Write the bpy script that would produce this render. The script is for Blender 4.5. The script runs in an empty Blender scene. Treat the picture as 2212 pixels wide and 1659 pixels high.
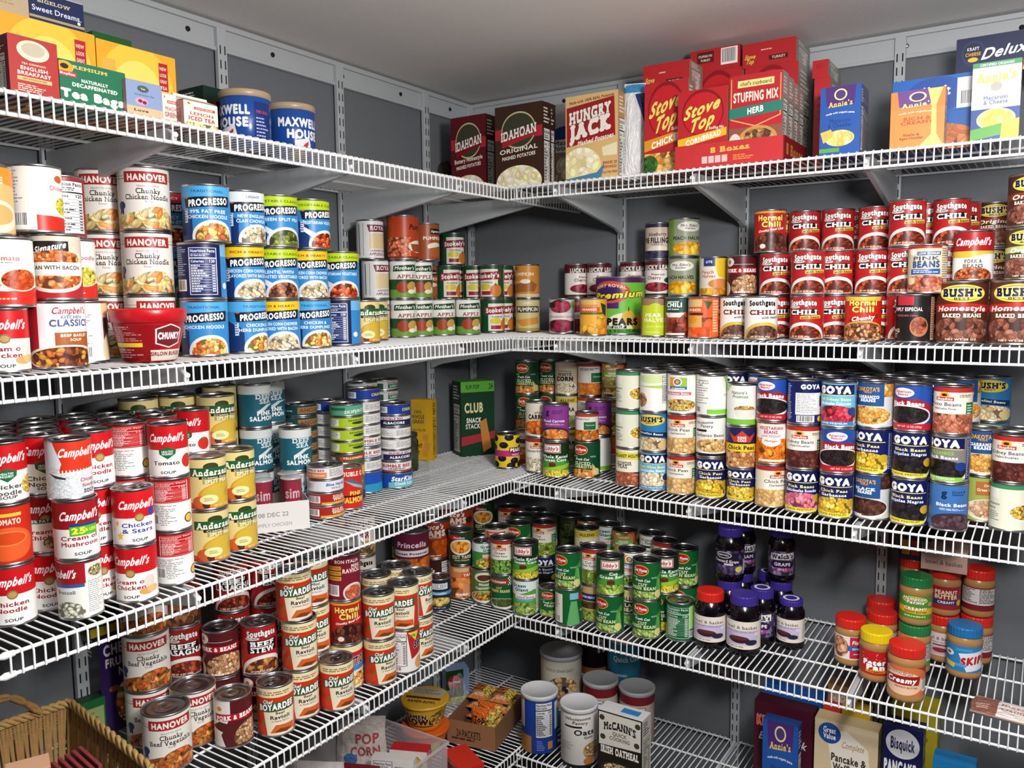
import bpy, math, random
import numpy as np
from mathutils import Vector, Matrix

random.seed(7)
sc = bpy.context.scene
C = sc.collection

# ------------------------------------------------------------------ camera (phone photo, looking into the corner of the pantry)
IMW, IMH, FPX = 2212, 1659, 1777.73
EYE = Vector((1.6108, -2.2403, 1.6147)); YAW, PITCH, ROLL = -.577393, -.10211, -.010573
_f = Vector((math.cos(PITCH) * math.sin(YAW), math.cos(PITCH) * math.cos(YAW), math.sin(PITCH)))
_r = Vector((math.cos(YAW), -math.sin(YAW), 0)); _u = _r.cross(_f)
RIGHT = _r * math.cos(ROLL) + _u * math.sin(ROLL); UP = -_r * math.sin(ROLL) + _u * math.cos(ROLL); FWD = _f
cam = bpy.data.cameras.new('camera'); cam.sensor_fit = 'HORIZONTAL'; cam.sensor_width = 36; cam.lens = FPX / IMW * 36; cam.clip_start = .02
co = bpy.data.objects.new('camera', cam); C.objects.link(co)
M = Matrix((RIGHT, UP, -FWD)).transposed().to_4x4(); M.translation = EYE; co.matrix_world = M
sc.camera = co

# ------------------------------------------------------------------ light and exposure
w = bpy.data.worlds.new('world'); sc.world = w; w.use_nodes = True
w.node_tree.nodes['Background'].inputs[0].default_value = (.9, .95, 1, 1); w.node_tree.nodes['Background'].inputs[1].default_value = .05
def area(name, loc, target, sx, sy, power, col=(1, 1, 1)):
    l = bpy.data.lights.new(name, 'AREA'); l.shape = 'RECTANGLE'; l.size = sx; l.size_y = sy; l.energy = power; l.color = col
    o = bpy.data.objects.new(name, l); C.objects.link(o); o.location = loc
    o.rotation_euler = (Vector(target) - Vector(loc)).to_track_quat('-Z', 'Y').to_euler()
    return o
area('ceiling_lamp', (1.7, -1.6, 2.19), (1.5, -1.35, 0), .7, .3, 7, (1, .985, .96))
bulb = bpy.data.lights.new('bare_bulb', 'POINT'); bulb.energy = 33; bulb.shadow_soft_size = .09; bulb.color = (1, .98, .95)
bo = bpy.data.objects.new('bare_bulb', bulb); C.objects.link(bo); bo.location = (1.68, -1.62, 1.90)
sc.view_settings.view_transform = 'Standard'; sc.view_settings.look = 'None'; sc.view_settings.gamma = 1; sc.view_settings.use_curve_mapping = False
sc.view_settings.exposure = 1.0

# ------------------------------------------------------------------ how a pixel of the 2212 x 1659 photo meets the shelves
D = .406                                            # shelf depth
TIER = [1.90635, 1.51304, 1.12681, .75, .34721]     # height of the front top rail of each tier, top to bottom
DECK = [z + .0042 for z in TIER]
CEIL = 2.2435
def proj(p):
    d = Vector(p) - EYE; z = d.dot(FWD)
    return IMW / 2 + FPX * d.dot(RIGHT) / z, IMH / 2 - FPX * d.dot(UP) / z
def ray(px, py):
    return FWD + RIGHT * ((px - IMW / 2) / FPX) - UP * ((py - IMH / 2) / FPX)
def at_z(px, py, z):
    d = ray(px, py); t = (z - EYE.z) / d.z
    return EYE + d * t
def along(side, px, depth, z):
    """the point of the plane at this depth from the wall, at height z, that shows at column px"""
    lo, hi = (-3.2, 0.) if side == 'L' else (-.3, 3.2)
    for _ in range(50):
        m = (lo + hi) / 2
        p = (depth, m, z) if side == 'L' else (m, -depth, z)
        d = Vector(p) - EYE
        if d.dot(FWD) < .2: lo = m if side == 'L' else lo; hi = hi if side == 'L' else m; continue
        if proj(p)[0] < px: lo = m
        else: hi = m
    return Vector((depth, lo, z)) if side == 'L' else Vector((lo, -depth, z))
def z_at(x, y, py):
    lo, hi = -.5, 3.5
    for _ in range(50):
        m = (lo + hi) / 2
        if proj((x, y, m))[1] > py: lo = m
        else: hi = m
    return lo
def away(x, y):
    v = Vector((x - EYE.x, y - EYE.y, 0)); return v.normalized()
# ------------------------------------------------------------------ printed artwork, drawn by code
def rgb(c):
    if isinstance(c, str):
        return (int(c[0:2], 16), int(c[2:4], 16), int(c[4:6], 16))
    return c

def jit(c, k, rng):
    g = 1 + k * (rng.random() - .5) * 2
    return tuple(int(min(255, max(0, v * g * (1 + .04 * (rng.random() - .5))))) for v in rgb(c))

CAPPX = 72
GLYPH = {}
_cu = bpy.data.curves.new('lettering', 'FONT')
_ob = bpy.data.objects.new('lettering', _cu)
_cu.resolution_u = 5

def _tris(s):
    _cu.body = s
    me = _ob.to_mesh()
    n = len(me.vertices)
    if n == 0:
        _ob.to_mesh_clear(); return np.zeros((0, 3, 2))
    v = np.zeros(n * 3); me.vertices.foreach_get('co', v); v = v.reshape(-1, 3)[:, :2]
    me.calc_loop_triangles()
    t = np.zeros(len(me.loop_triangles) * 3, dtype=np.int32)
    me.loop_triangles.foreach_get('vertices', t)
    r = v[t.reshape(-1, 3)]
    _ob.to_mesh_clear()
    return r

_bpy_col = bpy.context.scene.collection
_bpy_col.objects.link(_ob)
bpy.context.view_layer.update()
_H = _tris('H')
_CAP = _H[..., 1].max()
_HX = _H[..., 0].max()
PADX = 30
def glyph(ch):
    if ch in GLYPH:
        return GLYPH[ch]
    adv = (_tris(ch + 'H')[..., 0].max() - _HX) / _CAP * CAPPX if ch != ' ' else .36 * CAPPX
    w = int(adv) + 2 * PADX
    m = np.zeros((150, w), bool)          # row 0 = top; baseline at row 110
    if ch != ' ':
        T = _tris(ch) / _CAP * CAPPX
        for tri in T:
            x = tri[:, 0] + PADX; y = 110 - tri[:, 1]
            x0, x1 = max(0, int(x.min())), min(w, int(x.max()) + 2)
            y0, y1 = max(0, int(y.min())), min(150, int(y.max()) + 2)
            if x1 <= x0 or y1 <= y0:
                continue
            gx, gy = np.meshgrid(np.arange(x0, x1) + .5, np.arange(y0, y1) + .5)
            def ed(i, j):
                return (x[j] - x[i]) * (gy - y[i]) - (y[j] - y[i]) * (gx - x[i])
            a, b, c = ed(0, 1), ed(1, 2), ed(2, 0)
            e = 1e-6
            m[y0:y1, x0:x1] |= ((a >= -e) & (b >= -e) & (c >= -e)) | ((a <= e) & (b <= e) & (c <= e))
    GLYPH[ch] = (m, adv)
    return GLYPH[ch]

def grow(m, k):
    for _ in range(k):
        n = m.copy()
        n[1:] |= m[:-1]; n[:-1] |= m[1:]; n[:, 1:] |= m[:, :-1]; n[:, :-1] |= m[:, 1:]
        m = n
    return m

def line_mask(s, bold, slab):
    adv = [glyph(c)[1] + (bold * 1.6) + (6 if slab else 0) for c in s]
    W = int(sum(adv)) + 2 * PADX + 4
    m = np.zeros((150, W), bool)
    x = 0.
    for c, a in zip(s, adv):
        g = glyph(c)[0]
        xi = int(x)
        m[:, xi:xi + g.shape[1]] |= g[:, :max(0, W - xi)]
        if slab and c not in " .,'&-!%":              # slab feet: widen the strokes where they meet cap line and baseline
            for y0, y1 in ((110 - 9, 110), (110 - CAPPX, 110 - CAPPX + 9)):
                rows = np.repeat(g[y0 + 4:y0 + 5], y1 - y0, 0)
                r = rows.copy()
                for k in range(1, 8):
                    r[:, k:] |= rows[:, :-k]; r[:, :-k] |= rows[:, k:]
                m[y0:y1, xi:xi + g.shape[1]] |= r[:, :max(0, W - xi)]
        x += a
    return grow(m, bold)

class Art:
    """A printed sheet. x runs in X units given by the span, y from 0 (top) to 1."""
    def __init__(s, W, H, xa, xb, bg):
        s.W, s.H, s.xa, s.xb = W, H, xa, xb
        s.im = np.zeros((H, W, 3), np.uint8); s.im[:] = rgb(bg)
        s.rng = random.Random(W * 7 + H)
    def X(s, x): return (x - s.xa) / (s.xb - s.xa) * s.W
    def Y(s, y): return y * s.H
    def r(s, x0, y0, x1, y1, c):
        a, b = sorted((int(round(s.X(x0))), int(round(s.X(x1))))); p, q = int(round(s.Y(y0))), int(round(s.Y(y1)))
        s.im[max(0, p):max(0, q), max(0, a):max(0, b)] = rgb(c)
        return s
    def band(s, y0, y1, c): return s.r(s.xa, y0, s.xb, y1, c)
    def e(s, cx, cy, rx, ry, c, cut=None):
        X, Y = s.X(cx), s.Y(cy); RX = rx / (s.xb - s.xa) * s.W; RY = ry * s.H
        return s.epx(X, Y, RX, RY, 0, c, cut)
    def epx(s, X, Y, RX, RY, an, c, cut=None, mask=None):
        R = max(RX, RY) + 1
        x0, x1, y0, y1 = max(0, int(X - R)), min(s.W, int(X + R) + 1), max(0, int(Y - R)), min(s.H, int(Y + R) + 1)
        if cut: y0, y1 = max(y0, int(cut[0] * s.H)), min(y1, int(cut[1] * s.H))
        if x1 <= x0 or y1 <= y0: return s
        gx, gy = np.meshgrid(np.arange(x0, x1) + .5 - X, np.arange(y0, y1) + .5 - Y)
        ca, sa = math.cos(an), math.sin(an)
        m = ((gx * ca + gy * sa) / RX) ** 2 + ((gy * ca - gx * sa) / RY) ** 2 <= 1
        if mask is not None: m &= mask[y0:y1, x0:x1]
        s.im[y0:y1, x0:x1][m] = rgb(c)
        return s
    def p(s, pts, c):
        P = [(s.X(x), s.Y(y)) for x, y in pts]
        ys = [q[1] for q in P]; xs = [q[0] for q in P]
        x0, x1, y0, y1 = max(0, int(min(xs))), min(s.W, int(max(xs)) + 2), max(0, int(min(ys))), min(s.H, int(max(ys)) + 2)
        if x1 <= x0 or y1 <= y0: return s
        gx, gy = np.meshgrid(np.arange(x0, x1) + .5, np.arange(y0, y1) + .5)
        m = np.zeros(gx.shape, bool)
        for (ax, ay), (bx, by) in zip(P, P[1:] + P[:1]):
            if ay == by: continue
            m ^= ((gy >= min(ay, by)) & (gy < max(ay, by)) & (gx < ax + (gy - ay) * (bx - ax) / (by - ay)))
        s.im[y0:y1, x0:x1][m] = rgb(c)
        return s
    def t(s, txt, x, y, h, c, w=None, b=3, sh=0., o=None, op=3, arc=0., rot=0., slab=0):
        m = line_mask(txt, b, slab)
        cols = np.where(m.any(0))[0]
        if len(cols) == 0: return s
        m = m[:, cols[0]:cols[-1] + 1]
        hp = max(2., h * s.H); k = hp / CAPPX
        wp = (w / (s.xb - s.xa) * s.W) if w else m.shape[1] * k
        wp = max(2, wp); pad = int(op + abs(arc) * s.H + abs(rot) * s.H + abs(sh) * hp + 3)
        Wt, Ht = int(wp + 2 * pad + abs(sh) * 150 * k), int(150 * k) + 2 * pad
        gx, gy = np.meshgrid(np.arange(Wt) + .5, np.arange(Ht) + .5)
        u = (gx - Wt / 2) / wp                       # -.5 .. .5
        dy = arc * s.H * (4 * u * u) - rot * s.H * u * 2
        sy = (gy - pad - dy) / k
        sx = (gx - Wt / 2 + sh * (sy - 74) * k) / wp * m.shape[1] + m.shape[1] / 2
        ok = (sx >= 0) & (sx < m.shape[1]) & (sy >= 0) & (sy < 150)
        q = np.zeros(gx.shape, bool)
        q[ok] = m[sy[ok].astype(int), sx[ok].astype(int)]
        X0 = int(s.X(x) - Wt / 2); Y0 = int(s.Y(y) - 74 * k - pad)
        s._stamp(q, X0, Y0, c, o, op)
        return s
    def _stamp(s, q, X0, Y0, c, o, op):
        for mm, cc in (((grow(q, op), o),) if o else ()) + ((q, c),):
            hh, ww = mm.shape
            a, b2 = max(0, Y0), min(s.H, Y0 + hh); p0, p1 = max(0, X0), min(s.W, X0 + ww)
            if b2 > a and p1 > p0:
                s.im[a:b2, p0:p1][mm[a - Y0:b2 - Y0, p0 - X0:p1 - X0]] = rgb(cc)
    def food(s, reg, cols, r, n, el=1.5, edge=.62, var=.14, ang=None):
        """many small pieces of food printed inside a region: ('e',cx,cy,rx,ry[,y0,y1]) or ('r',x0,y0,x1,y1)"""
        gx, gy = np.meshgrid((np.arange(s.W) + .5) / s.W * (s.xb - s.xa) + s.xa, (np.arange(s.H) + .5) / s.H)
        if reg[0] == 'e':
            mask = ((gx - reg[1]) / reg[3]) ** 2 + ((gy - reg[2]) / reg[4]) ** 2 <= 1
            if len(reg) > 5: mask &= (gy >= reg[5]) & (gy <= reg[6])
            bx = (reg[1] - reg[3], reg[1] + reg[3], reg[2] - reg[4], reg[2] + reg[4])
        else:
            mask = (gx >= reg[1]) & (gx <= reg[3]) & (gy >= reg[2]) & (gy <= reg[4])
            bx = (reg[1], reg[3], reg[2], reg[4])
        cols = [rgb(c) for c in cols]
        s.im[mask] = tuple(int(v * (.5 if edge < .8 else .9)) for v in cols[0])
        rp = r * s.H
        for i in range(n):
            X = s.X(s.rng.uniform(bx[0], bx[1])); Y = s.Y(s.rng.uniform(bx[2], bx[3]))
            c = jit(s.rng.choice(cols), var, s.rng)
            an = s.rng.uniform(0, math.pi) if ang is None else ang + s.rng.uniform(-.3, .3)
            q = rp * s.rng.uniform(.8, 1.15)
            s.epx(X, Y, q * el + 2, q + 2, an, tuple(int(v * edge) for v in c), mask=mask)
            s.epx(X, Y, q * el, q, an, c, mask=mask)
            s.epx(X - q * .15, Y - q * .2, q * el * .55, q * .5, an, tuple(min(255, int(v * 1.12 + 6)) for v in c), mask=mask)
        return s
    def ln(s, x0, y0, x1, y1, n, c, t=.5):
        d = (y1 - y0) / n
        for i in range(n):
            e = x0 + (x1 - x0) * s.rng.uniform(.55, 1)
            y = y0 + d * i; x = x0
            while x < e:
                w = (x1 - x0) * s.rng.uniform(.06, .22)
                s.r(x, y, min(e, x + w), y + d * t, c); x += w + (x1 - x0) * .03
        return s
    def facts(s, x0, y0, x1, y1, bg='f2f2f2', fg='1a1a1a'):
        s.r(x0, y0, x1, y1, fg); w = (x1 - x0); h = y1 - y0; g = w * .03
        s.r(x0 + g, y0 + h * .012, x1 - g, y1 - h * .012, bg)
        s.t('Nutrition Facts', (x0 + x1) / 2, y0 + h * .07, h * .06, fg, w * .86, 4)
        s.ln(x0 + w * .07, y0 + h * .13, x1 - w * .2, y0 + h * .2, 2, fg)
        s.r(x0 + g, y0 + h * .21, x1 - g, y0 + h * .235, fg)
        s.t('Calories', x0 + w * .3, y0 + h * .29, h * .05, fg, w * .45, 4); s.t('120', x0 + w * .82, y0 + h * .285, h * .06, fg, w * .2, 4)
        n = 11
        for i in range(n):
            y = y0 + h * (.35 + .6 * i / n)
            s.r(x0 + g, y, x1 - g, y + h * .006, fg)
            s.ln(x0 + w * .07, y + h * .018, x0 + w * s.rng.uniform(.45, .7), y + h * .05, 1, fg, .8)
            s.r(x1 - w * .2, y + h * .018, x1 - w * .07, y + h * .04, fg)
        return s
    def bar(s, x0, y0, x1, y1):
        s.r(x0, y0, x1, y1, 'f4f4f4'); x = x0 + (x1 - x0) * .08
        while x < x1 - (x1 - x0) * .1:
            w = (x1 - x0) * s.rng.choice((.012, .02, .034)); s.r(x, y0 + (y1 - y0) * .06, x + w, y1 - (y1 - y0) * .14, '151515')
            x += w + (x1 - x0) * s.rng.choice((.014, .022, .034))
        return s
    def image(s, name):
        im = bpy.data.images.new(name, s.W, s.H)
        a = np.ones((s.H, s.W, 4), np.float32); a[..., :3] = s.im[::-1] / 255.
        im.pixels.foreach_set(a.ravel()); im.update()
        return im
# ------------------------------------------------------------------ what is printed on each kind of can
SIZE = {'std': (76, 108), 'camp': (67, 101), 'prog': (87, 111), 'han': (90, 121), 'big': (102, 119), 'tuna': (85, 32), 'tunab': (92, 44), 'gos': (70, 88), 'ten': (140, 168),
        'app': (86, 110), 'mos': (74, 110), 'pump': (87, 124), 'small': (67, 84), 'flat': (87, 60), 'slim': (66, 100), 'chef': (76, 113), 'bush': (98, 134)}
SIZE = {k: (d * .96, h * .928) for k, (d, h) in SIZE.items()}
KIND = {}
def kind(key, name, size, look, bg, back='w'):
    """registers one kind of can: its object name, size, what it looks like, and the drawing of its label"""
    def deco(fn):
        KIND[key] = dict(name=name, size=size, look=look, bg=bg, fn=fn, back=back)
        return fn
    return deco
def K(key, name, size, look, bg, fn, back='w'):
    KIND[key] = dict(name=name, size=size, look=look, bg=bg, fn=fn, back=back)

def backs(a, back):
    if back == 'n': return
    bg, fg = {'w': ('f0f0ee', '222222'), 'b': ('131c48', 'e6e8f0'), 'r': ('a01c22', 'f2dcd8'), 'g': ('0e4a2c', 'dfeee0')}[back]
    a.facts(1.02, .06, 1.6, .94, bg, fg); a.ln(-1.05, .1, -.98 + .3, .5, 9, fg if back == 'w' else 'dddddd') if back == 'x' else None
    a.r(-1.85, .05, -1.12, .95, bg); a.ln(-1.8, .1, -1.2, .55, 12, fg); a.bar(-1.75, .62, -1.25, .9)

def campbell(sub, pic=None, top='c8141c', badge=None, bottom='f3f1ee', soup=1, heart=0, split=.47):
    def f(a):
        a.band(0, split, top)
        a.t("Campbell's", 0, split * .5, .15, 'ffffff', 1.25, 4, .35)
        if heart:
            a.p([(-.28, .47), (0, .42), (.28, .47), (.26, .56), (0, .66), (-.26, .56)], '15683a'); a.t('HEALTHY', 0, .51, .035, 'ffffff', .36); a.t('REQUEST', 0, .56, .035, 'ffffff', .36)
            y = .74
        else:
            a.e(0, split, .15, .08, '8c7040'); a.e(0, split, .11, .055, 'b59a5a'); y = .64
        for i, s in enumerate(sub):
            a.t(s, -.05, y + .11 * i, .075, badge or '9c1c28', .13 * len(s) + .1)
        if soup: a.t('SOUP', 0, .93, .05, '333333', .5, 3)
        if pic == 'tomato': a.e(.72, .73, .25, .14, 'd0281c'); a.p([(.6, .62), (.74, .64), (.88, .6), (.76, .68)], '2f7a2c')
        if pic == 'noodle': a.food(('e', .75, .75, .35, .17), ['e6b850', 'edca70', 'd89c3c'], .022, 60, 3)
        if pic == 'bread': a.e(.6, .66, .2, .12, 'dcd3c8'); a.e(.5, .84, .25, .07, 'd9a060'); a.e(.72, .82, .22, .07, 'e8b87c')
        if pic == 'cream': a.food(('e', .5, .85, .6, .16), ['e2c898', 'd8b880'], .03, 40)
    return f
def facts_can(top, low='f0efec'):
    def f(a):
        a.band(0, .45, top); a.facts(-.65, .03, .62, .43, top, 'f4dcd8'); a.ln(-.85, .5, .2, .92, 12, '777777', .4); a.bar(-.8, .68, -.45, .9); a.e(.62, .8, .2, .1, '2a2018'); a.e(.62, .8, .16, .08, 'e8b848')
        a.t("Campbell's", 1.5, .23, .15, 'ffffff', 1.0, 4, .35)
    return f
K('cp1', 'soup_can', 'camp', 'red and white tomato soup can with heart', 'f3f1ee', campbell(['Tomato'], 'tomato', heart=1, badge='333333'))
K('cp2', 'soup_can', 'camp', 'red and white chicken noodle can with green heart', 'f3f1ee', campbell(['Chicken', 'Noodle'], 'noodle', heart=1, badge='444444'))
K('cp3', 'soup_can', 'camp', 'red and white chicken noodle soup can', 'f3f1ee', campbell(['Chicken', 'Noodle']))
K('cp4', 'soup_can', 'camp', 'red and white cream of chicken can', 'f3f1ee', campbell(['Cream of', 'Chicken'], 'bread'))
K('cp5', 'soup_can', 'camp', 'soup can with red nutrition panel', 'f0efec', facts_can('b8121c'))
def f(a):
    campbell(['Cream of', 'Mushroom'], None, '9c141c')(a); a.r(-.35, .42, .5, .6, '58b030'); a.r(-.35, .38, .5, .43, '1c3c90'); a.t('25', -.1, .51, .1, 'f6f040', .4, 6); a.t('% LESS', .27, .51, .05, 'f6f040', .36)
K('cp6', 'soup_can', 'camp', 'mushroom soup can with green twenty-five badge', 'f0efec', f)
def f(a):
    a.food(('r', -1, .45, 1, 1), ['e0e4e8', 'd0d8e0', 'f0f2f4'], .012, 900, 1, .96, .03); a.p([(-.55, 0), (.95, 0), (.7, .4), (.75, .5), (-.4, .55), (-.3, .38)], 'd8361c')
    for i in range(12): a.r(-.4 + i * .1, .5, -.36 + i * .1, .6, 'f4ece6')
    a.t("Campbell's", .2, .19, .14, 'ffffff', 1.15, 4, .35); a.t('Chicken', .45, .7, .06, 'b02430', .5); a.t('Noodle', .48, .8, .06, 'b02430', .45); a.t('SOUP', .5, .91, .06, '333333', .42, 5, 0, None, 3, 0, 0, 1)
    a.p([(-.75, .55), (-.2, .64), (-.22, .67), (-.5, .64)], '3a3030')
K('cp7', 'soup_can', 'camp', 'snowman soup can with knitted red scarf', 'dfe4ea', f)
def f(a):
    a.band(0, .02, 'a0301c'); a.t('TOMATO', 0, .26, .09, 'f6e4d8', .75, 5); a.r(-.45, .11, .4, .17, 'e8c440'); a.e(0, .66, .75, .3, 'e8602c'); a.e(0, .56, .55, .13, 'f08850'); a.e(0, .56, .5, .11, 'd84a1c')
K('cp8', 'soup_can', 'camp', 'orange-red tomato soup can with bowl', 'cc2c1c', f)
def f(a):
    campbell(['Chicken', '& Stars'], None, 'd0161e', '343c98', split=.5)(a); a.e(.45, .42, .16, .09, '46389c')
    for x, y, r in ((-.72, .6, .09), (-.62, .84, .13), (-.88, .72, .06)):
        a.p([(x + r * (1 if k % 2 == 0 else .45) * math.sin(k * math.pi / 5), y - r * .75 * (1 if k % 2 == 0 else .45) * math.cos(k * math.pi / 5)) for k in range(10)], 'f0b83c')
K('cp9', 'soup_can', 'camp', 'soup can with stars and purple planet', 'f3f1ee', f)
def f(a):
    a.band(0, .38, 'a0181e'); a.t("Campbell's", -.75, .19, .14, 'ffffff', 1.1, 4, .35); a.r(-1, .38, .02, .44, '2c5ca8'); a.t('Broccoli', -.55, .53, .06, '444444', .6); a.r(.05, .02, .75, .97, 'f1efec'); a.e(.4, .18, .32, .13, 'ddd6c8'); a.food(('e', .4, .18, .26, .1), ['c8a468', '7c9a4c', 'd8c8a0'], .014, 60); a.ln(.1, .35, .7, .95, 16, '8a8a8a', .35)
    a.food(('e', -.5, .9, .5, .2), ['dcdcc8', 'cfd4bc'], .03, 50)
K('cp10', 'soup_can', 'camp', 'broccoli soup can with recipe panel', 'e9e9e2', f)
def f(a):
    campbell(['Cream of', 'Chicken'], 'cream', '9c141c', split=.4, soup=0)(a); a.band(.4, .48, '1e5a34'); a.t('98% FAT FREE', 0, .44, .05, 'e8eee4', 1)
K('cp11', 'soup_can', 'camp', 'fat free cream of chicken can', 'ece6da', f)
def f(a):
    a.band(0, .4, 'a3161d'); a.t("Campbell's", 0, .2, .15, 'ffffff', 1.25, 4, .3); a.p([(-2, .4), (2, .4), (2, .44), (.4, .47), (-.2, .55), (-2, .5)], 'd8b23c'); a.t('PORK &', 0, .62, .07, '333333', .55, 3, 0, None, 3, 0, 0, 1); a.t('BEANS', 0, .72, .07, '333333', .65, 3, 0, None, 3, 0, 0, 1); a.food(('e', 0, .95, .7, .2), ['b8562c', 'c8703c', '9c4020'], .028, 110)
K('cp12', 'bean_can', 'std', 'red and white pork and beans can', 'eeecea', f)
def f(a):
    a.r(-1.3, 0, -.55, 1, 'b01c28'); a.t("Campbell's", .2, .11, .1, 'b01c28', .85, 2, .3); a.t('KITCHEN', .2, .22, .045, '444c70', .5, 3); a.t('CLASSICS', .2, .31, .1, '46509c', 1.0, 4); a.r(-.2, .46, .75, .75, 'a85a2c'); a.t('BEEF BARLEY', .27, .51, .045, 'f4e8d8', .7, 4); a.t('SOUP', .27, .58, .04, 'f4e8d8', .3, 4); a.e(.05, .86, .95, .2, 'e6ded4'); a.food(('e', .05, .87, .85, .18), ['7c3c20', 'b4602c', 'd89840', '5c2c18'], .04, 90)
K('kit', 'soup_can', 'prog', 'beef barley soup can, white with purple lettering', 'efedf0', f)
def f(a):
    a.ln(-.85, .06, .35, .72, 20, '5a5a5a', .35); a.bar(-.4, .74, .3, .95); a.r(.55, 0, 1.1, .2, 'e6c890'); a.r(.6, .25, 1.1, .95, '6c4030'); a.e(.95, .8, .4, .3, 'e8d8b0')
K('kitback', 'soup_can', 'prog', 'white can turned to its text and barcode', 'ebe9ec', f)

def progresso(band, btxt, sub, food, mug=0, bt='24508c'):
    def f(a):
        a.band(.5, 1, '1a4a90'); a.r(-1.05, 0, 1.05, 1, '2f86c8'); a.p([(-1.05, .35), (-.45, .55), (-.45, 1), (-1.05, 1)], '16336c'); a.r(-1.05, 0, 1.05, .2, band); a.t(btxt, 0, .1, .045, bt, .085 * len(btxt), 3)
        a.p([(-.72, .22), (.72, .17), (.68, .37), (-.66, .41)], '101828'); a.p([(-.72, .22), (-.5, .2), (-.62, .24)], 'd8642c'); a.t('PROGRESSO', .02, .295, .115, 'ffffff', 1.15, 6, 0, None, 3, 0, .03)
        for i, s in enumerate(sub): a.t(s, 0, .475 + .1 * i, .06, 'e4eef8', min(1.3, .085 * len(s)), 4)
        if mug: a.p([(-.75, .6), (-.62, .56), (-.2, .72), (-.3, .82)], 'e8ecf0')
        a.e(.15, .95, .62, .32, 'e6e6e4'); a.food(('e', .15, .96, .53, .27), food, .036, 90, 1.6)
        a.r(-.72, .42, -.6, .68, 'cfdcec'); a.ln(-.71, .43, -.61, .67, 5, '1a3a78')
    return f
def progback(a):
    a.r(-.95, 0, .55, 1, '101c48'); a.facts(-.35, .06, .42, .95, '1a2a66', 'e8ecf4'); a.ln(-.9, .05, -.42, .6, 14, 'b8c4e0', .4); a.bar(-.88, .66, -.45, .88); a.r(.55, 0, 1.1, 1, '2f86c8'); a.r(.55, 0, 1.1, .22, '6cb4e4'); a.e(.72, .78, .1, .06, 'e8eef4')
NOOD = ['e8c060', 'd88838', 'f0d890', 'c8582c']; CHOW = ['e0cca8', 'd2b890', 'eee0c4']; LEN = ['5c2c1c', '8c4c2c', 'b47048']; VEG = ['c8401c', 'e07038', 'e8b060', 'a82c18']
LB, YE, LI = '4aa6e0', 'f4c41c', 'b8d41c'
K('pr1', 'soup_can', 'prog', 'blue traditional chicken noodle soup can', '14224c', progresso(LB, 'TRADITIONAL', ['CHICKEN NOODLE'], NOOD), 'b')
K('pr2', 'soup_can', 'prog', 'blue fat free chicken noodle soup can', '14224c', progresso(LB, 'TRADITIONAL', ['99% FAT FREE', 'CHICKEN NOODLE'], NOOD), 'b')
K('pr3', 'soup_can', 'prog', 'blue chicken corn chowder can with yellow band', '14224c', progresso(YE, 'RICH & HEARTY', ['CHICKEN CORN CHOWDER', 'FLAVORED WITH BACON'], CHOW, 0, '5c4410'), 'b')
K('pr4', 'soup_can', 'prog', 'blue lentil soup can with lime band', '14224c', progresso(LI, 'VEGETABLE CLASSICS', ['LENTIL WITH', 'ROASTED VEGETABLES'], LEN, 1, '4a5c10'), 'b')
K('pr5', 'soup_can', 'prog', 'blue vegetarian vegetable can with lime band', '14224c', progresso(LI, 'VEGETABLE CLASSICS', ['VEGETARIAN VEGETABLE'], VEG, 1, '4a5c10'), 'b')
K('pr6', 'soup_can', 'prog', 'blue split pea soup can with lime band', '14224c', progresso(LI, 'VEGETABLE CLASSICS', ['GREEN SPLIT PEA'], ['6c7830', '88943c', '566424'], 1, '4a5c10'), 'b')
K('pr7', 'soup_can', 'prog', 'blue herb dumpling soup can', '14224c', progresso(LB, 'TRADITIONAL', ['CHICKEN &', 'HERB DUMPLINGS'], NOOD), 'b')
K('pr8', 'soup_can', 'prog', 'blue soup can with spicy red band and pepper', '14224c', progresso('c42430', 'SPICY', ['SPICY', 'ITALIAN-STYLE'], VEG, 0, 'f6e4e0'), 'b')
K('pr9', 'soup_can', 'prog', 'blue clam chowder can with white light band', '14224c', progresso('dfe9f2', 'LIGHT', ['NEW ENGLAND', 'CLAM CHOWDER', '210'], CHOW), 'b')
K('pr10', 'soup_can', 'prog', 'blue can turned to its nutrition table', '14224c', progback, 'b')

def hanover(sub, food):
    def f(a):
        a.r(-1.9, .12, 1.9, .13, 'b49a6a'); a.r(-1.9, .17, 1.9, .18, '6a5a4a'); a.r(-.62, .06, .62, .24, 'a82a28'); a.t('HANOVER', 0, .155, .1, 'f6f0ea', 1.05, 6)
        a.t('READY-TO-SERVE', 0, .3, .028, '8c8478', .55, 2); a.t(sub[0], 0, .38, .08, '3a342e', .62, 2, 0, None, 3, 0, 0, 1); a.t(sub[1], 0, .48, .08, '3a342e', 1.2, 2, 0, None, 3, 0, 0, 1); a.t('Soup', 0, .56, .035, '8c8478', .2, 1)
        a.e(-.75, .62, .13, .07, '2c3868'); a.p([(-.82, .67), (-.75, .69), (-.68, .67), (-.68, .78), (-.75, .74), (-.82, .78)], '2c3868')
        a.e(0, .93, 1.0, .2, 'c8bc9c'); a.food(('e', .05, .9, .9, .19), food, .045, 80, 2)
        a.e(.2, .76, .42, .13, food[0]); a.food(('e', .2, .76, .4, .12), food, .04, 30, 2.2)
    return f
K('hn1', 'soup_can', 'han', 'white chunky chicken noodle soup can', 'e9e5de', hanover(('Chunky', 'Chicken Noodle'), ['e8d49c', 'dcb868', 'e89040', 'd4c08c']))
K('hn2', 'soup_can', 'han', 'white chunky beef vegetable soup can', 'e9e5de', hanover(('Chunky', 'Beef Vegetable'), ['7c4420', 'a86430', 'c88844', 'c85c28']))

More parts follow.
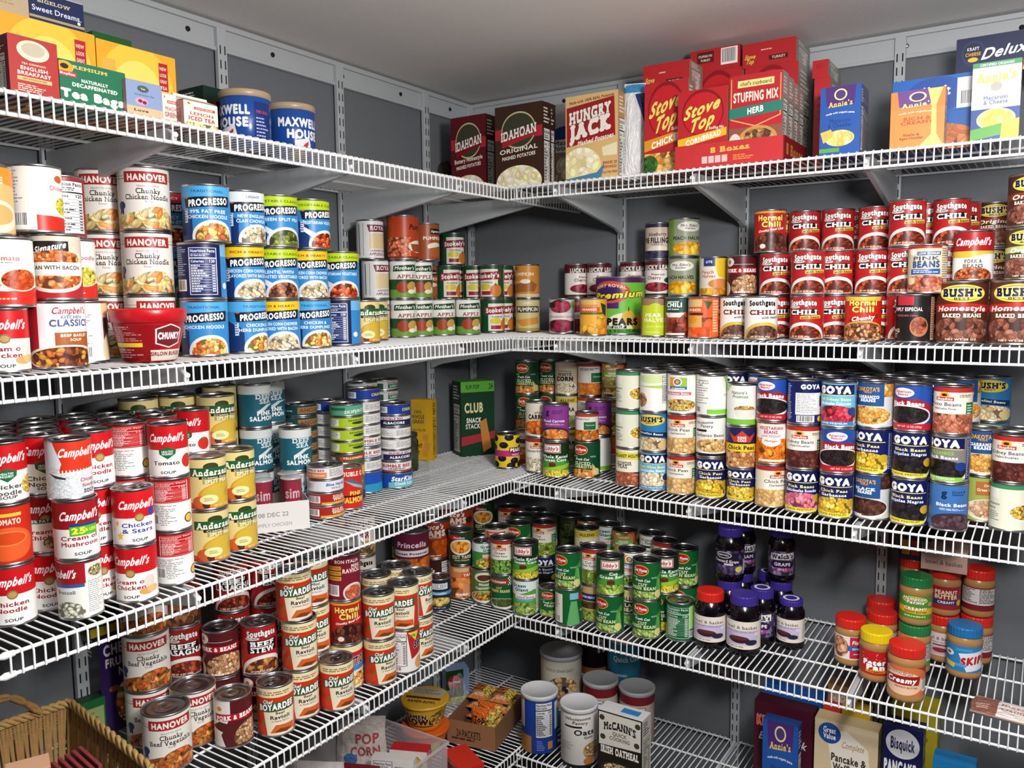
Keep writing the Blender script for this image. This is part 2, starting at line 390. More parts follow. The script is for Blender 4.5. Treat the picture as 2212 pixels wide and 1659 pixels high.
def southgate(lines, food, bg='b51f22', yel=None):
    def f(a):
        lite = bg == 'ece8e2'
        a.t('Southgate', -.02, .12, .12, '141414' if lite else 'f6f2ec', 1.12, 7, 0, 'f6f2ec' if lite else '14100e', 5, .02)
        if not lite: a.e(-.38, .235, .26, .035, 'f4ece6'); a.t('ALL BEEF', -.38, .235, .03, '2a2420', .4, 3)
        n = len(lines)
        for i, s in enumerate(lines):
            y = .36 + .125 * i
            if not lite: a.p([(-.58, y - .075), (.55, y - .08), (.6, y + .06), (-.55, y + .075)], '1c1412')
            a.t(s, 0, y, .105, '7a1c20' if lite else 'ffffff', .2 * len(s) + .12, 5, 0, None, 3, 0, 0, 1)
        if yel: a.p([(-.1, .455), (.72, .43), (.72, .51), (-.1, .53)], 'e8c64c' if not lite else bg); a.t('with beans', .3, .482, .062, '2a2016', .74, 3, 0, None, 3, 0, .01)
        a.e(.05, 1.02, .92, .42, 'efece8' if not lite else 'd0b448', (.5, 1)); a.food(('e', .05, 1.04, .8, .36, .5, .99), food, .042, 130, 1.7)
        a.t('NET WT 15 OZ. (425g)', -.1, .955, .035, 'f4ece0', .75, 4)
    return f
CH = ['a83c24', '7c2a1c', 'c05434', '5c2014', 'b4502c']
K('sg1', 'chili_can', 'std', 'red chili with beans can', 'b51f22', southgate(['CHILI'], CH, yel=1), 'r')
K('sg2', 'chili_can', 'std', 'white chili with beans can', 'ece8e2', southgate(['CHILI'], ['6c4438', '54342c', '805448'], 'ece8e2', 1))
K('sg3', 'stew_can', 'chef', 'red beef lasagna can', 'a81c20', southgate(['BEEF', 'LASAGNA'], CH), 'r')
K('sg4', 'stew_can', 'chef', 'red beef stew can', 'b51f22', southgate(['BEEF', 'STEW'], ['8c4c28', 'c88c50', '6c3018']), 'r')
K('sg5', 'stew_can', 'chef', 'white beef stew can', 'e6ded2', southgate(['BEEF', 'STEW'], ['8c6c48', 'a88858', '6c5038'], 'ece8e2'))

def f(a):
    a.p([(-.9, 0), (.9, 0), (.75, .1), (-.75, .1)], 'e8b43c'); a.t('Hormel', 0, .14, .12, 'f8e070', 1.05, 6, 0, '3a0c08', 3); a.t('Chili', 0, .29, .12, 'f8e070', .8, 6, 0, '3a0c08', 3)
    a.p([(-.5, .5), (.6, .4), (.6, .5), (-.5, .6)], '8c1c20'); a.t('Chunky', .02, .49, .09, 'ffffff', .85, 5, .2, None, 3, 0, .03); a.t('with BEANS', .05, .58, .045, 'ffffff', .6, 4, 0, None, 3, 0, .02); a.e(0, .82, .95, .26, 'e0a030'); a.food(('e', 0, .82, .87, .23), ['8c5434', 'b07850', '6c3c24', 'c89868'], .035, 150, 1.6)
K('ho1', 'chili_can', 'std', 'bright red chunky chili can with yellow lettering', 'c81e14', f, 'r')
def f(a):
    a.r(-2, 0, 2, .05, 'e0a030'); a.t('Hormel', 0, .17, .13, 'f8e070', 1.05, 6, 0, '3a0c08', 3); a.t('Chili', .05, .33, .13, 'f8e070', .8, 6, 0, '3a0c08', 3); a.t('Chunky Beef Chili', .05, .47, .05, 'ffffff', 1.1, 4, 0, None, 3, 0, .04); a.food(('e', .1, .85, .85, .32), ['5c2c20', '7c4030', '48201a'], .05, 90, 1.5); a.e(-.3, .88, .13, .06, 'eee6da')
K('ho2', 'chili_can', 'std', 'red chunky beef chili can, dark bean picture', 'b8241a', f, 'r')

def andersen(sub='SPLIT PEA'):
    def f(a):
        a.food(('r', -2, .88, 2, 1), ['b83818', 'c84c20'], .05, 100); a.e(.5, .75, .95, .27, 'd89820'); a.e(.5, .72, .85, .22, 'cfb03c'); a.e(.75, .72, .3, .12, 'c09c2c'); a.e(-.35, .86, .3, .12, 'c8602c'); a.e(-.2, .93, .12, .05, '4a2c1c')
        a.e(0, .15, .25, .08, '38401c'); a.r(-.72, .17, .72, .35, '1c5c38'); a.t('Andersen', .02, .27, .12, 'f6f2dc', 1.3, 4, 0, None, 3, 0, 0, 1); a.r(-.4, .35, .7, .4, '241c14'); a.t('Creamy Soup', .15, .375, .035, 'f0e8c8', .9, 3, .3)
        a.r(-.28, .41, .65, .5, 'a8a040'); a.t(sub, .18, .455, .06, 'f6f2dc', .8, 4, 0, None, 3, 0, 0, 1); a.e(-.1, .82, .3, .1, 'ece4a8')
        a.ln(-.25, .79, .1, .86, 3, '5c8c4c'); a.t('NET WT. 15 OZ.', .35, .955, .032, 'f4e4c0', .6)
    return f
K('an1', 'soup_can', 'std', 'cream split pea soup can with green banner', 'e3d08c', andersen())
K('an2', 'soup_can', 'std', 'orange and cream vegetable soup can', 'd8cc98', andersen('VEGETABLE'))

def f(a):
    a.band(0, .19, 'efe2b6'); a.ln(-.7, .07, .7, .16, 2, '8c7c4c'); a.p([(-.68, .32), (.8, .27), (.8, .47), (-.68, .5)], '2c6438'); a.t('Chef', -.25, .28, .07, 'f6f6f0', .35, 5, .2, '1c4c2a', 3); a.t('BOYARDEE', .05, .39, .12, 'ffffff', 1.3, 7, 0, '18281c', 3, 0, .02)
    a.p([(-.42, .5), (.8, .48), (.72, 1), (-.3, 1)], 'efe6cc'); a.t('Beef', .17, .53, .05, '38302a', .32, 3); a.t('Ravioli', .17, .62, .075, '38302a', .7, 4); a.t('in Pasta Sauce', .17, .7, .035, '5c5448', .62, 2)
    a.p([(-.2, .95), (0, .78), (.7, .8), (.72, .95)], 'd8642c'); a.p([(-.05, .93), (.15, .86), (.6, .9), (.4, .96)], '7c3c1c')
    a.e(-.75, .7, .26, .12, 'c4301c'); a.e(-.65, .85, .25, .1, 'd04428'); a.p([(-.85, .58), (-.7, .62), (-.55, .57), (-.7, .66)], '4c7c2c'); a.r(-.5, .7, -.4, .78, '5c7c34')
K('bo1', 'pasta_can', 'chef', 'orange-red beef ravioli can with cream top', 'cf3518', f)
def f(a):
    KIND['bo1']['fn'](a); a.r(-.5, .48, .8, .76, 'ecece4'); a.t('Mini', .15, .53, .055, '38302a', .32, 3); a.t('Ravioli', .15, .62, .08, '38302a', .75, 4); a.t('Beef Ravioli', .15, .71, .035, '4a7c9c', .5, 2)
K('bo2', 'pasta_can', 'chef', 'orange-red mini ravioli can with cream top', 'cf3518', f)
def f(a):
    a.t('BON ITALIA', .15, .12, .07, 'f2e8e0', 1.0, 5); a.t('MINI', .5, .24, .08, 'f2d8d0', .4, 6); a.t('RAVIOLI', .35, .34, .09, 'f2d8d0', .8, 6)
    for i in range(3): a.r(-.85, .22 + .12 * i, -.1, .31 + .12 * i, 'd8a838'); a.t(('NO PRESERVATIVES', 'HIGH PROTEIN', 'GOOD SOURCE')[i], -.47, .265 + .12 * i, .035, '5c2410', .62, 3)
    a.bar(-.8, .66, -.2, .92); a.e(.4, .85, .45, .22, 'e0d8d0'); a.food(('e', .4, .86, .38, .18), ['c06048', 'a84c34', 'd88468'], .05, 40)
K('bon', 'pasta_can', 'chef', 'maroon mini ravioli can with yellow bars', '7c1c30', f, 'r')
def f(a):
    a.band(0, .14, 'efe2b6'); a.band(.14, .5, 'c8202c'); a.p([(-2, .5), (2, .4), (2, .56), (-2, .62)], '3a8cc8'); a.t('SPAGHETTIOS', .1, .38, .17, '1c1c1c', 1.5, 6, 0, 'f6f2ea', 4, 0, .05); a.food(('r', -1, .64, 1, 1), ['e89838', 'e8b868', 'f0d8b0'], .05, 120, 1.2)
K('spa', 'pasta_can', 'chef', 'red pasta rings can with blue stripe', 'f0e6d8', f)
def f(a):
    a.facts(-.7, .06, .1, .85); a.p([(.1, 0), (1, 0), (1, .5), (.3, .7)], 'b8242c'); a.p([(.15, .03), (.7, .03), (.5, .25)], 'e8dc3c'); a.t('20%', .36, .12, .07, '3c7c2c', .3, 4); a.t('SPA', .7, .35, .16, '181818', .55, 7, .2, 'ffffff', 3); a.bar(-.65, .86, -.1, .97); a.e(.7, .82, .25, .15, 'e8a858')
K('spb', 'pasta_can', 'chef', 'pasta rings can turned to its nutrition table', 'efede8', f)

def goya(lines, food, bg='141c5c', strip='f0dc3c', sub2=None, organics=0, mid=None):
    def f(a):
        if mid: a.band(.27, 1, mid)
        a.r(-1.0, .03, .72, .27, '101850'); a.r(-.98, .035, .7, .26, '101850'); a.r(-.95, .265, .68, .28, 'f2e060')
        a.t('GOYA', -.12, .15, .15, 'ffffff', 1.32, 10)
        for i, s in enumerate(lines):
            a.t(s, -.1, .37 + .1 * i, .062, ('f2e88c', 'ffffff')[i % 2] if not organics else ('8cc43c', 'ffffff')[i % 2], min(1.3, .1 * len(s) + .1), 4, 0, None, 3, 0, 0, 1)
        a.e(-.1, .8, 1.0, .26, 'dcd8c8', (.55, 1)); a.food(('e', -.1, .76, .92, .24, .5, .92), food, .052, 110, 1.25)
        a.p([(-1, .87), (.6, .92), (.62, 1), (-1, .97)] if not sub2 else [(-.9, .9), (.7, .9), (.7, .99), (-.9, .99)], strip); a.t('PRIME PREMIUM', -.15, .945, .042, '6c5c14' if strip == 'f0dc3c' else 'e8f0f8', 1.1, 3)
        a.e(.62, .66, .22, .1, 'c8a828' if not sub2 else '1c3c84')
        a.r(.8, .05, 1.0, .95, '1a2468'); a.ln(.83, .07, .98, .93, 22, 'c8cce4', .5)
    return f
CP = ['e0bc3c', 'd0a428', 'ecd068']; BB = ['221c1e', '2c2428', '181416']
K('go1', 'bean_can', 'std', 'navy chick peas can with yellow strip', '141c5c', goya(['Chick Peas', 'Garbanzos'], CP), 'b')
K('go8', 'bean_can', 'gos', 'small navy chick peas can', '141c5c', goya(['Chick Peas', 'Garbanzos'], CP), 'b')
K('go2', 'bean_can', 'std', 'navy black beans can with yellow strip', '141c5c', goya(['Black Beans', 'Frijoles Negros'], BB), 'b')
K('go3', 'bean_can', 'std', 'navy pink beans can with yellow strip', '141c5c', goya(['Pink Beans', 'Habichuelas Rosadas'], ['d87088', 'c85c78', 'e48c9c']), 'b')
K('go4', 'bean_can', 'std', 'light blue red kidney beans can', '5cb0d8', goya(['Red Kidney Beans', 'Habichuelas Coloradas'], ['c02c40', 'a82034', 'd04858'], strip='2c84c0', sub2=1, mid='68b8dc'), 'b')
K('go5', 'bean_can', 'std', 'light blue small white beans can', '5cb0d8', goya(['Small White Beans', 'Habichuelas Blancas'], ['e8d8bc', 'dcc8a4', 'f0e4d0'], strip='2c84c0', sub2=1, mid='68b8dc'), 'b')
K('go6', 'bean_can', 'std', 'grey organic black beans can', '7c7874', goya(['ORGANICS', 'Black Beans'], BB, strip='84c83c', sub2=1, organics=1, mid='807c78'), 'b')
def f(a):
    a.r(-1, 0, -.5, 1, '16226a'); a.ln(-.92, .06, -.6, .94, 20, 'ccd2ec', .5); a.r(-.5, 0, .9, .25, '101850'); a.t('GOYA', .15, .12, .1, 'ffffff', .8, 8); a.r(-.45, .27, .9, .8, 'e8e6e6'); a.ln(-.4, .3, .45, .76, 12, '8c8c94', .35); a.r(.55, .35, .9, .6, '6c4030'); a.bar(-.4, .82, .3, .98); a.e(.6, .9, .15, .07, 'd8c83c')
K('go7', 'bean_can', 'std', 'navy can turned to its text and barcode', '16226a', f, 'b')

def shoprite(lines, food, panel=1, veg=0):
    def f(a):
        for i in range(24): a.r(-1 + i * .085, .1, -.97 + i * .085, .45, 'e6dcc4')
        a.band(0, .1, 'b02c28'); a.e(-.2, .17, .17, .08, 'e8a838'); a.e(-.2, .16, .1, .03, '2c1c14'); a.r(-.52, .21, .12, .29, 'c83028'); a.t('ShopRite', -.2, .25, .05, 'ffffff', .56, 4, .2)
        a.r(-.75, .3, .45, .58, 'f2eee4')
        for i, s in enumerate(lines): a.t(s, -.2, .37 + .095 * i, .075 if i == 0 else .05, '38383c', min(1.15, .11 * len(s)) * (1 if i == 0 else .7), 2)
        if panel: a.r(.55, .32, .95, .7, '1c6c3c'); a.ln(.6, .37, .9, .6, 4, 'd8ecd8')
        a.food(('r', -2, .58, 2, 1), food, .055 if not veg else .03, 330 if not veg else 300, 1.35 if veg != 2 else 3.2); a.ln(.3, .15, .9, .22, 2, '4c4c4c')
    return f
CPK = ['d8ac70', 'c8985c', 'e4bf88']; GB = ['86a03c', '6c8c2c', 'a4b85c']
K('sr1', 'bean_can', 'std', 'cream and red chick peas can', 'ece2cc', shoprite(['Chick Peas', 'Garbanzos'], CPK))
K('sr2', 'bean_can', 'std', 'cream and red kidney beans can', 'ece2cc', shoprite(['Kidney Beans', 'Habichuelas'], ['5c2c28', '6c3830', '4c201c']))
K('sr3', 'bean_can', 'std', 'cream and red pinto beans can', 'ece2cc', shoprite(['Pinto Beans', 'Habichuelas Pintas'], ['a86048', 'b8745c', '985038']))
K('sr4', 'vegetable_can', 'std', 'cream and red sauerkraut can', 'ece2cc', shoprite(['Sauerkraut'], ['dcd4bc', 'cfc6a8', 'e8e2cc'], 0, 2))
K('sr5', 'vegetable_can', 'std', 'cream and red sweet peas can', 'ece2cc', shoprite(['Green', 'Sweet Peas'], ['7cb04c', '98c468', '68a03c'], 1, 1))
K('sr6', 'vegetable_can', 'std', 'cream and red green beans can', 'ece2cc', shoprite(['Cut', 'Green Beans'], GB, 1, 2))
def f(a):
    a.band(0, .1, 'b8402c'); a.r(.05, .3, .75, .6, '1c6c3c'); a.t('Carrots', .4, .42, .05, 'd8ecd8', .5); a.food(('r', -2, .62, 2, 1), ['e08030', 'ec9848', 'cc6c24'], .085, 120, 1.3); a.ln(-.6, .16, .7, .24, 2, '4c4c4c')
K('sr7', 'vegetable_can', 'std', 'white and red sliced carrots can', 'eae6dc', f)
K('sr8', 'vegetable_can', 'small', 'small white and red carrots can', 'eae6dc', f)
def amber(a):
    a.e(-.25, .16, .4, .11, 'f6eef0'); a.t('American', -.25, .135, .055, 'c82848', .6, 4); a.t('Beauty', -.25, .2, .05, 'c82848', .42, 4); a.p([(-1.1, .3), (.3, .3), (.9, .45), (.9, .6), (-1.1, .6)], 'a01c24'); a.t('Black Beans', -.1, .4, .09, 'ffffff', 1.25, 6, 0, None, 3, .02); a.e(-.15, .68, 1.0, .24, 'e8e6e4'); a.food(('e', -.15, .67, .9, .2), BB, .035, 190, 1.5); a.p([(-2, .86), (2, .86), (2, 1), (-2, 1)], 'b8202c'); a.t('NET WT 15 OZ (425g)', 0, .93, .04, 'f0d0d0', .9)
K('ab1', 'bean_can', 'std', 'royal blue black beans can with red band', '1e4aa0', amber, 'b')
def dakota(bean, l1):
    def f(a):
        a.r(-1.2, 0, 1.2, .3, 'c8bca0'); a.food(('r', -1.2, 0, 1.2, .3), bean, .075, 80, 1.2); a.r(-.6, 0, .6, .52, '24508c'); a.t("DAKOTA'S", 0, .13, .085, 'e8a02c', .85, 6); a.t('PRIDE', 0, .2, .035, 'e8a02c', .3, 4); a.t(l1, 0, .31, .06, 'ffffff', .85, 6, 0, None, 3, 0, 0, 1); a.t('BEANS', 0, .39, .06, 'ffffff', .6, 6, 0, None, 3, 0, 0, 1); a.e(0, .76, .98, .24, 'e8e4dc'); a.food(('e', 0, .74, .9, .21), bean, .05, 150, 1.2); a.ln(-.7, .92, 0, .97, 1, 'ffffff')
    return f
K('dk1', 'bean_can', 'std', 'blue garbanzo beans can with orange lettering', 'cdd0d2', dakota(['e0a048', 'd08c38', 'ecb868'], 'GARBANZO'))
K('dk2', 'bean_can', 'std', 'blue black beans can with orange lettering', 'cdd0d2', dakota(['4c2c24', '5c3830', '38201a'], 'BLACK'))
def bush(bg, lab, sub, food, size=1, ban='b81c1c'):
    def f(a):
        a.e(0, .17, .62, .15, 'e4cc4c'); a.e(0, .17, .56, .12, bg); a.e(0, .17, .6, .11, 'ecd860'); a.t("BUSH'S", 0, .16, .12, '15183a', 1.05, 7, 0, 'f4ecb0', 3, 0, 0, 1); a.t('BEST', 0, .26, .035, '3c3414', .4, 3)
        a.p([(-1, .38), (0, .33), (1, .38), (1, .5), (0, .46), (-1, .5)], ban); a.t(lab, 0, .42, .085, 'f8f2e8', .15 * len(lab), 4, .2, None, 3, .02); a.t(sub, 0, .55, .06, 'f2ead8', .095 * len(sub), 5, 0, None, 3, 0, 0, 1); a.food(('e', 0, .78, .85, .2), food, .042, 120, 1.4); a.t('NET WT 28 OZ', 0, .96, .03, 'e8dcc8', .8)
    return f
BK = ['7c4a3c', '6c3c30', '946050']
K('bu1', 'bean_can', 'bush', 'tall brown homestyle baked beans can', '54281a', bush('54281a', 'Homestyle', 'BAKED BEANS', BK), 'r')
K('bu2', 'bean_can', 'std', 'brown original baked beans can', '4a2418', bush('4a2418', 'Original', 'BAKED BEANS', BK, 1, '7c3418'), 'r')
K('bu3', 'bean_can', 'std', 'brown organic baked beans can with pale banner', '4a3c20', bush('4a3c20', 'Organic', 'BAKED BEANS', BK, 1, 'b4bc7c'), 'r')
def f(a):
    a.e(-.1, .17, .7, .15, 'e8d040'); a.t("BUSH'S", -.1, .16, .12, '15183a', 1.15, 7, 0, 'f4ecb0', 2, 0, 0, 1); a.t('BEST', -.1, .26, .035, '3c3414', .4, 3); a.p([(-1.1, .45), (.75, .52), (.75, .66), (-1.1, .58)], '142c4c'); a.t('Cannellini Beans', -.15, .54, .055, 'e8eef4', 1.3, 4, .2, None, 3, 0, -.03); a.food(('e', -.1, .84, 1, .2), ['dcc49c', 'cfb484', 'e8d6b4'], .055, 80, 1.5); a.e(.55, .86, .3, .11, 'd8c088')
K('bu4', 'bean_can', 'std', 'blue cannellini beans can with yellow oval', '2c7cb8', f)
def f(a):
    a.r(-1.1, .02, 1.1, .4, '1c2454'); a.p([(-.6, .1), (-.3, .22), (0, .06), (.3, .22), (.6, .1), (.35, .36), (-.35, .36)], 'c83c28'); a.t('KING', 0, .24, .06, 'ffffff', .35, 4); a.t('COLE', 0, .31, .06, 'ffffff', .35, 4); a.band(.4, .6, 'f0cc1c'); a.t('Chick Peas', -.05, .5, .1, '241c3c', 1.2, 4); a.food(('r', -2, .6, 2, 1), ['c88c54', 'b87840', 'd8a474'], .055, 300, 1.2)
K('kc', 'bean_can', 'std', 'chick peas can with red crown and yellow band', '1c2454', f)
def f(a):
    a.food(('r', -2, 0, 2, 1), ['e0761c', 'ec8c30', 'd4640f'], .055, 420, 1.7); a.r(-.75, .02, .6, .38, 'f4ecea'); a.e(-.05, .45, .4, .13, 'f4ecea'); a.t('VEGETARIAN', -.07, .12, .075, 'b83040', 1.0, 5); a.t('BEANS', -.07, .22, .075, 'b83040', .55, 5); a.t('LOW SODIUM', -.07, .32, .05, 'b83040', .75, 3); a.t('Michigan', -.05, .44, .05, '8c2c34', .5, 2, .3); a.r(-.6, .91, .6, .96, 'f4ecea')
K('vb', 'bean_can', 'std', 'orange vegetarian beans can', 'd86c18', f)
def f(a):
    a.r(-.85, .1, -.35, .32, 'f4f2ea'); a.band(0, .09, '3c8c5c'); a.t('garbanzo', -.62, .45, .055, '38383a', .6, 2); a.t('beans', -.68, .54, .055, '38383a', .4, 2); a.e(.55, .6, .6, .2, 'f2efe6'); a.food(('e', .55, .6, .53, .17), ['d8b048', 'c89c38', 'e4c468'], .035, 120, 1.1); a.ln(-.8, .62, -.3, .85, 5, '8c8c80')
K('gb', 'bean_can', 'std', 'pale green garbanzo beans can', 'e6e6d2', f)
def f(a):
    a.p([(-1.3, .02), (1.2, .1), (1.2, .3), (-1.3, .22)], 'e8d850'); a.t('MARGARET HOLMES', -.1, .17, .085, '30301c', 1.5, 4, 0, None, 3, -.02); a.t('CROWDER', -.2, .38, .085, '303034', .8, 3, 0, None, 3, 0, 0, 1); a.t('PEAS', -.25, .47, .085, '303034', .5, 3, 0, None, 3, 0, 0, 1); a.food(('r', -2, .62, 2, 1), ['a85c3c', '98503c', 'bc7450'], .05, 260, 1.4); a.r(.2, .7, .6, .72, 'b8b4a8')
K('mh', 'bean_can', 'std', 'cream crowder peas can with yellow ribbon', 'f0ead8', f)
def f(a):
    a.e(-.1, .14, .7, .12, 'd4e4a8'); a.p([(-.9, .35), (.5, .3), (.4, .4)], 'b4d468'); a.food(('e', -.65, .72, .3, .2), ['b0744c', 'c08860'], .06, 12, 1.4); a.facts(.35, .04, 1.0, .8)
K('wn', 'bean_can', 'std', 'white can with leaves and nutrition table', 'f2f2ee', f)
def oorg(l, food):
    def f(a):
        a.r(-.6, .06, .2, .38, 'f2a01c'); a.r(-.2, .06, .2, .3, '98c43c'); a.r(-.6, .3, .2, .38, '2c6cb0'); a.e(-.22, .18, .2, .11, 'ffffff'); a.e(-.22, .18, .15, .08, '2c6cb0'); a.e(-.22, .18, .09, .055, 'f2a01c'); a.t('organics', -.2, .345, .045, 'ffffff', .6, 4); a.r(-.8, .45, .4, .53, 'd8585c'); a.t(l, -.2, .49, .045, 'ffffff', 1.0, 4); a.food(('e', -.15, .8, .8, .16), food, .035, 90, 1.3); a.ln(-.6, .93, .6, .98, 1, '6c8c6c')
    return f
K('oo', 'bean_can', 'std', 'white garbanzo can with big letter O', 'f3f1ec', oorg('Garbanzo Beans', ['dcb060', 'cc9c48', 'e8c47c']))
K('oo2', 'vegetable_can', 'std', 'white green beans can with big letter O', 'f3f1ec', oorg('Green Beans', ['8ca454', '7c9444', 'c0c88c']))
def f(a):
    a.ln(-.85, .1, -.1, .75, 10, '9a9a96', .4); a.e(-.5, .16, .12, .06, '6c7c8c'); a.e(-.5, .16, .09, .045, 'f2f2ee'); a.p([(.5, 0), (1.1, 0), (1.1, .3), (.7, .2)], 'a8d078'); a.t('Garbanzo', .8, .48, .05, 'd89048', .5); a.r(-.2, .86, 1.1, .98, '84cc3c'); a.bar(-.85, .8, -.5, .96)
K('wb', 'bean_can', 'std', 'white can turned to its back, green foot', 'f2f2ee', f)
def f(a):
    a.t('Wholesome', -.35, .12, .075, '3c3c3c', .85, 2, .1, None, 3, 0, .02); a.t('Pantry', -.2, .21, .075, '3c3c3c', .55, 2, .1); a.r(-.8, .3, -.2, .36, '1c1c1c'); a.t('Garbanzo Beans', -.1, .45, .075, '2c2c2c', 1.4, 2); a.food(('e', .1, .72, .85, .18), CPK, .05, 100, 1.2); a.band(.93, 1, '1c1c1c')
K('wp', 'bean_can', 'std', 'white garbanzo can with handwritten lettering', 'f2f0ec', f)
def f(a):
    a.p([(-1.1, 0), (-.5, 0), (-.7, .15), (-1.1, .2)], 'a8d078'); a.t("Nature's", -.15, .18, .08, '4c6c3c', .65, 2, .2); a.t('Promise', -.1, .28, .08, '4c6c3c', .65, 2, .2); a.e(.1, .62, .5, .12, 'f2efe8'); a.food(('e', .1, .6, .45, .09), ['d8b068', 'c89c54'], .028, 60, 1.2); a.p([(-.4, .62), (.6, .62), (.4, .82), (-.2, .82)], 'e2e0da'); a.band(.86, 1, '78c03c')
K('np', 'bean_can', 'std', 'white beans can with bowl and green foot', 'f0f0ea', f)
def gg(bg, l, food, dark='1c1c3c'):
    def f(a):
        a.t('g', -.35, .17, .16, dark, .2, 5); a.t('Good &', .15, .14, .045, dark, .5, 3); a.t('Gather', .13, .2, .045, dark, .45, 3); a.t(l, -.05, .44, .07, 'f6f2f6', 1.15, 4); a.ln(-.5, .52, .5, .57, 2, 'e8dce8'); a.e(0, .86, .85, .24, '3c2c3c'); a.food(('e', 0, .88, .78, .2, .6, .97), food, .06, 90, 1.2)
    return f
K('gg1', 'vegetable_can', 'std', 'purple sliced carrots can', '8c3c94', gg('8c3c94', 'Sliced Carrots', ['e88c40', 'd87830', 'f0a05c']))
K('gg2', 'bean_can', 'std', 'plain blue black beans can', '3c70b0', gg('3c70b0', 'Black Beans', ['4c343c', '3c282e', '5c444c'], '14284c'))
def f(a):
    a.r(-.95, 0, -.35, 1, 'a8803c'); a.r(-.35, 0, 1.1, 1, '9cac54'); a.r(-.1, .08, .95, .4, 'b06c34'); a.t('Organic', .42, .17, .055, 'f4ead8', .5, 3); a.t('Great Northern', .42, .27, .065, 'f4ead8', .95, 3); a.e(.3, .74, .78, .25, 'e8e2d4'); a.food(('e', .3, .72, .7, .21), ['cfa888', 'c09474', 'dcbc9c'], .055, 70, 1.7)
K('gn', 'bean_can', 'std', 'green and tan great northern beans can', 'b08840', f)

def delmonte(l, pic=None):
    def f(a):
        a.e(-.3, .2, .38, .15, 'e8c04c'); a.e(-.3, .2, .35, .13, 'b81c1c'); a.t('Del Monte', -.3, .19, .08, 'ffffff', .6, 5); a.t('Quality', -.3, .265, .035, 'f0d8b0', .25, 2, .3); a.t('MADE', -.6, .4, .04, 'c8dcc0', .3); a.t('WITH', .35, .4, .04, 'c8dcc0', .3); a.t('Fresh Cut', -.2, .48, .065, 'ffffff', .7, 4, .3)
        for i, s in enumerate(l): a.t(s, -.2, .6 + .1 * i, .075, 'e8e8b8', .13 * len(s) + .05, 4, 0, None, 3, 0, 0, 1)
        if pic == 'carrot': a.food(('e', -.2, .9, .8, .13), ['e89040', 'd87c30', 'f0a45c'], .06, 40, 1.2); a.p([(.3, .6), (.8, .95), (.3, .95)], 'd8c078')
        elif pic == 'bean': a.food(('e', -.1, .9, .9, .12), ['9cb85c', '84a444', 'b4cc78'], .04, 50, 2); a.p([(.35, .95), (.5, .35), (.58, .35), (.55, .95)], '58a048'); a.p([(.6, .95), (.55, .4), (.66, .4), (.78, .95)], '6cb458'); a.p([(.5, .38), (.75, .22), (.85, .4), (.6, .45)], '4c9040')
        elif pic == 'corn': a.food(('r', -2, .78, 2, 1), ['e8c83c', 'd8b42c'], .05, 180, 1.2)
        a.e(.55, .85, .2, .1, 'e8d494')
    return f
K('dm1', 'vegetable_can', 'std', 'dark green sliced carrots can', '0d4a2c', delmonte(['SLICED', 'CARROTS'], 'carrot'), 'g')
K('dm2', 'vegetable_can', 'std', 'green cut green beans can with red shield', '12602e', delmonte(['CUT', 'GREEN BEANS'], 'bean'), 'g')
K('dm3', 'vegetable_can', 'small', 'small green beans can with red shield', '12602e', delmonte(['PEAS'], 'bean'), 'g')
K('dm4', 'vegetable_can', 'std', 'green whole kernel corn can with red shield', '0f552c', delmonte(['WHOLE KERNEL', 'CORN'], 'corn'), 'g')
def f(a): a.facts(-.72, .08, .42, .95, '1a5c38', 'd8ecdc'); a.r(.42, .05, .9, .7, 'a4d07c'); a.bar(.45, .74, .85, .93); a.r(-1.1, .62, -.75, 1, 'e0c02c')
K('dm5', 'vegetable_can', 'std', 'green can turned to its nutrition table', '14532f', f, 'g')
def f(a): a.r(-.95, .1, -.3, .95, 'ece8dc'); a.ln(-.9, .15, -.4, .55, 8, '5c6c5c'); a.bar(-.9, .75, -.4, .93); a.r(.05, .06, .5, .25, '84bce0'); a.e(.85, .22, .35, .13, 'b81c1c'); a.p([(-.1, 1), (.1, .3), (.4, .3), (.6, 1)], '64b06c'); a.t('Green', .85, .6, .06, 'e8e8b8', .5)
K('dm6', 'vegetable_can', 'std', 'green beans can turned to its side', '12602e', f, 'g')
def libby(l, pic):
    def f(a):
        a.e(0, .95, 1.2, .55, '2c7434'); a.e(0, 1.0, 1.05, .5, '4c9c3c'); a.r(-.62, .04, .3, .3, 'f4f0ea'); a.r(-.6, .05, .28, .29, 'b81c28'); a.r(-.56, .07, .24, .27, 'f4f0ea'); a.t("Libby's", -.16, .17, .1, 'b81c28', .66, 4, .3)
        for i, s in enumerate(l): a.t(s, 0, .41 + .1 * i, .075, 'ffffff', .12 * len(s) + .05, 4, 0, None, 3, 0, 0, 1)
        a.r(-.3, .62, .05, .72, '5c2c1c'); a.p([(-.36, .62), (-.12, .56), (.1, .62)], '7c3c24')
        if pic == 'corn': a.p([(-1, .8), (.9, .62), (1, .7), (-.6, .95)], '9cc83c'); a.food(('e', .1, .95, 1.0, .14), ['f0d83c', 'e4c82c', 'f6e468'], .035, 130, 1.1)
        else: a.food(('e', -.1, .9, 1.0, .17), ['9cbc4c', '84a43c', 'b0cc64'], .04, 90, 2.6)
    return f
K('lb1', 'vegetable_can', 'std', 'dark green sweet corn can with white badge', '12331c', libby(['Whole Kernel', 'Sweet Corn'], 'corn'), 'g')
K('lb2', 'vegetable_can', 'std', 'dark green green beans can with white badge', '174a24', libby(['Cut', 'Green Beans'], 'bean'), 'g')
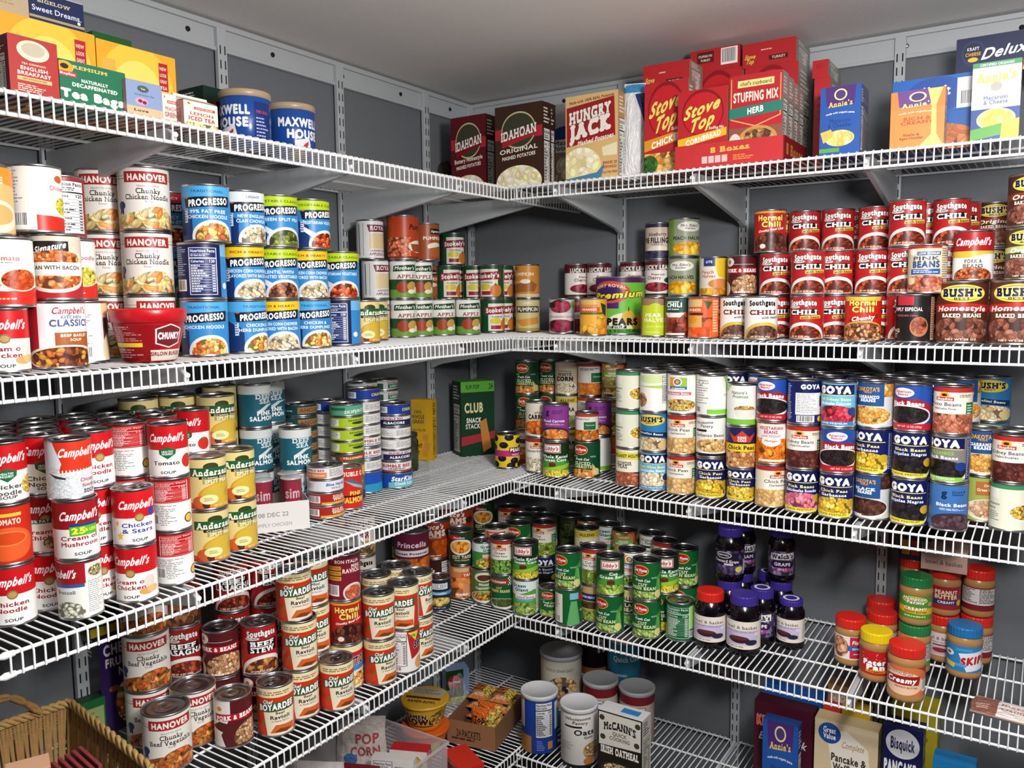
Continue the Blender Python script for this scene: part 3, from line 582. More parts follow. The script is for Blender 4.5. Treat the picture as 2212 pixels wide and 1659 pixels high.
def f(a):
    a.t('whole kernel', -.1, .27, .05, '3c342c', .75, 2, .2); a.t('WHITE', -.1, .38, .09, '241c18', .8, 3, 0, None, 3, 0, 0, 1); a.t('CORN', -.1, .52, .12, '1c1614', .95, 8); a.e(-.1, .8, .72, .19, 'f4efe2'); a.food(('e', -.1, .8, .65, .16), ['e8dcb0', 'd8c88c', 'f2ead0'], .022, 200, 1.6); a.e(-.75, .15, .16, .08, 'f4f0e8'); a.e(-.75, .15, .06, .04, 'a83c2c')
K('wc', 'vegetable_can', 'std', 'beige white corn can', 'd6c8b0', f)
def f(a):
    a.t('sliced', .05, .28, .07, '3c342c', .55, 2, .3); a.t('CARROTS', 0, .42, .13, '1c1614', 1.15, 7); a.e(-.75, .15, .14, .07, 'f4f0e8'); a.food(('e', 0, .74, .95, .22), ['e07028', 'ec8438', 'd05c1c'], .07, 80, 1.2)
K('sc', 'vegetable_can', 'std', 'beige sliced carrots can', 'e4dac8', f)
def f(a):
    a.food(('r', -2, 0, 2, 1), ['c85c2c', '6c9c34', 'd8b054', '8c3c1c', '4c7c2c'], .07, 200, 1.6); a.r(-.62, .08, .45, .72, 'b08c5c'); a.t('HARVEST', -.08, .14, .045, 'f2e8d0', .6, 3); a.r(-.62, .22, .45, .38, '78b83c'); a.t('MIXED', -.08, .27, .05, 'ffffff', .5, 4); a.t('VEGETABLES', -.08, .34, .05, 'ffffff', .9, 4); a.food(('e', -.08, .52, .38, .1), ['e0c87c', 'c89850', '8cac4c'], .03, 40); a.r(-.5, .65, .3, .68, '90d050'); a.ln(-.6, .85, .1, .93, 1, 'ffffff', .8)
K('mv', 'vegetable_can', 'std', 'brown and green mixed vegetables can', '6c7c3c', f)
def f(a):
    for x, y in ((-.75, .1), (.1, .06), (.7, .18), (-.85, .38), (-.2, .3), (.85, .42), (-.7, .92), (-.3, .72), (.4, .8), (.8, .92), (.2, .95), (-1.4, .3), (1.4, .7)): a.e(x, y, .24, .1, '18141a'); a.e(x - .06, y - .02, .06, .025, '4c4450')
    a.r(-2, .47, 2, .66, 'c02c78'); a.r(.1, .38, 1.2, .54, '141014'); a.t('PEARLS', .55, .46, .1, 'ffffff', .8, 7); a.t('MEDIUM', .5, .61, .05, 'f4d8e8', .5, 4)
K('ol', 'vegetable_can', 'std', 'yellow black olives can', 'e8c832', f)
def f(a):
    a.r(-2, 0, 2, .12, 'ece6e0'); a.e(0, .3, .6, .18, 'f0e4d0'); a.r(-.4, .2, .4, .34, '44486c'); a.r(-2, .45, 2, .62, 'd07828'); a.t('CUT', -.1, .58, .06, 'f8f0e0', .3, 4); a.t('SWEET POTATOES', 0, .67, .06, 'f8f0e0', 1.3, 4); a.r(-2, .85, 2, 1, '9c2c1c')
K('sp', 'vegetable_can', 'std', 'sweet potato can with farm picture', 'b85c28', f)
def f(a): a.r(.1, 0, 1.2, 1, 'd8622c'); a.ln(-.1, .1, .9, .45, 7, 'f0b890', .4); a.bar(-.3, .6, .5, .95)
K('or', 'vegetable_can', 'std', 'orange can turned to its barcode', 'd8541c', f)
def f(a): a.p([(-1, .05), (1, 0), (1, .2), (-1, .25)], 'd8c03c'); a.t('ALLENS', 0, .13, .08, '2c3c1c', .8, 4); a.t('OKRA', 0, .42, .12, '1c2418', .8, 6); a.food(('e', 0, .8, .9, .2), ['7c8c4c', '94a060'], .06, 50)
K('al', 'vegetable_can', 'std', 'cream okra can with yellow ribbon', 'dcd2bc', f)
def f(a):
    a.p([(-2, 0), (2, 0), (2, .3), (.5, .25), (-.4, .42), (-2, .38)], 'e4eef0'); a.t('Green', -.3, .13, .09, '14583c', .75, 4, .1); a.t('Giant', -.15, .25, .09, '14583c', .7, 4, .1); a.r(-.5, .4, .6, .53, 'f6eef0'); a.t('CUT', .05, .435, .035, 'c0345c', .2, 4); a.t('GREEN BEANS', .05, .49, .05, 'c0345c', .95, 4); a.r(-.4, .54, .45, .6, '5cacd4'); a.food(('e', 0, .85, 1.0, .2), ['8cac4c', '74983c', 'b4c478'], .035, 110, 2.4); a.r(.65, .03, 1.0, .95, 'e8eee8'); a.ln(.68, .06, .97, .9, 14, '6c7c6c')
K('gi', 'vegetable_can', 'std', 'pale green cut beans can with wavy top', '58a83c', f)
def f(a):
    a.p([(-2, 0), (2, 0), (2, .4), (-2, .3)], 'dfeaec'); a.t('Green', .2, .13, .11, '14583c', .7, 4, .1); a.t('Giant', .3, .27, .11, '14583c', .65, 4, .1); a.r(-.05, .45, .8, .58, 'f0b8c8'); a.food(('e', .3, .8, .8, .22), ['f0d060', 'e8b83c', 'd8602c', '8cb44c'], .05, 80, 1.3)
K('gis', 'vegetable_can', 'small', 'small pale green corn can with wavy top', '3c8c3c', f)
def f(a): a.e(0, .2, .5, .15, 'e8e4da'); a.e(0, .22, .35, .1, '5c3424'); a.t('Mixed', 0, .43, .07, 'f2f0e0', .5, 5); a.t('Vegetables', 0, .54, .07, 'f2f0e0', .95, 3); a.e(0, .82, .8, .18, 'eeeae0'); a.food(('e', 0, .8, .7, .14), ['e07c2c', '7cac3c', 'd8502c', 'e8c860'], .03, 110, 1.1)
K('mg', 'vegetable_can', 'std', 'olive green mixed vegetables can with bowl', '5a7a3c', f)
def f(a):
    for i in range(16):
        for j in range(6): a.r(.3 + i * .06, j * .045, .36 + i * .06, j * .045 + .045, 'f2f2ec' if (i + j) % 2 else '12502c')
    a.r(-1, .08, .35, .25, 'a0341c'); a.t('Hackmans', -.25, .165, .08, 'f6ead8', .9, 4); a.t('CUT', -.15, .36, .06, 'e8d860', .3, 4); a.t('GREEN BEANS', -.15, .46, .07, 'e8d860', 1.1, 5, 0, None, 3, 0, 0, 1); a.r(.6, .3, 1.1, .7, 'eaeae4'); a.e(0, .85, .85, .17, 'eeeae0'); a.food(('e', 0, .82, .72, .13), ['5c6c34', '708044', '485824'], .03, 70, 2.6)
K('hk', 'vegetable_can', 'std', 'green checkered cut beans can', '14583a', f)
def f(a): a.e(-.4, .15, .4, .08, 'b8302c'); a.t('Shurfine', -.1, .15, .05, 'ffffff', .6); a.e(0, .45, .65, .25, 'f0ece0'); a.food(('e', 0, .45, .5, .19), ['e89028', 'dc7c1c', 'f0a448'], .075, 30, 1.2); a.t('CUT YAMS', .05, .77, .09, 'f0ead0', 1.05, 4, 0, None, 3, 0, 0, 1); a.t('Sweet Potatoes', .05, .87, .05, 'e0d8b8', .8, 3)
K('cy', 'vegetable_can', 'std', 'dark green cut yams can with white oval', '2c3c20', f)
def f(a): a.t("Bruce's", -.05, .1, .14, 'ffffff', .9, 4, .3); a.t('YAMS', 0, .3, .16, 'f6ece0', .95, 9); a.t('SWEET POTATOES', -.1, .42, .045, 'f6ece0', .8, 4); a.food(('r', -2, .5, 2, .92), ['dc6c14', 'e88428', 'c8560c'], .12, 60, 1.4); a.e(.65, .3, .2, .1, '3c2418'); a.ln(-.7, .93, .7, .98, 1, 'f0e4c8')
K('br', 'vegetable_can', 'big', 'large orange yams can', 'a83814', f, 'r')
def f(a): a.t("Bruce's", -.5, .3, .13, 'f2ece4', .8, 4, .3); a.t('YAMS', -.6, .55, .12, 'c05c2c', .7, 8); a.facts(.15, .04, .9, .9)
K('brk', 'vegetable_can', 'big', 'large dark brown yams can', '3c1c14', f, 'r')
def f(a): a.t('Princella', 0, .3, .14, 'f2e4ea', 1.2, 4, .1); a.r(-.8, .45, .8, .62, 'ece4e6'); a.t('Sweet Potatoes', 0, .54, .06, '241418', 1.3, 4); a.food(('r', -2, .68, 2, 1), ['d8742c', 'c86420'], .1, 60, 1.3)
K('pc', 'vegetable_can', 'big', 'large plum purple sweet potato can', '6c1c3c', f, 'r')
def f(a): a.r(-.3, .04, .5, .15, 'd8c090'); a.r(.1, .18, .9, .34, 'd85c28'); a.t('YAMS', .5, .26, .08, 'ffffff', .6, 5); a.food(('r', -2, .35, 2, .98), ['e48c4c', 'd87838', 'eca468'], .1, 90, 1.3); a.r(.2, .55, .8, .85, 'e0966c'); a.ln(-.2, .85, .7, .93, 1, 'ffffff', .8)
K('yo', 'vegetable_can', 'std', 'pale orange cut yams can', 'd88450', f)
def f(a): a.t("Bruce's", 0, .3, .18, 'f6f0e8', 1.1, 4, .3); a.t('YAMS', 0, .6, .18, 'e8dccc', 1.0, 8); a.e(0, .9, .7, .12, '8c3c1c')
K('brd', 'vegetable_can', 'big', 'large black yams can', '1c1210', f, 'r')
def f(a): a.r(-.5, .1, .5, .3, 'f2f0ea'); a.t('CIRIO', 0, .2, .12, 'ffffff', .8, 5, 0, '1c2c4c', 6); a.r(-1, .38, 1, .5, '4c98c8'); a.t('Cannellini', 0, .44, .06, 'ffffff', .8, 3); a.food(('e', 0, .72, .7, .15), ['e0c878', 'd0b458'], .06, 30); a.t('NET WT 14 OZ', 0, .93, .04, 'dfe6ee', .7)
K('ci', 'bean_can', 'slim', 'slim navy bean can with gold lid', '18243c', f)
def f(a): a.r(-.9, .2, .6, .65, '101a6c'); a.t('GOYA', -.1, .42, .3, 'ffffff', 1.2, 9); a.e(.3, .85, .6, .15, 'd8c060'); a.t('Black Beans', -.2, .8, .1, 'e8e08c', .9, 4)
K('gof', 'bean_can', 'flat', 'low navy can with pull ring', '141e78', f, 'b')
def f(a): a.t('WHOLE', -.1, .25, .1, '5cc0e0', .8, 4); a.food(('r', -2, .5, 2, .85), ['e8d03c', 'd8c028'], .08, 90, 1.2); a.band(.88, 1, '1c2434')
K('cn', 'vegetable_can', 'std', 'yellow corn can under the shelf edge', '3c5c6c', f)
def f(a): a.r(-.6, .06, .5, .22, 'd84838'); a.t('NO SALT', 0, .14, .05, 'ffffff', .8, 4); a.t('mixed', 0, .35, .09, '2c241c', .6, 3, .3); a.t('VEGETABLES', 0, .48, .1, '1c1614', 1.2, 7); a.food(('e', 0, .8, .9, .18), ['e08c3c', '7ca43c', 'e0cc70'], .05, 70)
K('mx', 'vegetable_can', 'std', 'beige mixed vegetables can with red tag', 'ddd2be', f)
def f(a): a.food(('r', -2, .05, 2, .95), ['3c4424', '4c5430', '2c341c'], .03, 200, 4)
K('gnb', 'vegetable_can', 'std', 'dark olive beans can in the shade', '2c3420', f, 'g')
def f(a): a.t('Green', 0, .3, .12, 'b83c44', .8, 4); a.t('Beans', 0, .5, .12, '3c5c94', .8, 4); a.food(('e', 0, .85, .8, .12), GB, .04, 50)
K('pbn', 'vegetable_can', 'std', 'pale blue green beans can', 'a8b8d0', f)
def f(a): a.r(-2, .04, 2, .14, 'e0d46c'); a.r(-2, .35, 2, .68, '1a2a5c'); a.t('ALLENS', 0, .25, .1, '1a2a5c', 1.0, 6); a.t('LAKE', 0, .44, .1, 'f2e88c', .7, 6); a.t('BEANS', 0, .58, .1, 'f2e88c', .9, 6); a.food(('r', -2, .7, 2, 1), ['6ca054', '588c44', '84b468'], .06, 160, 1.4)
K('ae', 'vegetable_can', 'std', 'yellow and navy beans can', 'e4dc9c', f)
def f(a): a.r(-.7, .2, .1, .42, '24386c'); a.t('GREEN BEANS', -.3, .31, .06, 'ffffff', .7); a.food(('r', -.7, .45, .1, .65), ['5c4424', '4c3820'], .05, 30); a.food(('r', -2, .7, 2, 1), GB, .04, 200, 2.4); a.p([(.2, 0), (.6, 0), (.4, 1), (.1, 1)], '8ca84c')
K('tb', 'vegetable_can', 'std', 'tan green beans can with navy tag', 'c8a870', f)

def f(a):
    a.food(('r', -1.1, .66, 1.1, .98), ['e8e4d8'], .02, 10); a.band(.5, .78, '1c4c2c'); a.band(.78, 1, '6c9c3c'); a.r(-2, .0, 2, .5, 'ecebe4'); a.p([(-.45, .12), (.75, .08), (.85, .26), (-.5, .28)], '12492c'); a.t("Mother's", .15, .185, .09, 'f2f2e8', 1.05, 4, .3); a.t('APPLE', .2, .42, .095, '8c2428', .95, 2, 0, None, 3, 0, 0, 1); a.t('Sauce', .3, .51, .05, '5c3c34', .42, 2); a.e(0, .72, .32, .16, 'a03c20'); a.e(.5, .7, .28, .14, 'c8a04c'); a.e(.45, .84, .2, .06, 'f0ead8'); a.e(.75, .8, .14, .09, 'f0ead8')
K('mo', 'fruit_can', 'mos', 'white and green apple sauce can', 'ecebe4', f)
def f(a):
    a.r(-.75, .08, -.7, .92, '3c3c44'); a.r(-.5, .06, -.48, .94, '3c3c44'); a.p([(-.3, .1), (.9, .1), (.9, .28), (-.2, .3)], '6c1c30'); a.t('ROYAL', .3, .19, .1, 'f2eaec', .9, 3, 0, None, 3, 0, 0, 1); a.r(-.2, .33, .8, .75, 'd8c498'); a.t('UNSWEETENED', .3, .81, .05, '6c1c30', .9); a.t('APPLESAUCE', .3, .9, .07, '6c1c30', 1.0, 3)
K('ry', 'fruit_can', 'mos', 'white applesauce can with maroon ribbon', 'e2e2e4', f)
def f(a):
    a.food(('r', -1.5, .5, .1, .98), ['d86840', 'e4845c'], .045, 120, 1); a.t('Pumpkin', .55, .25, .12, '2c1410', .95, 4, .2); a.e(.5, .72, .5, .15, 'ece4da'); a.p([(.1, .66), (1, .66), (.8, .85), (.2, .85)], '9c5028'); a.r(-2, .96, 2, 1, '8c2c14')
K('pk1', 'fruit_can', 'pump', 'big orange-red pumpkin can', 'b4421c', f)
def f(a):
    a.r(.1, .12, .8, .28, '1c1614'); a.t('Signature', .45, .2, .06, 'f0ece4', .6, 3, .2); a.t('PUMPKIN', .3, .4, .09, 'f0e4d0', 1.1, 4); a.e(.4, .64, .45, .12, 'e8dcc8'); a.p([(0, .7), (.9, .6), (.9, .9), (.1, .95)], 'a85c30')
K('pk2', 'fruit_can', 'std', 'brown-orange pumpkin can', '9c4a28', f)
def f(a):
    a.r(-.5, .1, .6, .97, 'f0ece0'); a.p([(-.7, .22), (.72, .17), (.8, .42), (-.7, .46)], 'a8242c'); a.t("Stokely's", .03, .31, .13, 'ffffff', 1.3, 6, 0, '3c1014', 3, 0, .02); a.t('PUMPKIN', 0, .53, .05, '3c3c34', .6, 3); a.e(-.1, .66, .3, .1, 'e0d43c'); a.r(-.35, .8, .2, .92, 'a8242c'); a.e(.5, .78, .32, .2, 'd8802c'); a.r(.42, .55, .5, .62, '4c5c2c')
K('st', 'fruit_can', 'std', 'green pumpkin can with red ribbon', '16522f', f, 'g')
def f(a):
    a.r(-.9, .04, -.4, .14, 'b83c2c'); a.t('PUMPKIN', -.05, .27, .1, 'f4e8d0', 1.2, 5); a.p([(-.9, .52), (.3, .45), (.8, .6), (.6, .82), (-.6, .85)], 'a0602c'); a.p([(-.9, .52), (.3, .45), (.3, .52), (-.9, .6)], 'dca868'); a.e(.1, .5, .28, .07, 'f4f0e4'); a.band(.9, 1, 'e0c89c')
K('lp', 'fruit_can', 'std', 'golden orange pumpkin can with pie', 'd08c34', f)
def f(a):
    a.t('LIBBYS', 0, .1, .06, 'f0ece0', .5, 4); a.r(-.7, .2, .7, .4, '2c2418'); a.t('PUMPKIN', 0, .3, .12, 'f4efe0', 1.2, 5); a.p([(-.8, .65), (.6, .55), (.7, .75), (-.3, .85)], 'd89838'); a.band(.9, 1, 'b89c4c')
K('lp2', 'fruit_can', 'std', 'cream pumpkin can with pie slice', 'd4c890', f)
def f(a):
    a.r(-2, .4, 2, .63, 'e6dedd'); a.t('CRANBERRY SAUCE', 0, .52, .06, 'a87880', 1.5, 3); a.food(('e', -.1, .2, .6, .2), ['8c2034', 'a0304a'], .1, 20, 1); a.food(('e', -.1, .8, .8, .2), ['7c1c34', '94304c'], .14, 16, 1); a.r(-.9, .08, -.35, .24, '1c2020'); a.e(.75, .15, .3, .12, '84b45c'); a.r(.5, .65, .75, .95, '2c4024')
K('cs', 'fruit_can', 'std', 'white cranberry sauce can', 'c8d4d0', f)
def f(a):
    a.food(('r', -2, .5, 2, 1), ['f0a01c', 'e88c14', 'f4b440'], .12, 60, 1.3); a.r(-.85, .02, .25, .3, 'e0b870'); a.t('MANDARIN', -.3, .18, .06, 'd85c1c', .9, 4); a.r(-.85, .22, .25, .36, 'dc5c20'); a.t('ORANGES', -.3, .29, .06, 'ffffff', .8, 4); a.r(-.85, .37, .4, .43, '4c6c2c'); a.r(-.7, .45, .1, .72, 'f0b03c'); a.p([(.3, .1), (.8, .2), (.6, .5), (.4, .4)], '2c3c1c'); a.r(.65, .05, .9, .95, 'e06c2c'); a.ln(.67, .08, .88, .6, 12, 'f4d0b0')
K('mn', 'fruit_can', 'std', 'yellow-orange mandarin oranges can', 'e8a828', f)
def f(a):
    a.band(0, .08, '4c1c54'); a.r(-1.1, .02, -.1, .55, '4c2070'); a.e(-.35, .25, .55, .2, 'c85440'); a.e(-.4, .27, .4, .14, '3c2064'); a.t('PORT ROYAL', -.35, .13, .05, 'f4dcb0', .9, 4, 0, None, 3, .05); a.t('Premium', -.1, .3, .11, 'f0e040', 1.5, 6, .3, '201020', 4, 0, .03); a.e(.05, .85, .5, .22, 'e4e8c8'); a.e(.15, .72, .18, .14, 'd8b03c'); a.e(.45, .82, .22, .16, 'cc9c34'); a.r(.14, .52, .17, .6, '4c3c1c'); a.t('PEARS', .0, .79, .11, '14140f', .85, 8); a.r(-.6, .86, .1, .91, '14140f'); a.t('LIGHT SYRUP', -.25, .885, .04, 'ffffff', .6, 4); a.band(.92, 1, '3c9438'); a.t('6 LB. 9 OZ. / 2.98 kg', 0, .96, .035, '14200f', 1, 4); a.r(.85, .1, 1.1, .9, 'dfe8d0'); a.ln(.87, .12, 1.08, .85, 14, '5c7c4c')
K('pe', 'fruit_can', 'ten', 'very large green pears can', '6cbc3c', f, 'g')
def f(a): a.band(0, .1, '2c2c4c'); a.t('blueberry', -.05, .3, .1, '3c3448', .9, 3, .3); a.t('PIE FILLING', -.15, .48, .14, '2c2c3c', 1.3, 7); a.t('TOPPING', -.1, .6, .04, '4c4454', .6); a.e(0, .75, .6, .1, 'e8e0d0'); a.food(('r', -2, .78, 2, 1), ['2c2c4c', '3c3c60', '22203c'], .05, 240, 1)
K('bf', 'fruit_can', 'std', 'cream blueberry filling can', 'd4c4b0', f)
def f(a): a.band(0, .25, '5c1424'); a.t('LUCKY LEAF', 0, .17, .12, 'f2ece4', 1.4, 7, 0, '1c2c14', 4); a.t('Premium', .1, .38, .06, '6c2430', .65, 3, .2); a.t('Cherry', -.1, .48, .09, '6c2430', .7, 3); a.food(('e', 0, .75, .7, .14), ['8c1c2c', 'a02c3c'], .07, 40, 1); a.e(.6, .55, .2, .08, '24503c'); a.band(.94, 1, '3c2c24')
K('lk', 'fruit_can', 'std', 'white cherry filling can with maroon top', 'ece6e2', f)
def f(a): a.r(-1.2, 0, -.6, 1, '7ca03c'); a.r(.85, 0, 1.3, 1, '7ca03c'); a.e(.1, .2, .55, .14, 'f0eee4'); a.t("Mrs. Eden's", .1, .17, .07, '3c3c34', .8, 2, .3); a.t('Kitchen', .1, .25, .05, '3c3c34', .45, 2, .3); a.t('PEACH HALVES', 0, .52, .09, '28281c', 1.3, 4); a.food(('e', .1, .8, .75, .18), ['e8a81c', 'dc9410', 'f0bc40'], .1, 30, 1.6)
K('ph', 'fruit_can', 'app', 'olive and white peach halves can', '98a088', f)
def f(a): a.p([(-.1, 0), (1.2, 0), (1.2, .7), (.2, .5)], 'e8c428'); a.r(-.5, 0, .05, .22, '2c3c7c'); a.t('LITE', -.22, .1, .06, 'ffffff', .3); a.t('Peach', -.3, .38, .085, 'c86c48', .6, 3); a.t('Halves', -.25, .49, .085, 'c86c48', .65, 3); a.e(.3, .7, .55, .14, 'd88c48'); a.food(('r', -2, .82, 2, 1), ['e8a02c', 'd88c1c'], .1, 60, 1.3)
K('py', 'fruit_can', 'std', 'white and yellow peach halves can', 'e8e4d8', f)
def f(a): a.r(-.7, .18, .75, 1, 'c0d028'); a.e(0, .22, .28, .1, 'c0d028'); a.t('PEAR', -.1, .45, .1, 'f4f6d8', .75, 3); a.t('HALVES', -.02, .58, .1, 'f4f6d8', 1.05, 3); a.t('LIGHT SYRUP', 0, .76, .04, 'e4ec90', .9); a.ln(-.5, .9, .5, .95, 1, 'e4ec90')
K('pl', 'fruit_can', 'std', 'lime green pear halves can', '9c7c5c', f)
def f(a): a.food(('r', -2, 0, 2, 1), ['8c3820', '6c2818', 'a84c2c'], .075, 190, 1.5); a.r(-1, 0, .3, .36, '18483c'); a.t('vegetarian', -.45, .08, .045, 'ffffff', .6); a.t('CHILI', -.4, .17, .11, 'ffffff', .75, 6); a.t('with beans', -.45, .28, .045, 'ffffff', .6); a.p([(-.9, .38), (.1, .38), (-.1, .5), (-.7, .5)], 'e8e8e0'); a.r(-.9, .92, .1, .97, 'f0ece4')
K('vc', 'chili_can', 'std', 'vegetarian chili can with dark green panel', '6c2818', f, 'r')
def f(a): a.food(('r', -2, .5, 2, 1), ['e0602c', 'd04c1c', 'e88444'], .14, 50, 1.2); a.r(-.9, .03, .05, .25, 'd8b878'); a.r(-.9, .22, .05, .38, 'dc5420'); a.t('PEACH SLICES', -.42, .3, .06, 'ffffff', .85, 4); a.r(-.9, .38, .1, .43, '2c2424'); a.r(-.85, .45, .05, .75, 'd8a860'); a.e(-.4, .55, .25, .1, 'e8941c'); a.r(.5, .03, 1.0, .95, 'e4702c'); a.ln(.53, .06, .95, .9, 12, 'f6d4b8'); a.p([(.1, .05), (.5, .1), (.3, .3)], '3c5c2c')
K('ps', 'fruit_can', 'std', 'orange peach slices can', 'd8582c', f)
def f(a): a.e(-.62, .14, .25, .12, 'ece8e0'); a.e(-.62, .14, .08, .05, 'c85c2c'); a.r(-.4, .2, .5, .21, 'e8dcd8'); a.r(-1, .3, .85, .44, 'b81c20'); a.t('PORK & BEANS', -.05, .37, .08, 'ffffff', 1.5, 6, 0, None, 3, 0, 0, 1); a.food(('e', .35, .8, .85, .32, .45, .97), ['c8986c', 'b88458', 'd8b08c'], .033, 260, 1.4); a.e(-.9, .85, .35, .2, 'e6e0d8'); a.ln(-.3, .92, .4, .97, 1, 'f0e8dc', .8)
K('pb', 'bean_can', 'std', 'dark maroon pork and beans can', '5a1c20', f, 'r')
def f(a): a.p([(-1.6, 0), (-.1, 0), (-.1, .35), (-.45, .75), (-.3, 1), (-1.6, 1)], 'e8e4de'); a.e(-.5, .18, .22, .1, 'f0ece6'); a.e(-.5, .17, .1, .05, 'd8902c'); a.r(-.7, .28, 1, .43, 'b81c20'); a.t('PORK & BEANS', .1, .355, .085, 'ffffff', 1.45, 6, 0, None, 3, 0, .03, 1); a.food(('e', .7, .82, .7, .34, .5, .97), ['c8986c', 'b88458', 'd8b08c'], .033, 200, 1.4); a.p([(-.9, .6), (-.5, .45), (-.1, .5), (-.2, .7)], '5a1c20')
K('pb2', 'bean_can', 'std', 'white and maroon pork and beans can', '5a1c20', f, 'r')
def f(a): a.p([(-1.2, 0), (.6, 0), (.6, .05), (-1.2, .05)], 'b8281c'); a.r(.5, .0, .9, 1, 'd8ccb4'); a.ln(.52, .05, .88, .95, 18, '6c6454', .5); a.e(-.55, .12, .16, .07, 'f4f0e8'); a.r(-.35, .12, .45, .2, '3058a0'); a.t('LOW SODIUM', .05, .16, .045, 'ffffff', .7, 4); a.t('PINK', -.05, .27, .08, '3c4c7c', .9, 3); a.t('BEANS', -.05, .4, .13, '34508c', .95, 7); a.r(-.6, .5, .45, .62, '3058a0'); a.ln(-.5, .52, .4, .6, 2, 'e4e8f0'); a.food(('e', -.1, .82, .85, .19), ['b86850', 'c87c60', 'a85440'], .045, 100, 1.5); a.e(-.6, .76, .18, .08, 'e8dcb0')
K('pi', 'bean_can', 'std', 'tan pink beans can with blue lettering', 'd9cba8', f)
def f(a): a.r(-.55, 0, .1, .2, 'b8283c'); a.r(-.75, .2, .45, .38, '241c20'); a.r(-.73, .21, .43, .37, '1a1618'); a.t('SIMPLY ESPECIAL', -.15, .29, .075, 'f0ecea', 1.1, 4); a.t('MEXICAN CHILI', -.15, .43, .04, 'b85c64', .8); a.e(.3, .68, .32, .22, 'b07048'); a.food(('e', .3, .66, .27, .18), ['8c4430', 'a05840'], .05, 30, 1.6); a.t('10G', -.6, .77, .075, 'd8cc8c', .4, 5); a.ln(-.85, .83, -.4, .95, 3, 'c8c4bc'); a.r(.75, .02, 1.1, .98, 'c09878'); a.ln(.78, .05, 1.05, .95, 18, '5c4438', .5)
K('se', 'chili_can', 'std', 'black chili can with spoon of beans', '1a1618', f)
def f(a): a.r(-1, .08, 1, .3, '8c2c24'); a.food(('e', 0, .9, .8, .4, .55, 1), ['7c4c30', '9c6c48', '5c3420'], .06, 60); a.e(0, .2, .2, .1, 'e8e4dc')
K('bw', 'stew_can', 'chef', 'maroon can with white bowl', '8c2420', f, 'r')
def f(a): a.p([(-1, 0), (1, 0), (1, .3), (-1, .1)], 'd88c2c'); a.t('BISQUE', 0, .2, .09, 'ffffff', .9); a.e(.2, .75, .7, .25, 'ecdcc0'); a.e(.2, .72, .55, .16, 'e0a868')
K('bq', 'soup_can', 'std', 'peach-coloured bisque can', 'e0b070', f)
def ahold(l, pic, bl='d42c1c'):
    def f(a):
        a.e(-.5, .15, .15, .06, 'c85c2c'); a.p([(-.6, .1), (-.5, .04), (-.4, .1), (-.5, .14)], '7c2c24'); a.t(l, 0, .29, .07, 'b84c54', .1 * len(l) + .05, 2); a.ln(-.55, .35, .4, .38, 1, '8c8488'); a.p([(-1.3, .76), (0, .8), (1.3, .7), (1.3, 1), (-1.3, 1)], bl); a.e(.35, .62, .5, .18, 'ece0c8'); a.food(('e', .35, .62, .46, .16), pic, .03, 90, 2); a.p([(-.6, .7), (-.3, .55), (-.1, .72)], 'd8944c'); a.ln(-.5, .9, .4, .95, 1, 'f6d0c8')
    return f
K('ah1', 'soup_can', 'std', 'white chicken noodle can with red foot', 'eeeae4', ahold('Chicken Noodle', ['d8c83c', 'c8b82c', 'e4d868']))
K('ah2', 'soup_can', 'std', 'white tomato soup can with red foot', 'eeeae4', ahold('Tomato', ['cc4c1c', 'd85c2c', 'c04418']))
def f(a): a.ln(-.9, .06, -.3, .6, 10, '9c9890', .4); a.bar(-.8, .72, -.2, .96); KIND['ah1']['fn'](a) if 0 else None; a.e(.65, .17, .15, .06, 'c85c2c'); a.t('Chicken', .6, .32, .07, 'b84c54', .5, 2); a.p([(0, .76), (1.3, .8), (1.3, 1), (0, 1)], 'd42c1c'); a.food(('e', .75, .6, .25, .14), ['d8c83c', 'c8b82c'], .03, 40, 2)
K('ah3', 'soup_can', 'std', 'white chicken noodle can turned to barcode', 'eeeae4', f)
def f(a): a.r(-2, 0, 2, 1, 'd8ccb8'); a.r(-.6, .08, .35, .28, '1c1c1c'); a.t('Signature', -.1, .18, .1, 'ffffff', .8, 4, .2, None, 3, 0, .05); a.e(0, .35, .8, .14, 'e8e0d4', (.25, .42)); a.food(('e', 0, .36, .7, .13, .2, .42), ['d87038', 'c85c28', 'e0a060'], .03, 80); a.r(-2, .42, 2, .64, 'ece8e4'); a.t('BEAN WITH BACON', 0, .51, .06, '4c4444', 1.35, 4); a.band(.64, 1, 'b4242c'); a.e(0, .66, .85, .26, 'ece4d8', (.64, 1)); a.food(('e', 0, .66, .75, .2, .64, 1), ['d87038', 'c85c28', 'e0a060'], .035, 90)
K('bb', 'soup_can', 'std', 'bean with bacon soup can', 'd8ccb8', f)
def f(a): a.r(-1, 0, -.45, 1, 'b0242c'); a.e(-.8, .35, .3, .3, 'd8c8b0'); a.r(-1, .4, -.45, .55, 'e8e4dc'); a.r(-1, .55, -.45, .62, '78a83c'); a.band(0, .02, 'b0242c'); a.facts(-.35, .05, .75, .97)
K('nf', 'soup_can', 'std', 'red can turned to white nutrition table', 'b0242c', f)

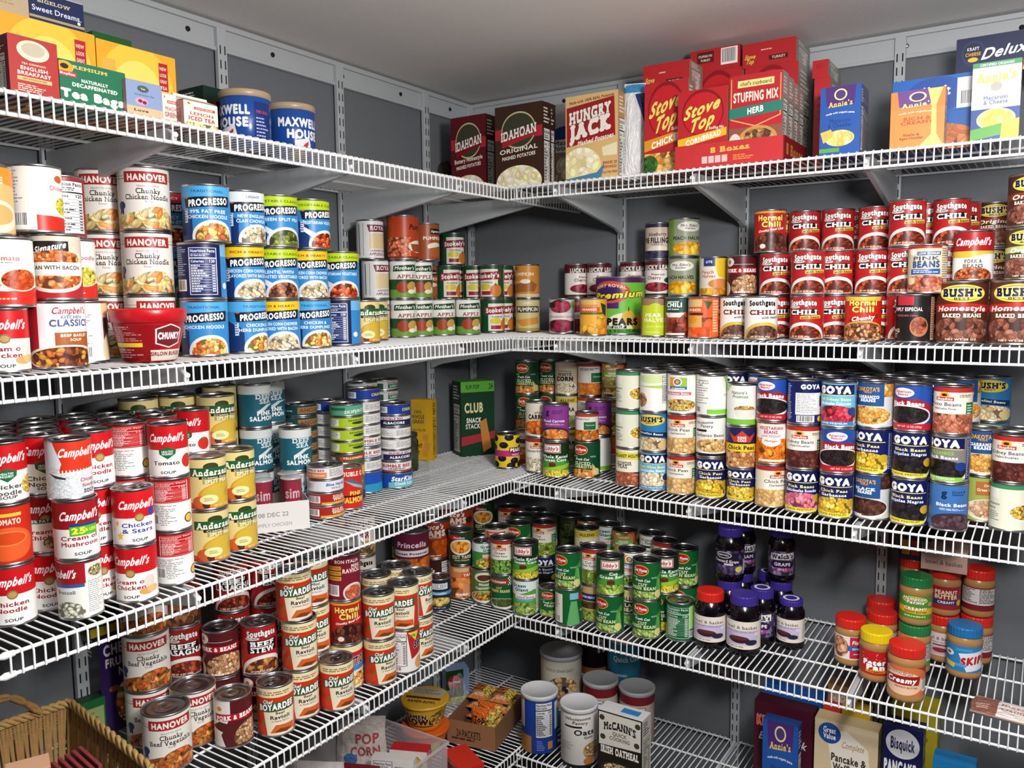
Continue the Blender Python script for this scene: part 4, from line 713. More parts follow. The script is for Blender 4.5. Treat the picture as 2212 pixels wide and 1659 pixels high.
def tuna(bg, txt, tc, y=.5, h=.26, extra=None, tx=.2, w=None):
    def f(a):
        a.r(-.85, .15, -.3, .85, 'ecece8'); a.ln(-.8, .22, -.35, .8, 4, '6c6c6c', .5) if extra != 'bar' else a.bar(-.8, .2, -.35, .8)
        if txt: a.t(txt, tx, y, h, tc, w or .11 * len(txt), 4, .1)
        if extra == 'text': a.r(-.9, .1, .9, .9, 'e8e8e4'); a.ln(-.8, .2, -.05, .85, 6, '7c7c84', .45); a.ln(.05, .2, .8, .85, 6, '7c7c84', .45)
        if extra == 'fish': a.e(.5, .55, .3, .14, '2c3c34'); a.p([(.75, .55), (.9, .4), (.9, .7)], '2c3c34')
        if extra == 'wave': a.p([(-.2, .55), (.9, .35), (.9, 1), (-.2, 1)], '5cc0c8')
    return f
K('tn1', 'tuna_can', 'tuna', 'royal blue tuna can', '1c3c9c', tuna('1c3c9c', 'CHUNK', 'f0e45c', .5, .3, 'bar', .6))
K('tn2', 'tuna_can', 'tuna', 'white tuna can turned to its text', 'e8e8e4', tuna('', '', '', extra='text'))
K('tn3', 'tuna_can', 'tuna', 'white and navy albacore can', 'e4e4e8', lambda a: (a.r(-.85, .35, .9, 1, '1c2450'), a.t('BUMBLE BEE', -.1, .2, .2, 'a83038', .9, 4), a.t('ALBACORE', -.05, .68, .26, 'ffffff', .95, 5)))
K('tn4', 'tuna_can', 'tuna', 'white tuna can with red lettering', 'ecebe8', lambda a: (a.t('BUMBLE BEE', 0, .35, .28, 'b02c34', 1.3, 4), a.t('Solid White Albacore', 0, .7, .18, '2c3464', 1.1, 3), a.r(-2, .88, 2, 1, '2c3464')))
K('tn5', 'tuna_can', 'tuna', 'lime green tuna can', 'b0cc2c', tuna('', 'SHIPJACK', '2c4c24', .28, .18, 'fish', .5))
K('tn6', 'tuna_can', 'tuna', 'mint green skipjack can', '5cac8c', lambda a: (a.r(-.75, .2, -.1, .5, '2c6c54'), a.t('SKIPJACK', .35, .6, .3, 'f0f4ec', .95, 4, .1, None, 3, 0, .1)))
K('tn7', 'tuna_can', 'tuna', 'brown yellowfin can', '5c4834', lambda a: (a.p([(-.3, .2), (.8, .1), (.8, .45), (-.3, .55)], 'c83c28'), a.t('YELLOWFIN', .25, .33, .2, 'f4ead8', .85, 4), a.p([(-.2, .6), (.7, .5), (.5, .85), (0, .85)], '3c6c2c'), a.r(-.85, .25, -.5, .6, 'd8d4cc')))
K('tn8', 'tuna_can', 'tuna', 'yellow tuna can', 'e0c42c', tuna('', 'TUNA', 'a82c20', .5, .4, None, .4))
K('tn9', 'tuna_can', 'tuna', 'green and white tuna can', '2c7c5c', tuna('', 'LIGHT', 'ffffff', .5, .35, None, .4))
K('tn10', 'tuna_can', 'tuna', 'navy and white tuna can', '1c2c54', tuna('', 'TUNE', 'ffffff', .6, .35, None, .4))
K('tn11', 'tuna_can', 'tuna', 'white and red crabmeat can', 'ece8e6', lambda a: (a.t('BUMBLE BEE', 0, .35, .32, 'b02c34', 1.3, 5), a.t('CRABMEAT', .05, .7, .2, '24242c', .75, 3), a.r(-2, .86, 2, 1, 'a82c34')))
K('tn12', 'tuna_can', 'tunab', 'blue tuna can with aqua wave', '1c4ca8', lambda a: (a.p([(-.3, .6), (.95, .4), (1.1, 1), (-.3, 1)], '6cc0cc'), a.t('StarKist', .3, .33, .32, 'ffffff', .95, 6, .25), a.t('Chunk Light', .35, .72, .2, 'ffffff', .8, 3), a.r(-.95, .15, -.75, .45, 'd04c54')))
K('tn13', 'tuna_can', 'flat', 'aqua blue tall tuna can', '1e50b4', lambda a: (a.p([(-2, .65), (0, .6), (2, .5), (2, 1), (-2, 1)], '2c98c4'), a.r(-.9, .2, -.35, .38, 'ecf0f4')))
K('tn14', 'tuna_can', 'tuna', 'red solid white tuna can', 'a8241c', lambda a: (a.bar(-.75, .15, -.25, .85), a.t('SOLID', .45, .25, .22, 'f4ecd8', .5, 4, 0, None, 3, 0, 0, 1), a.t('WHITE', .5, .55, .24, 'f4ecd8', .6, 4, 0, None, 3, 0, 0, 1), a.r(-.2, .78, 1, 1, 'e0a83c')))
K('tn15', 'tuna_can', 'tuna', 'white and orange pink salmon can', 'e8e4e0', lambda a: (a.r(-.9, .45, .05, 1, 'd88850'), a.t('BUMBLE BEE', -.45, .25, .2, 'b04c4c', .85, 4), a.t('Pink Salmon', -.4, .7, .2, 'f4e8dc', .8, 3), a.ln(.15, .12, .85, .9, 7, '7c7c80', .5)))
K('tn16', 'tuna_can', 'tuna', 'white tuna can with blue script', 'dfe4ea', lambda a: (a.r(-.85, .2, -.35, .8, 'f4f4f4'), a.ln(-.8, .25, -.4, .75, 5, '6c6c74', .5), a.t('Blue Harbor', .45, .35, .26, '2c4c94', .85, 4, .3), a.t('WILD', .4, .72, .18, '8c5c74', .4, 3)))
K('tn17', 'tuna_can', 'tuna', 'teal tuna can in a tall back stack', '1c4a4c', lambda a: (a.r(-.1, .15, .85, .85, '9c7c4c'), a.t('ANCLA', .38, .5, .36, '8c2c24', .8, 4), a.t('Tuna', -.5, .5, .22, 'e0d8c0', .4, 3)))
K('tn18', 'tuna_can', 'tuna', 'white and green wrapped tuna can', 'c8ccc8', lambda a: (a.r(-.9, .3, 0, 1, '1c4c3c'), a.t('BUMBLE', .45, .25, .2, 'a03c3c', .5), a.r(.2, .4, .9, .9, '2c6c54'), a.t('LIGHT', .55, .65, .25, 'e8eee8', .5)))
def f(a): a.band(0, .2, 'dfe3e4'); a.t('DEEP', .1, .27, .1, 'dfe8ec', .75, 4, 0, '2c6474', 2, 0, 0, 1); a.t('SEA', .15, .39, .1, 'dfe8ec', .55, 4, 0, None, 3, 0, 0, 1); a.p([(-.2, .62), (.2, .47), (.8, .46), (.3, .52), (-.05, .66)], 'd8e4e6'); a.t('PINK', .1, .68, .1, 'ffffff', .65, 6); a.t('SALMON', 0, .81, .1, 'ffffff', 1.05, 6); a.r(-2, .2, 2, .21, '8cb8c0')
K('ds', 'salmon_can', 'std', 'teal pink salmon can', '1e6478', f, 'b')
def f(a): a.r(-2, .05, 2, .4, '9cb8d8'); a.r(-2, .3, 2, .42, '6c94c8'); a.p([(-.4, .3), (.9, .22), (.9, .42), (-.4, .46)], '1c2c4c'); a.t('NORTHERN', .3, .35, .08, 'ffffff', .95, 4); a.t('PINK', .4, .68, .09, 'ffffff', .5, 4); a.t('SALMON', .4, .8, .09, 'ffffff', .8, 4); a.e(-.35, .72, .22, .08, 'a82c34'); a.p([(-.75, .25), (-.55, .15), (-.35, .25)], 'e8ecf0')
K('ns', 'salmon_can', 'std', 'coral pink salmon can with blue top', 'd84c4c', f, 'r')
def f(a): a.t('DOUBLE Q', .1, .12, .1, 'f6f0e6', 1.15, 4, 0, None, 3, 0, 0, 1); a.p([(-.2, .28), (.1, .24), (.75, .48), (.7, .54), (.2, .44)], '9cb4c4'); a.p([(-.2, .28), (.1, .24), (.75, .48)], '4c6c84'); a.t('PINK', .3, .62, .1, 'f0d84c', .55, 5); a.t('SALMON', .2, .79, .13, 'f0d84c', 1.0, 6); a.r(-.3, .67, .8, .71, '241414'); a.p([(-.85, .5), (-.4, .5), (-.4, .68), (-.85, .68)], 'c8302c'); a.p([(-.8, .64), (-.62, .55), (-.45, .64)], 'e8d0c8')
K('dq', 'salmon_can', 'std', 'bright red pink salmon can with fish', 'd0281e', f, 'r')
# ------------------------------------------------------------------ materials
def lin(c):
    return tuple((v / 255 / 12.92 if v / 255 <= .04045 else ((v / 255 + .055) / 1.055) ** 2.4) for v in rgb(c)) + (1,)
MATS = {}
def mat(name, col='808080', rough=.5, metal=0., spec=.5, bump=0., scale=60., trans=0., alpha=1., vary=0., emit=0):
    if name in MATS: return MATS[name]
    m = bpy.data.materials.new(name); m.use_nodes = True; nt = m.node_tree; b = nt.nodes['Principled BSDF']
    b.inputs['Base Color'].default_value = lin(col) if isinstance(col, str) else col
    b.inputs['Roughness'].default_value = rough; b.inputs['Metallic'].default_value = metal; b.inputs['Specular IOR Level'].default_value = spec
    b.inputs['Transmission Weight'].default_value = trans; b.inputs['Alpha'].default_value = alpha
    if bump or vary:
        tc = nt.nodes.new('ShaderNodeTexCoord'); n = nt.nodes.new('ShaderNodeTexNoise'); n.inputs['Scale'].default_value = scale; n.inputs['Detail'].default_value = 5
        nt.links.new(tc.outputs['Object'], n.inputs['Vector'])
        if bump:
            bp = nt.nodes.new('ShaderNodeBump'); bp.inputs['Strength'].default_value = bump; bp.inputs['Distance'].default_value = .004
            nt.links.new(n.outputs['Fac'], bp.inputs['Height']); nt.links.new(bp.outputs['Normal'], b.inputs['Normal'])
        if vary:
            r = nt.nodes.new('ShaderNodeMixRGB'); r.blend_type = 'MULTIPLY'; r.inputs[0].default_value = vary; r.inputs[1].default_value = b.inputs['Base Color'].default_value
            nt.links.new(n.outputs['Color'], r.inputs[2]); nt.links.new(r.outputs[0], b.inputs['Base Color'])
    MATS[name] = m
    return m
def printed(name, im, rough=.38, spec=.35, bump=0.):
    m = bpy.data.materials.new(name); m.use_nodes = True; nt = m.node_tree; b = nt.nodes['Principled BSDF']
    t = nt.nodes.new('ShaderNodeTexImage'); t.image = im; t.extension = 'EXTEND'
    nt.links.new(t.outputs['Color'], b.inputs['Base Color']); b.inputs['Roughness'].default_value = rough; b.inputs['Specular IOR Level'].default_value = spec
    if bump:
        n = nt.nodes.new('ShaderNodeTexNoise'); n.inputs['Scale'].default_value = 9; bp = nt.nodes.new('ShaderNodeBump'); bp.inputs['Strength'].default_value = bump; bp.inputs['Distance'].default_value = .02
        nt.links.new(n.outputs['Fac'], bp.inputs['Height']); nt.links.new(bp.outputs['Normal'], b.inputs['Normal'])
    return m
WHITE = mat('white_enamel', 'eceef0', .32, 0, .5)
GREYMETAL = mat('grey_enamel', 'b4b8bc', .42)
TIN = mat('tin_plate', 'b8b8ba', .3, 1.)
LIDTIN = mat('lid_tin', '808082', .3, 1.)
GOLD = mat('gold_lacquer', 'b8a878', .34, 1.)
DARK = mat('dark_slot', '0c0c0e', .8)

# ------------------------------------------------------------------ shapes
class MB:
    def __init__(s): s.v, s.f, s.uv, s.mi, s.sm = [], [], {}, [], []
    def add(s, vs, fs, smooth=False, mi=0, uvs=None):
        b = len(s.v); s.v += [tuple(p) for p in vs]
        for k, f in enumerate(fs):
            if uvs: s.uv[len(s.f)] = uvs[k]
            s.f.append(tuple(i + b for i in f)); s.mi.append(mi); s.sm.append(smooth)
        return s
    def box(s, x0, y0, z0, x1, y1, z1, mi=0, M=None):
        vs = [(x, y, z) for z in (z0, z1) for y in (y0, y1) for x in (x0, x1)]
        if M is not None: vs = [M @ Vector(p) for p in vs]
        return s.add(vs, [(0, 2, 3, 1), (4, 5, 7, 6), (0, 1, 5, 4), (2, 6, 7, 3), (0, 4, 6, 2), (1, 3, 7, 5)], False, mi)
    def tube(s, pts, r, n=6, mi=0, caps=True, rs=None):
        P = [Vector(p) for p in pts]; rings = []
        ref = Vector((.3, .5, .8)).normalized()
        for i, p in enumerate(P):
            t = (P[min(i + 1, len(P) - 1)] - P[max(i - 1, 0)]).normalized()
            if abs(t.dot(ref)) > .95: ref = Vector((.9, -.3, .2)).normalized()
            a = (ref - t * ref.dot(t)).normalized(); b = t.cross(a); q = rs[i] if rs else r
            rings.append([p + a * q * math.cos(2 * math.pi * k / n) + b * q * math.sin(2 * math.pi * k / n) for k in range(n)])
        vs = [v for R in rings for v in R]; fs = []
        for i in range(len(P) - 1):
            for k in range(n): fs.append((i * n + k, i * n + (k + 1) % n, (i + 1) * n + (k + 1) % n, (i + 1) * n + k))
        s.add(vs, fs, True, mi)
        if caps:
            s.add(rings[0][::-1], [tuple(range(n))], False, mi); s.add(rings[-1], [tuple(range(n))], False, mi)
        return s
    def lathe(s, prof, n=40, mi=0, uv=None, closed=False):
        """profile of (radius, z); uv = (v0, v1) wraps a sheet whose middle faces -y"""
        m = len(prof); vs = []
        for (r, z) in prof:
            for k in range(n + 1):
                a = -math.pi + 2 * math.pi * k / n; vs.append((r * math.sin(a), -r * math.cos(a), z))
        fs, uvs = [], []
        z0, z1 = min(p[1] for p in prof), max(p[1] for p in prof)
        for i in range(m - 1):
            for k in range(n):
                fs.append((i * (n + 1) + k, i * (n + 1) + k + 1, (i + 1) * (n + 1) + k + 1, (i + 1) * (n + 1) + k))
                va, vb = ((prof[j][1] - z0) / (z1 - z0 + 1e-9) for j in (i, i + 1))
                uvs.append(((k / n, va), ((k + 1) / n, va), ((k + 1) / n, vb), (k / n, vb)))
        s.add(vs, fs, True, mi, uvs if uv else None)
        return s
    def mesh(s, name, mats):
        me = bpy.data.meshes.new(name); me.from_pydata(s.v, [], s.f)
        for m in mats if isinstance(mats, (list, tuple)) else [mats]: me.materials.append(m)
        me.polygons.foreach_set('material_index', s.mi); me.polygons.foreach_set('use_smooth', s.sm)
        if s.uv:
            L = me.uv_layers.new(name='UVMap'); buf = np.zeros((len(me.loops), 2), np.float32); i = 0
            for k, f in enumerate(s.f):
                u = s.uv.get(k)
                if u: buf[i:i + len(f)] = u
                i += len(f)
            L.data.foreach_set('uv', buf.ravel())
        me.update(); return me
def obj(name, me, parent=None, loc=None, rz=0.):
    o = bpy.data.objects.new(name, me); C.objects.link(o)
    if parent is not None: o.parent = parent
    if loc is not None: o.location = loc
    if rz: o.rotation_euler[2] = rz
    return o
def build(mb, name, mats, parent=None, loc=None, rz=0.): return obj(name, mb.mesh(name, mats), parent, loc, rz)
def tag(o, label, cat, group=None):
    o['label'] = label; o['category'] = cat
    if group: o['group'] = group
    return o
def struct(o): o['kind'] = 'structure'; return o
def empty(name, loc=(0, 0, 0), rz=0.):
    o = obj(name, None, None, loc, rz); o.empty_display_size = .05; return o
def soften(o, w=.002, seg=2):
    b = o.modifiers.new('edge', 'BEVEL'); b.width = w; b.segments = seg; b.limit_method = 'ANGLE'; return o

# ------------------------------------------------------------------ the room
WALL = mat('wall_paint', '70747a', .75, 0, .25, .06, 180, vary=.12)
WALL2 = mat('wall_paint_far', '585654', .8, 0, .2, .06, 180, vary=.12)
CEILM = mat('ceiling_paint', 'f2eeec', .85, 0, .2, .08, 120, vary=.12)
FLOORM = mat('floor_vinyl', '2e2e2e', .5, 0, .4, 0, 14, vary=.35)
RX, RY, ZC = 3.3, -3.9, CEIL + .004
struct(build(MB().box(-.1, RY - .1, -.05, RX + .1, .1, 0), 'floor', FLOORM))
struct(build(MB().box(-.1, RY - .1, ZC, RX + .1, .1, ZC + .08), 'ceiling', CEILM))
struct(build(MB().box(-.1, RY, 0, 0, 0, ZC), 'wall_left', WALL))
struct(build(MB().box(-.1, 0, 0, RX, .1, ZC), 'wall_back', WALL))
struct(build(MB().box(RX, RY, 0, RX + .1, .1, ZC), 'wall_right', WALL2))
struct(build(MB().box(-.1, RY - .1, 0, RX, RY, ZC), 'wall_front', WALL2))

# ------------------------------------------------------------------ shelving: hang rails, slotted standards, brackets, wire shelves
SIDEW = {'L': 'left', 'R': 'back'}
NTH = ['first', 'second', 'third', 'fourth', 'fifth', 'sixth', 'seventh', 'eighth', 'ninth', 'tenth', 'eleventh', 'twelfth', 'thirteenth', 'fourteenth', 'fifteenth', 'sixteenth', 'seventeenth', 'eighteenth', 'nineteenth', 'twentieth'] + ['twenty-' + w for w in ('first', 'second', 'third', 'fourth', 'fifth', 'sixth', 'seventh', 'eighth', 'ninth')] + ['thirtieth'] + ['thirty-' + w for w in ('first', 'second', 'third', 'fourth', 'fifth', 'sixth', 'seventh', 'eighth', 'ninth')]
TN = ['top', 'second', 'third', 'fourth', 'lowest']
def W3(side, a, d, z):              # a = distance from the corner, d = distance from the wall
    return Vector((d, -a, z)) if side == 'L' else Vector((a, -d, z))
def wbox(mb, side, a0, a1, d0, d1, z0, z1, mi=0):
    p, q = W3(side, a0, d0, z0), W3(side, a1, d1, z1)
    return mb.box(min(p.x, q.x), min(p.y, q.y), z0, max(p.x, q.x), max(p.y, q.y), z1, mi)
for side, ln in (('L', 2.3), ('R', 2.2)):
    r = MB(); wbox(r, side, .012, ln, .0005, .008, CEIL - .060, CEIL - .006); wbox(r, side, .012, ln, .0005, .016, CEIL - .014, CEIL - .002); wbox(r, side, .012, ln, .0005, .014, CEIL - .064, CEIL - .055)
    o = tag(soften(build(r, 'hang_rail', GREYMETAL), .0015), 'long grey enamelled hang rail screwed along the %s wall under the ceiling' % SIDEW[side], 'rail')
    for k in range(9):
        a = .12 + k * .235
        s = MB(); s.lathe([(0, .0), (.006, 0), (.0055, .002), (.002, .0032), (0, .0032)], 12)
        q = build(s, 'screw', TIN if (side == 'R' and k == 5) else DARK, o, W3(side, a, .0082, CEIL - .034)); q.rotation_euler = (0, math.pi / 2, 0) if side == 'L' else (math.pi / 2, 0, 0)
STD = {'L': [.024, .25, .61, .98, 1.386, 1.75, 2.11], 'R': [.551, .912, 1.283, 1.652]}
for side in 'LR':
    for i, a in enumerate(STD[side]):
        u = MB(); wbox(u, side, a - .0125, a + .0125, .008, .020, .02, CEIL - .012)
        o = tag(soften(build(u, 'slotted_standard', GREYMETAL), .0015), 'grey slotted standard, %s from the corner on the %s wall' % (NTH[i], SIDEW[side]), 'shelf standard', 'slotted standards')
        s = MB(); z = .06
        while z < CEIL - .05:
            for q in (-.0062, .0062): wbox(s, side, a + q - .0014, a + q + .0014, .0195, .0204, z, z + .019)
            z += .032
        build(s, 'slot_pattern', DARK, o)
# extents of the wire shelves, measured from the corner
EXT = {('L', 0): 2.25, ('L', 1): 2.25, ('L', 2): 1.70, ('L', 3): 2.25, ('L', 4): 2.25}
for t in range(5): EXT[('R', t)] = 1.80
A0 = {'L': .004, 'R': D + .010}
def shelf(side, t):
    z = TIER[t]; a0, a1 = A0[side], EXT[(side, t)]
    root = empty('wire_shelf', W3(side, a0, 0, z)); loc = root.location.copy()
    tag(root, 'white coated wire shelf with open deck, %s tier along the %s wall' % (TN[t], SIDEW[side]), 'wire shelf', 'white wire shelves')
    def add(mb, nm): return build(mb, nm, WHITE, root, -loc)
    a = MB(); x = a0 + .006; n = 0
    while x < a1 - .004:
        P = [W3(side, x, .010, z + .0025), W3(side, x, D - .004, z + .0025), W3(side, x, D + .0015, z + .001), W3(side, x, D + .0036, z - .005), W3(side, x, D + .0036, z - .034)]
        a.tube(P, .00165, 5); x += .0159; n += 1
    add(a, 'wire_lattice')
    e = .012 if EXT[(side, t)] < 2 and side == 'L' else 0
    add(MB().tube([W3(side, a0, D - .0012, z - .0018), W3(side, a1, D - .0012, z - .0018)], .0031, 8), 'top_rail')
    add(MB().tube([W3(side, a0, D, z - .032), W3(side, a1, D, z - .032)], .0031, 8), 'bottom_rail')
    for d in (.012, .145, .275): add(MB().tube([W3(side, a0, d, z - .0018), W3(side, a1, d, z - .0018)], .0028, 7), 'support_rod')
    if e:
        for zz in (-.0018, -.032):
            add(MB().tube([W3(side, a1 - .012, D - .0006, z + zz), W3(side, a1 + .002, D - .0006, z + zz), W3(side, a1 + .010, D - .0006, z + zz)], .005, 10, rs=[.0045, .0058, .003]), 'end_cap')
    return root
for t in range(5):
    for side in 'LR':
        shelf(side, t)
def bracket(side, a, t, i):
    z = TIER[t] - .0065
    mb = MB(); tk = .006
    prof = [(.0205, z), (D - .02, z), (D - .004, z - .010), (D - .004, z - .024), (D - .03, z - .030), (.06, z - .085), (.0205, z - .10)]
    vs = [W3(side, a - tk, d, zz) for d, zz in prof] + [W3(side, a + tk, d, zz) for d, zz in prof]; n = len(prof)
    mb.add(vs, [tuple(range(n)), tuple(range(2 * n - 1, n - 1, -1))] + [(k, k + n, (k + 1) % n + n, (k + 1) % n) for k in range(n)])
    o = build(mb, 'shelf_bracket', GREYMETAL)
    bm_fix(o)
    tag(soften(o, .0012), 'grey tapered bracket under the %s wire shelf at the %s standard, %s wall' % (TN[t], NTH[i], SIDEW[side]), 'bracket', 'shelf brackets')
    c = MB().tube([W3(side, a, D - .02, z - .014), W3(side, a, D - .008, z - .013), W3(side, a, D + .0012, z - .012)], .005, 8, rs=[.003, .0055, .0045])
    build(c, 'nose_clip', WHITE, o)
def bm_fix(o):
    import bmesh
    b = bmesh.new(); b.from_mesh(o.data); bmesh.ops.recalc_face_normals(b, faces=b.faces); b.to_mesh(o.data); b.free()
for side in 'LR':
    for i, a in enumerate(STD[side]):
        if side == 'L' and i in (0, 6): continue
        for t in range(5):
            if a < EXT[(side, t)] : bracket(side, a, t, i)
# ------------------------------------------------------------------ cans: a tin body with its printed label, its lid and (where it has one) its ring pull
_cache = {}
PULL = {'camp', 'chef', 'small', 'tuna', 'flat', 'tunab', 'slim'}
def can_meshes(key):
    if key in _cache: return _cache[key]
    k = KIND[key]; d, h = SIZE[k['size']]; r, H = d / 2000, h / 1000
    sk = 'size_' + k['size']
    if sk not in _cache:
        b = MB().lathe([(0, .003), (r - .005, .003), (r - .002, 0), (r + .0002, .0006), (r + .0006, .0018), (r - .0002, .0034), (r - .0006, .0045),
                        (r - .0006, H - .0045), (r - .0002, H - .0034), (r + .0006, H - .0018), (r + .0002, H - .0004), (r - .0012, H), (r - .0026, H - .0012), (r - .003, H - .0045)], 44)
        lid = MB().lathe([(0, H - .0042), (r * .18, H - .0042), (r * .2, H - .0036), (r * .5, H - .0036), (r * .53, H - .0044), (r * .72, H - .0044), (r * .75, H - .0034), (r * .8, H - .0034), (r * .83, H - .0046), (r - .003, H - .0046)], 40)
        tab = MB()
        tab.tube([(r * .42 * math.cos(q) * .55, r * .30 + r * .30 * math.sin(q), H - .0022) for q in [2 * math.pi * i / 14 for i in range(15)]], .0011, 6)
        tab.box(-.0035, r * .5, H - .003, .0035, r * .78, H - .0018)
        _cache[sk] = (b.mesh('can_body', TIN), lid.mesh('can_lid', LIDTIN), tab.mesh('ring_pull', LIDTIN))
    hl = H - .0085
    if k['size'] in ('tuna', 'tunab', 'flat'): hl = H - .007
    W = 1024; a = Art(W, max(60, int(W * hl / (math.pi * d / 1000))), -2, 2, k['bg'])
    a.rng = random.Random(hash_(key)); backs(a, k['back'])
    k['fn'](a)
    z0 = (H - hl) / 2
    lab = MB().lathe([(r - .0002, z0), (r - .0002, H - z0)], 44, uv=1).mesh('label', printed('print_' + key, a.image('art_' + key)))
    _cache[key] = _cache[sk] + (lab,)
    return _cache[key]
def hash_(s):
    v = 7
    for ch in s: v = (v * 31 + ord(ch)) % 100003
    return v
THINGS = []            # (object, look, side, tier, row, order key, level word, category, group)
def make_can(key, x, y, z, rot):
    body, lid, tab, lab = can_meshes(key); k = KIND[key]
    fx, fy = EYE.x - x, EYE.y - y
    rz = math.atan2(fx, -fy) + math.radians(rot)
    o = obj(k['name'], body, None, (x, y, z), rz)
    obj('label', lab, o); l = obj('lid', lid, o)
    if k['size'] in PULL:
        t = obj('ring_pull', tab, l); t.rotation_euler[2] = math.radians((x * 7919 + y * 104729) % 360)
    return o

SPOTS = {}             # (side, tier) -> list of stacks
def stack(side, tier, px, how, items, name=None):
    its = []
    for s in items.split():
        q = s.split(':'); its.append((q[0], float(q[1] or 0) if len(q) > 1 else 0., float(q[2]) / 1000 if len(q) > 2 else 0.))
    r = max(SIZE[KIND[i[0]]['size']][0] for i in its[:2]) / 2000 + .0012
    z = DECK[tier]
    if how > 5:                       # row of the photo where the near foot of the can stands
        p = at_z(px, how, z); v = away(p.x, p.y); c = p + v * r
    else:                             # distance of the can's axis from the wall
        c = along(side, px, how, z + .06)
    SPOTS.setdefault((side, tier), []).append([c.x, c.y, r, its, px])
def column(side, tier, px, how, r, fns):
    z = DECK[tier]
    if how > 5:
        p = at_z(px, how, z); c = p + away(p.x, p.y) * r
    else: c = along(side, px, how, z + .06)
    SPOTS.setdefault((side, tier), []).append([c.x, c.y, r + .0012, fns, px])
FIXED = {}             # boxes and other things already standing on a tier: (x, y, r)
def fixed(tier, x, y, r): FIXED.setdefault(tier, []).append((x, y, r))
def settle():
    for tier in range(5):
        S = [s + [sd] for sd in 'LR' for s in SPOTS.get((sd, tier), [])]
        S.sort(key=lambda s: (s[0] - EYE.x) ** 2 + (s[1] - EYE.y) ** 2)
        if not S: continue
        P = np.array([(s[0], s[1]) for s in S]); T = P.copy(); r = np.array([s[2] for s in S])
        F = FIXED.get(tier, []); E2 = np.array((EYE.x, EYE.y))
        def walls(P):
            P[:, 0] = np.maximum(P[:, 0], r + .022); P[:, 1] = np.minimum(P[:, 1], -r - .022)
            for i, s in enumerate(S):
                if s[5] == 'R' and P[i, 0] > D: P[i, 1] = max(P[i, 1], -D + r[i] * .55)
                elif P[i, 1] < -D: P[i, 0] = min(P[i, 0], D - r[i] * .55)
        for it in range(900):
            walls(P); mv = np.zeros_like(P); k = 0.
            dv = P[:, None] - P[None]; dd = np.hypot(dv[..., 0], dv[..., 1]) + np.eye(len(P)) * 9 + 1e-6
            ov = np.maximum(0, r[:, None] + r[None] - dd)
            for i, j in np.argwhere(ov > 1e-5):
                if i < j:                                  # j stands farther from the camera and gives way, mostly backwards
                    n = dv[j, i] / dd[i, j]; b = (P[j] - E2) / np.hypot(*(P[j] - E2))
                    q = n * .55 + b * .45 if n.dot(b) > -.3 else n
                    mv[j] += q * ov[i, j] * .75; mv[i] -= n * ov[i, j] * (.12 if it < 500 else .35); k += ov[i, j]
            for i in range(len(P)):
                for a, b, q in F:
                    v = P[i] - (a, b); d_ = np.hypot(*v) + 1e-6; o_ = r[i] + q - d_
                    if o_ > 0: mv[i] += v / d_ * o_ * .8; k += o_
            P += mv * .7
            if it < 350: P += (T - P) * .012
            elif k < 2e-5: break
        walls(P)
        keep = []
        for i in range(len(S)):
            ok = all(np.hypot(*(P[i] - P[j])) > r[i] + r[j] - .0022 for j in keep) and all(math.hypot(P[i, 0] - a, P[i, 1] - b) > r[i] + q - .003 for a, b, q in F)
            if not ok: print('NO ROOM', tier, S[i][5], round(S[i][4]), S[i][3][0]); continue
            m_ = np.hypot(*(P[i] - T[i]))
            if m_ > .08: print('moved', tier, S[i][5], round(S[i][4]), S[i][3][0], round(float(m_), 3))
            keep.append(i); S[i][0], S[i][1] = float(P[i, 0]), float(P[i, 1]); S[i].append(True)
        # rows: how deep behind the front lip
        for s in S:
            if len(s) < 7: continue
            z = DECK[tier]; sd = s[5]
            depth = s[0] if sd == 'L' and s[1] < -.02 and s[0] < D else -s[1]
            al = -s[1] if sd == 'L' else s[0]
            row = 0 if D - depth < .125 else 1 if D - depth < .225 else 2
            v = away(s[0], s[1]); n = Vector((v.y, -v.x, 0)); n = n if n.dot(RIGHT) > 0 else -n
            if callable(s[3][0]):
                c = Vector((s[0], s[1], z))
                for fn in s[3]: c = fn(c)
                continue
            N = len(s[3]); mine = []
            for lv, (key, rot, off) in enumerate(s[3]):
                k = KIND[key]
                o = make_can(key, s[0] + n.x * off, s[1] + n.y * off, z, rot)
                mine.append(dict(o=o, look=k['look'], side=sd, tier=tier, row=row, al=al, lv=lv, n=N, cat='can', fam=k['name']))
                z += SIZE[k['size']][1] / 1000 + .0002
            for i, t in enumerate(mine): t['dn'] = mine[i - 1]['look'] if i else None; t['up'] = mine[i + 1]['look'] if i + 1 < N else None
            THINGS.extend(mine)
S = stack
def L(t, *rows):
    for px, how, it in rows: stack('L', t, px, how, it)
def R(t, *rows):
    for px, how, it in rows: stack('R', t, px, how, it)
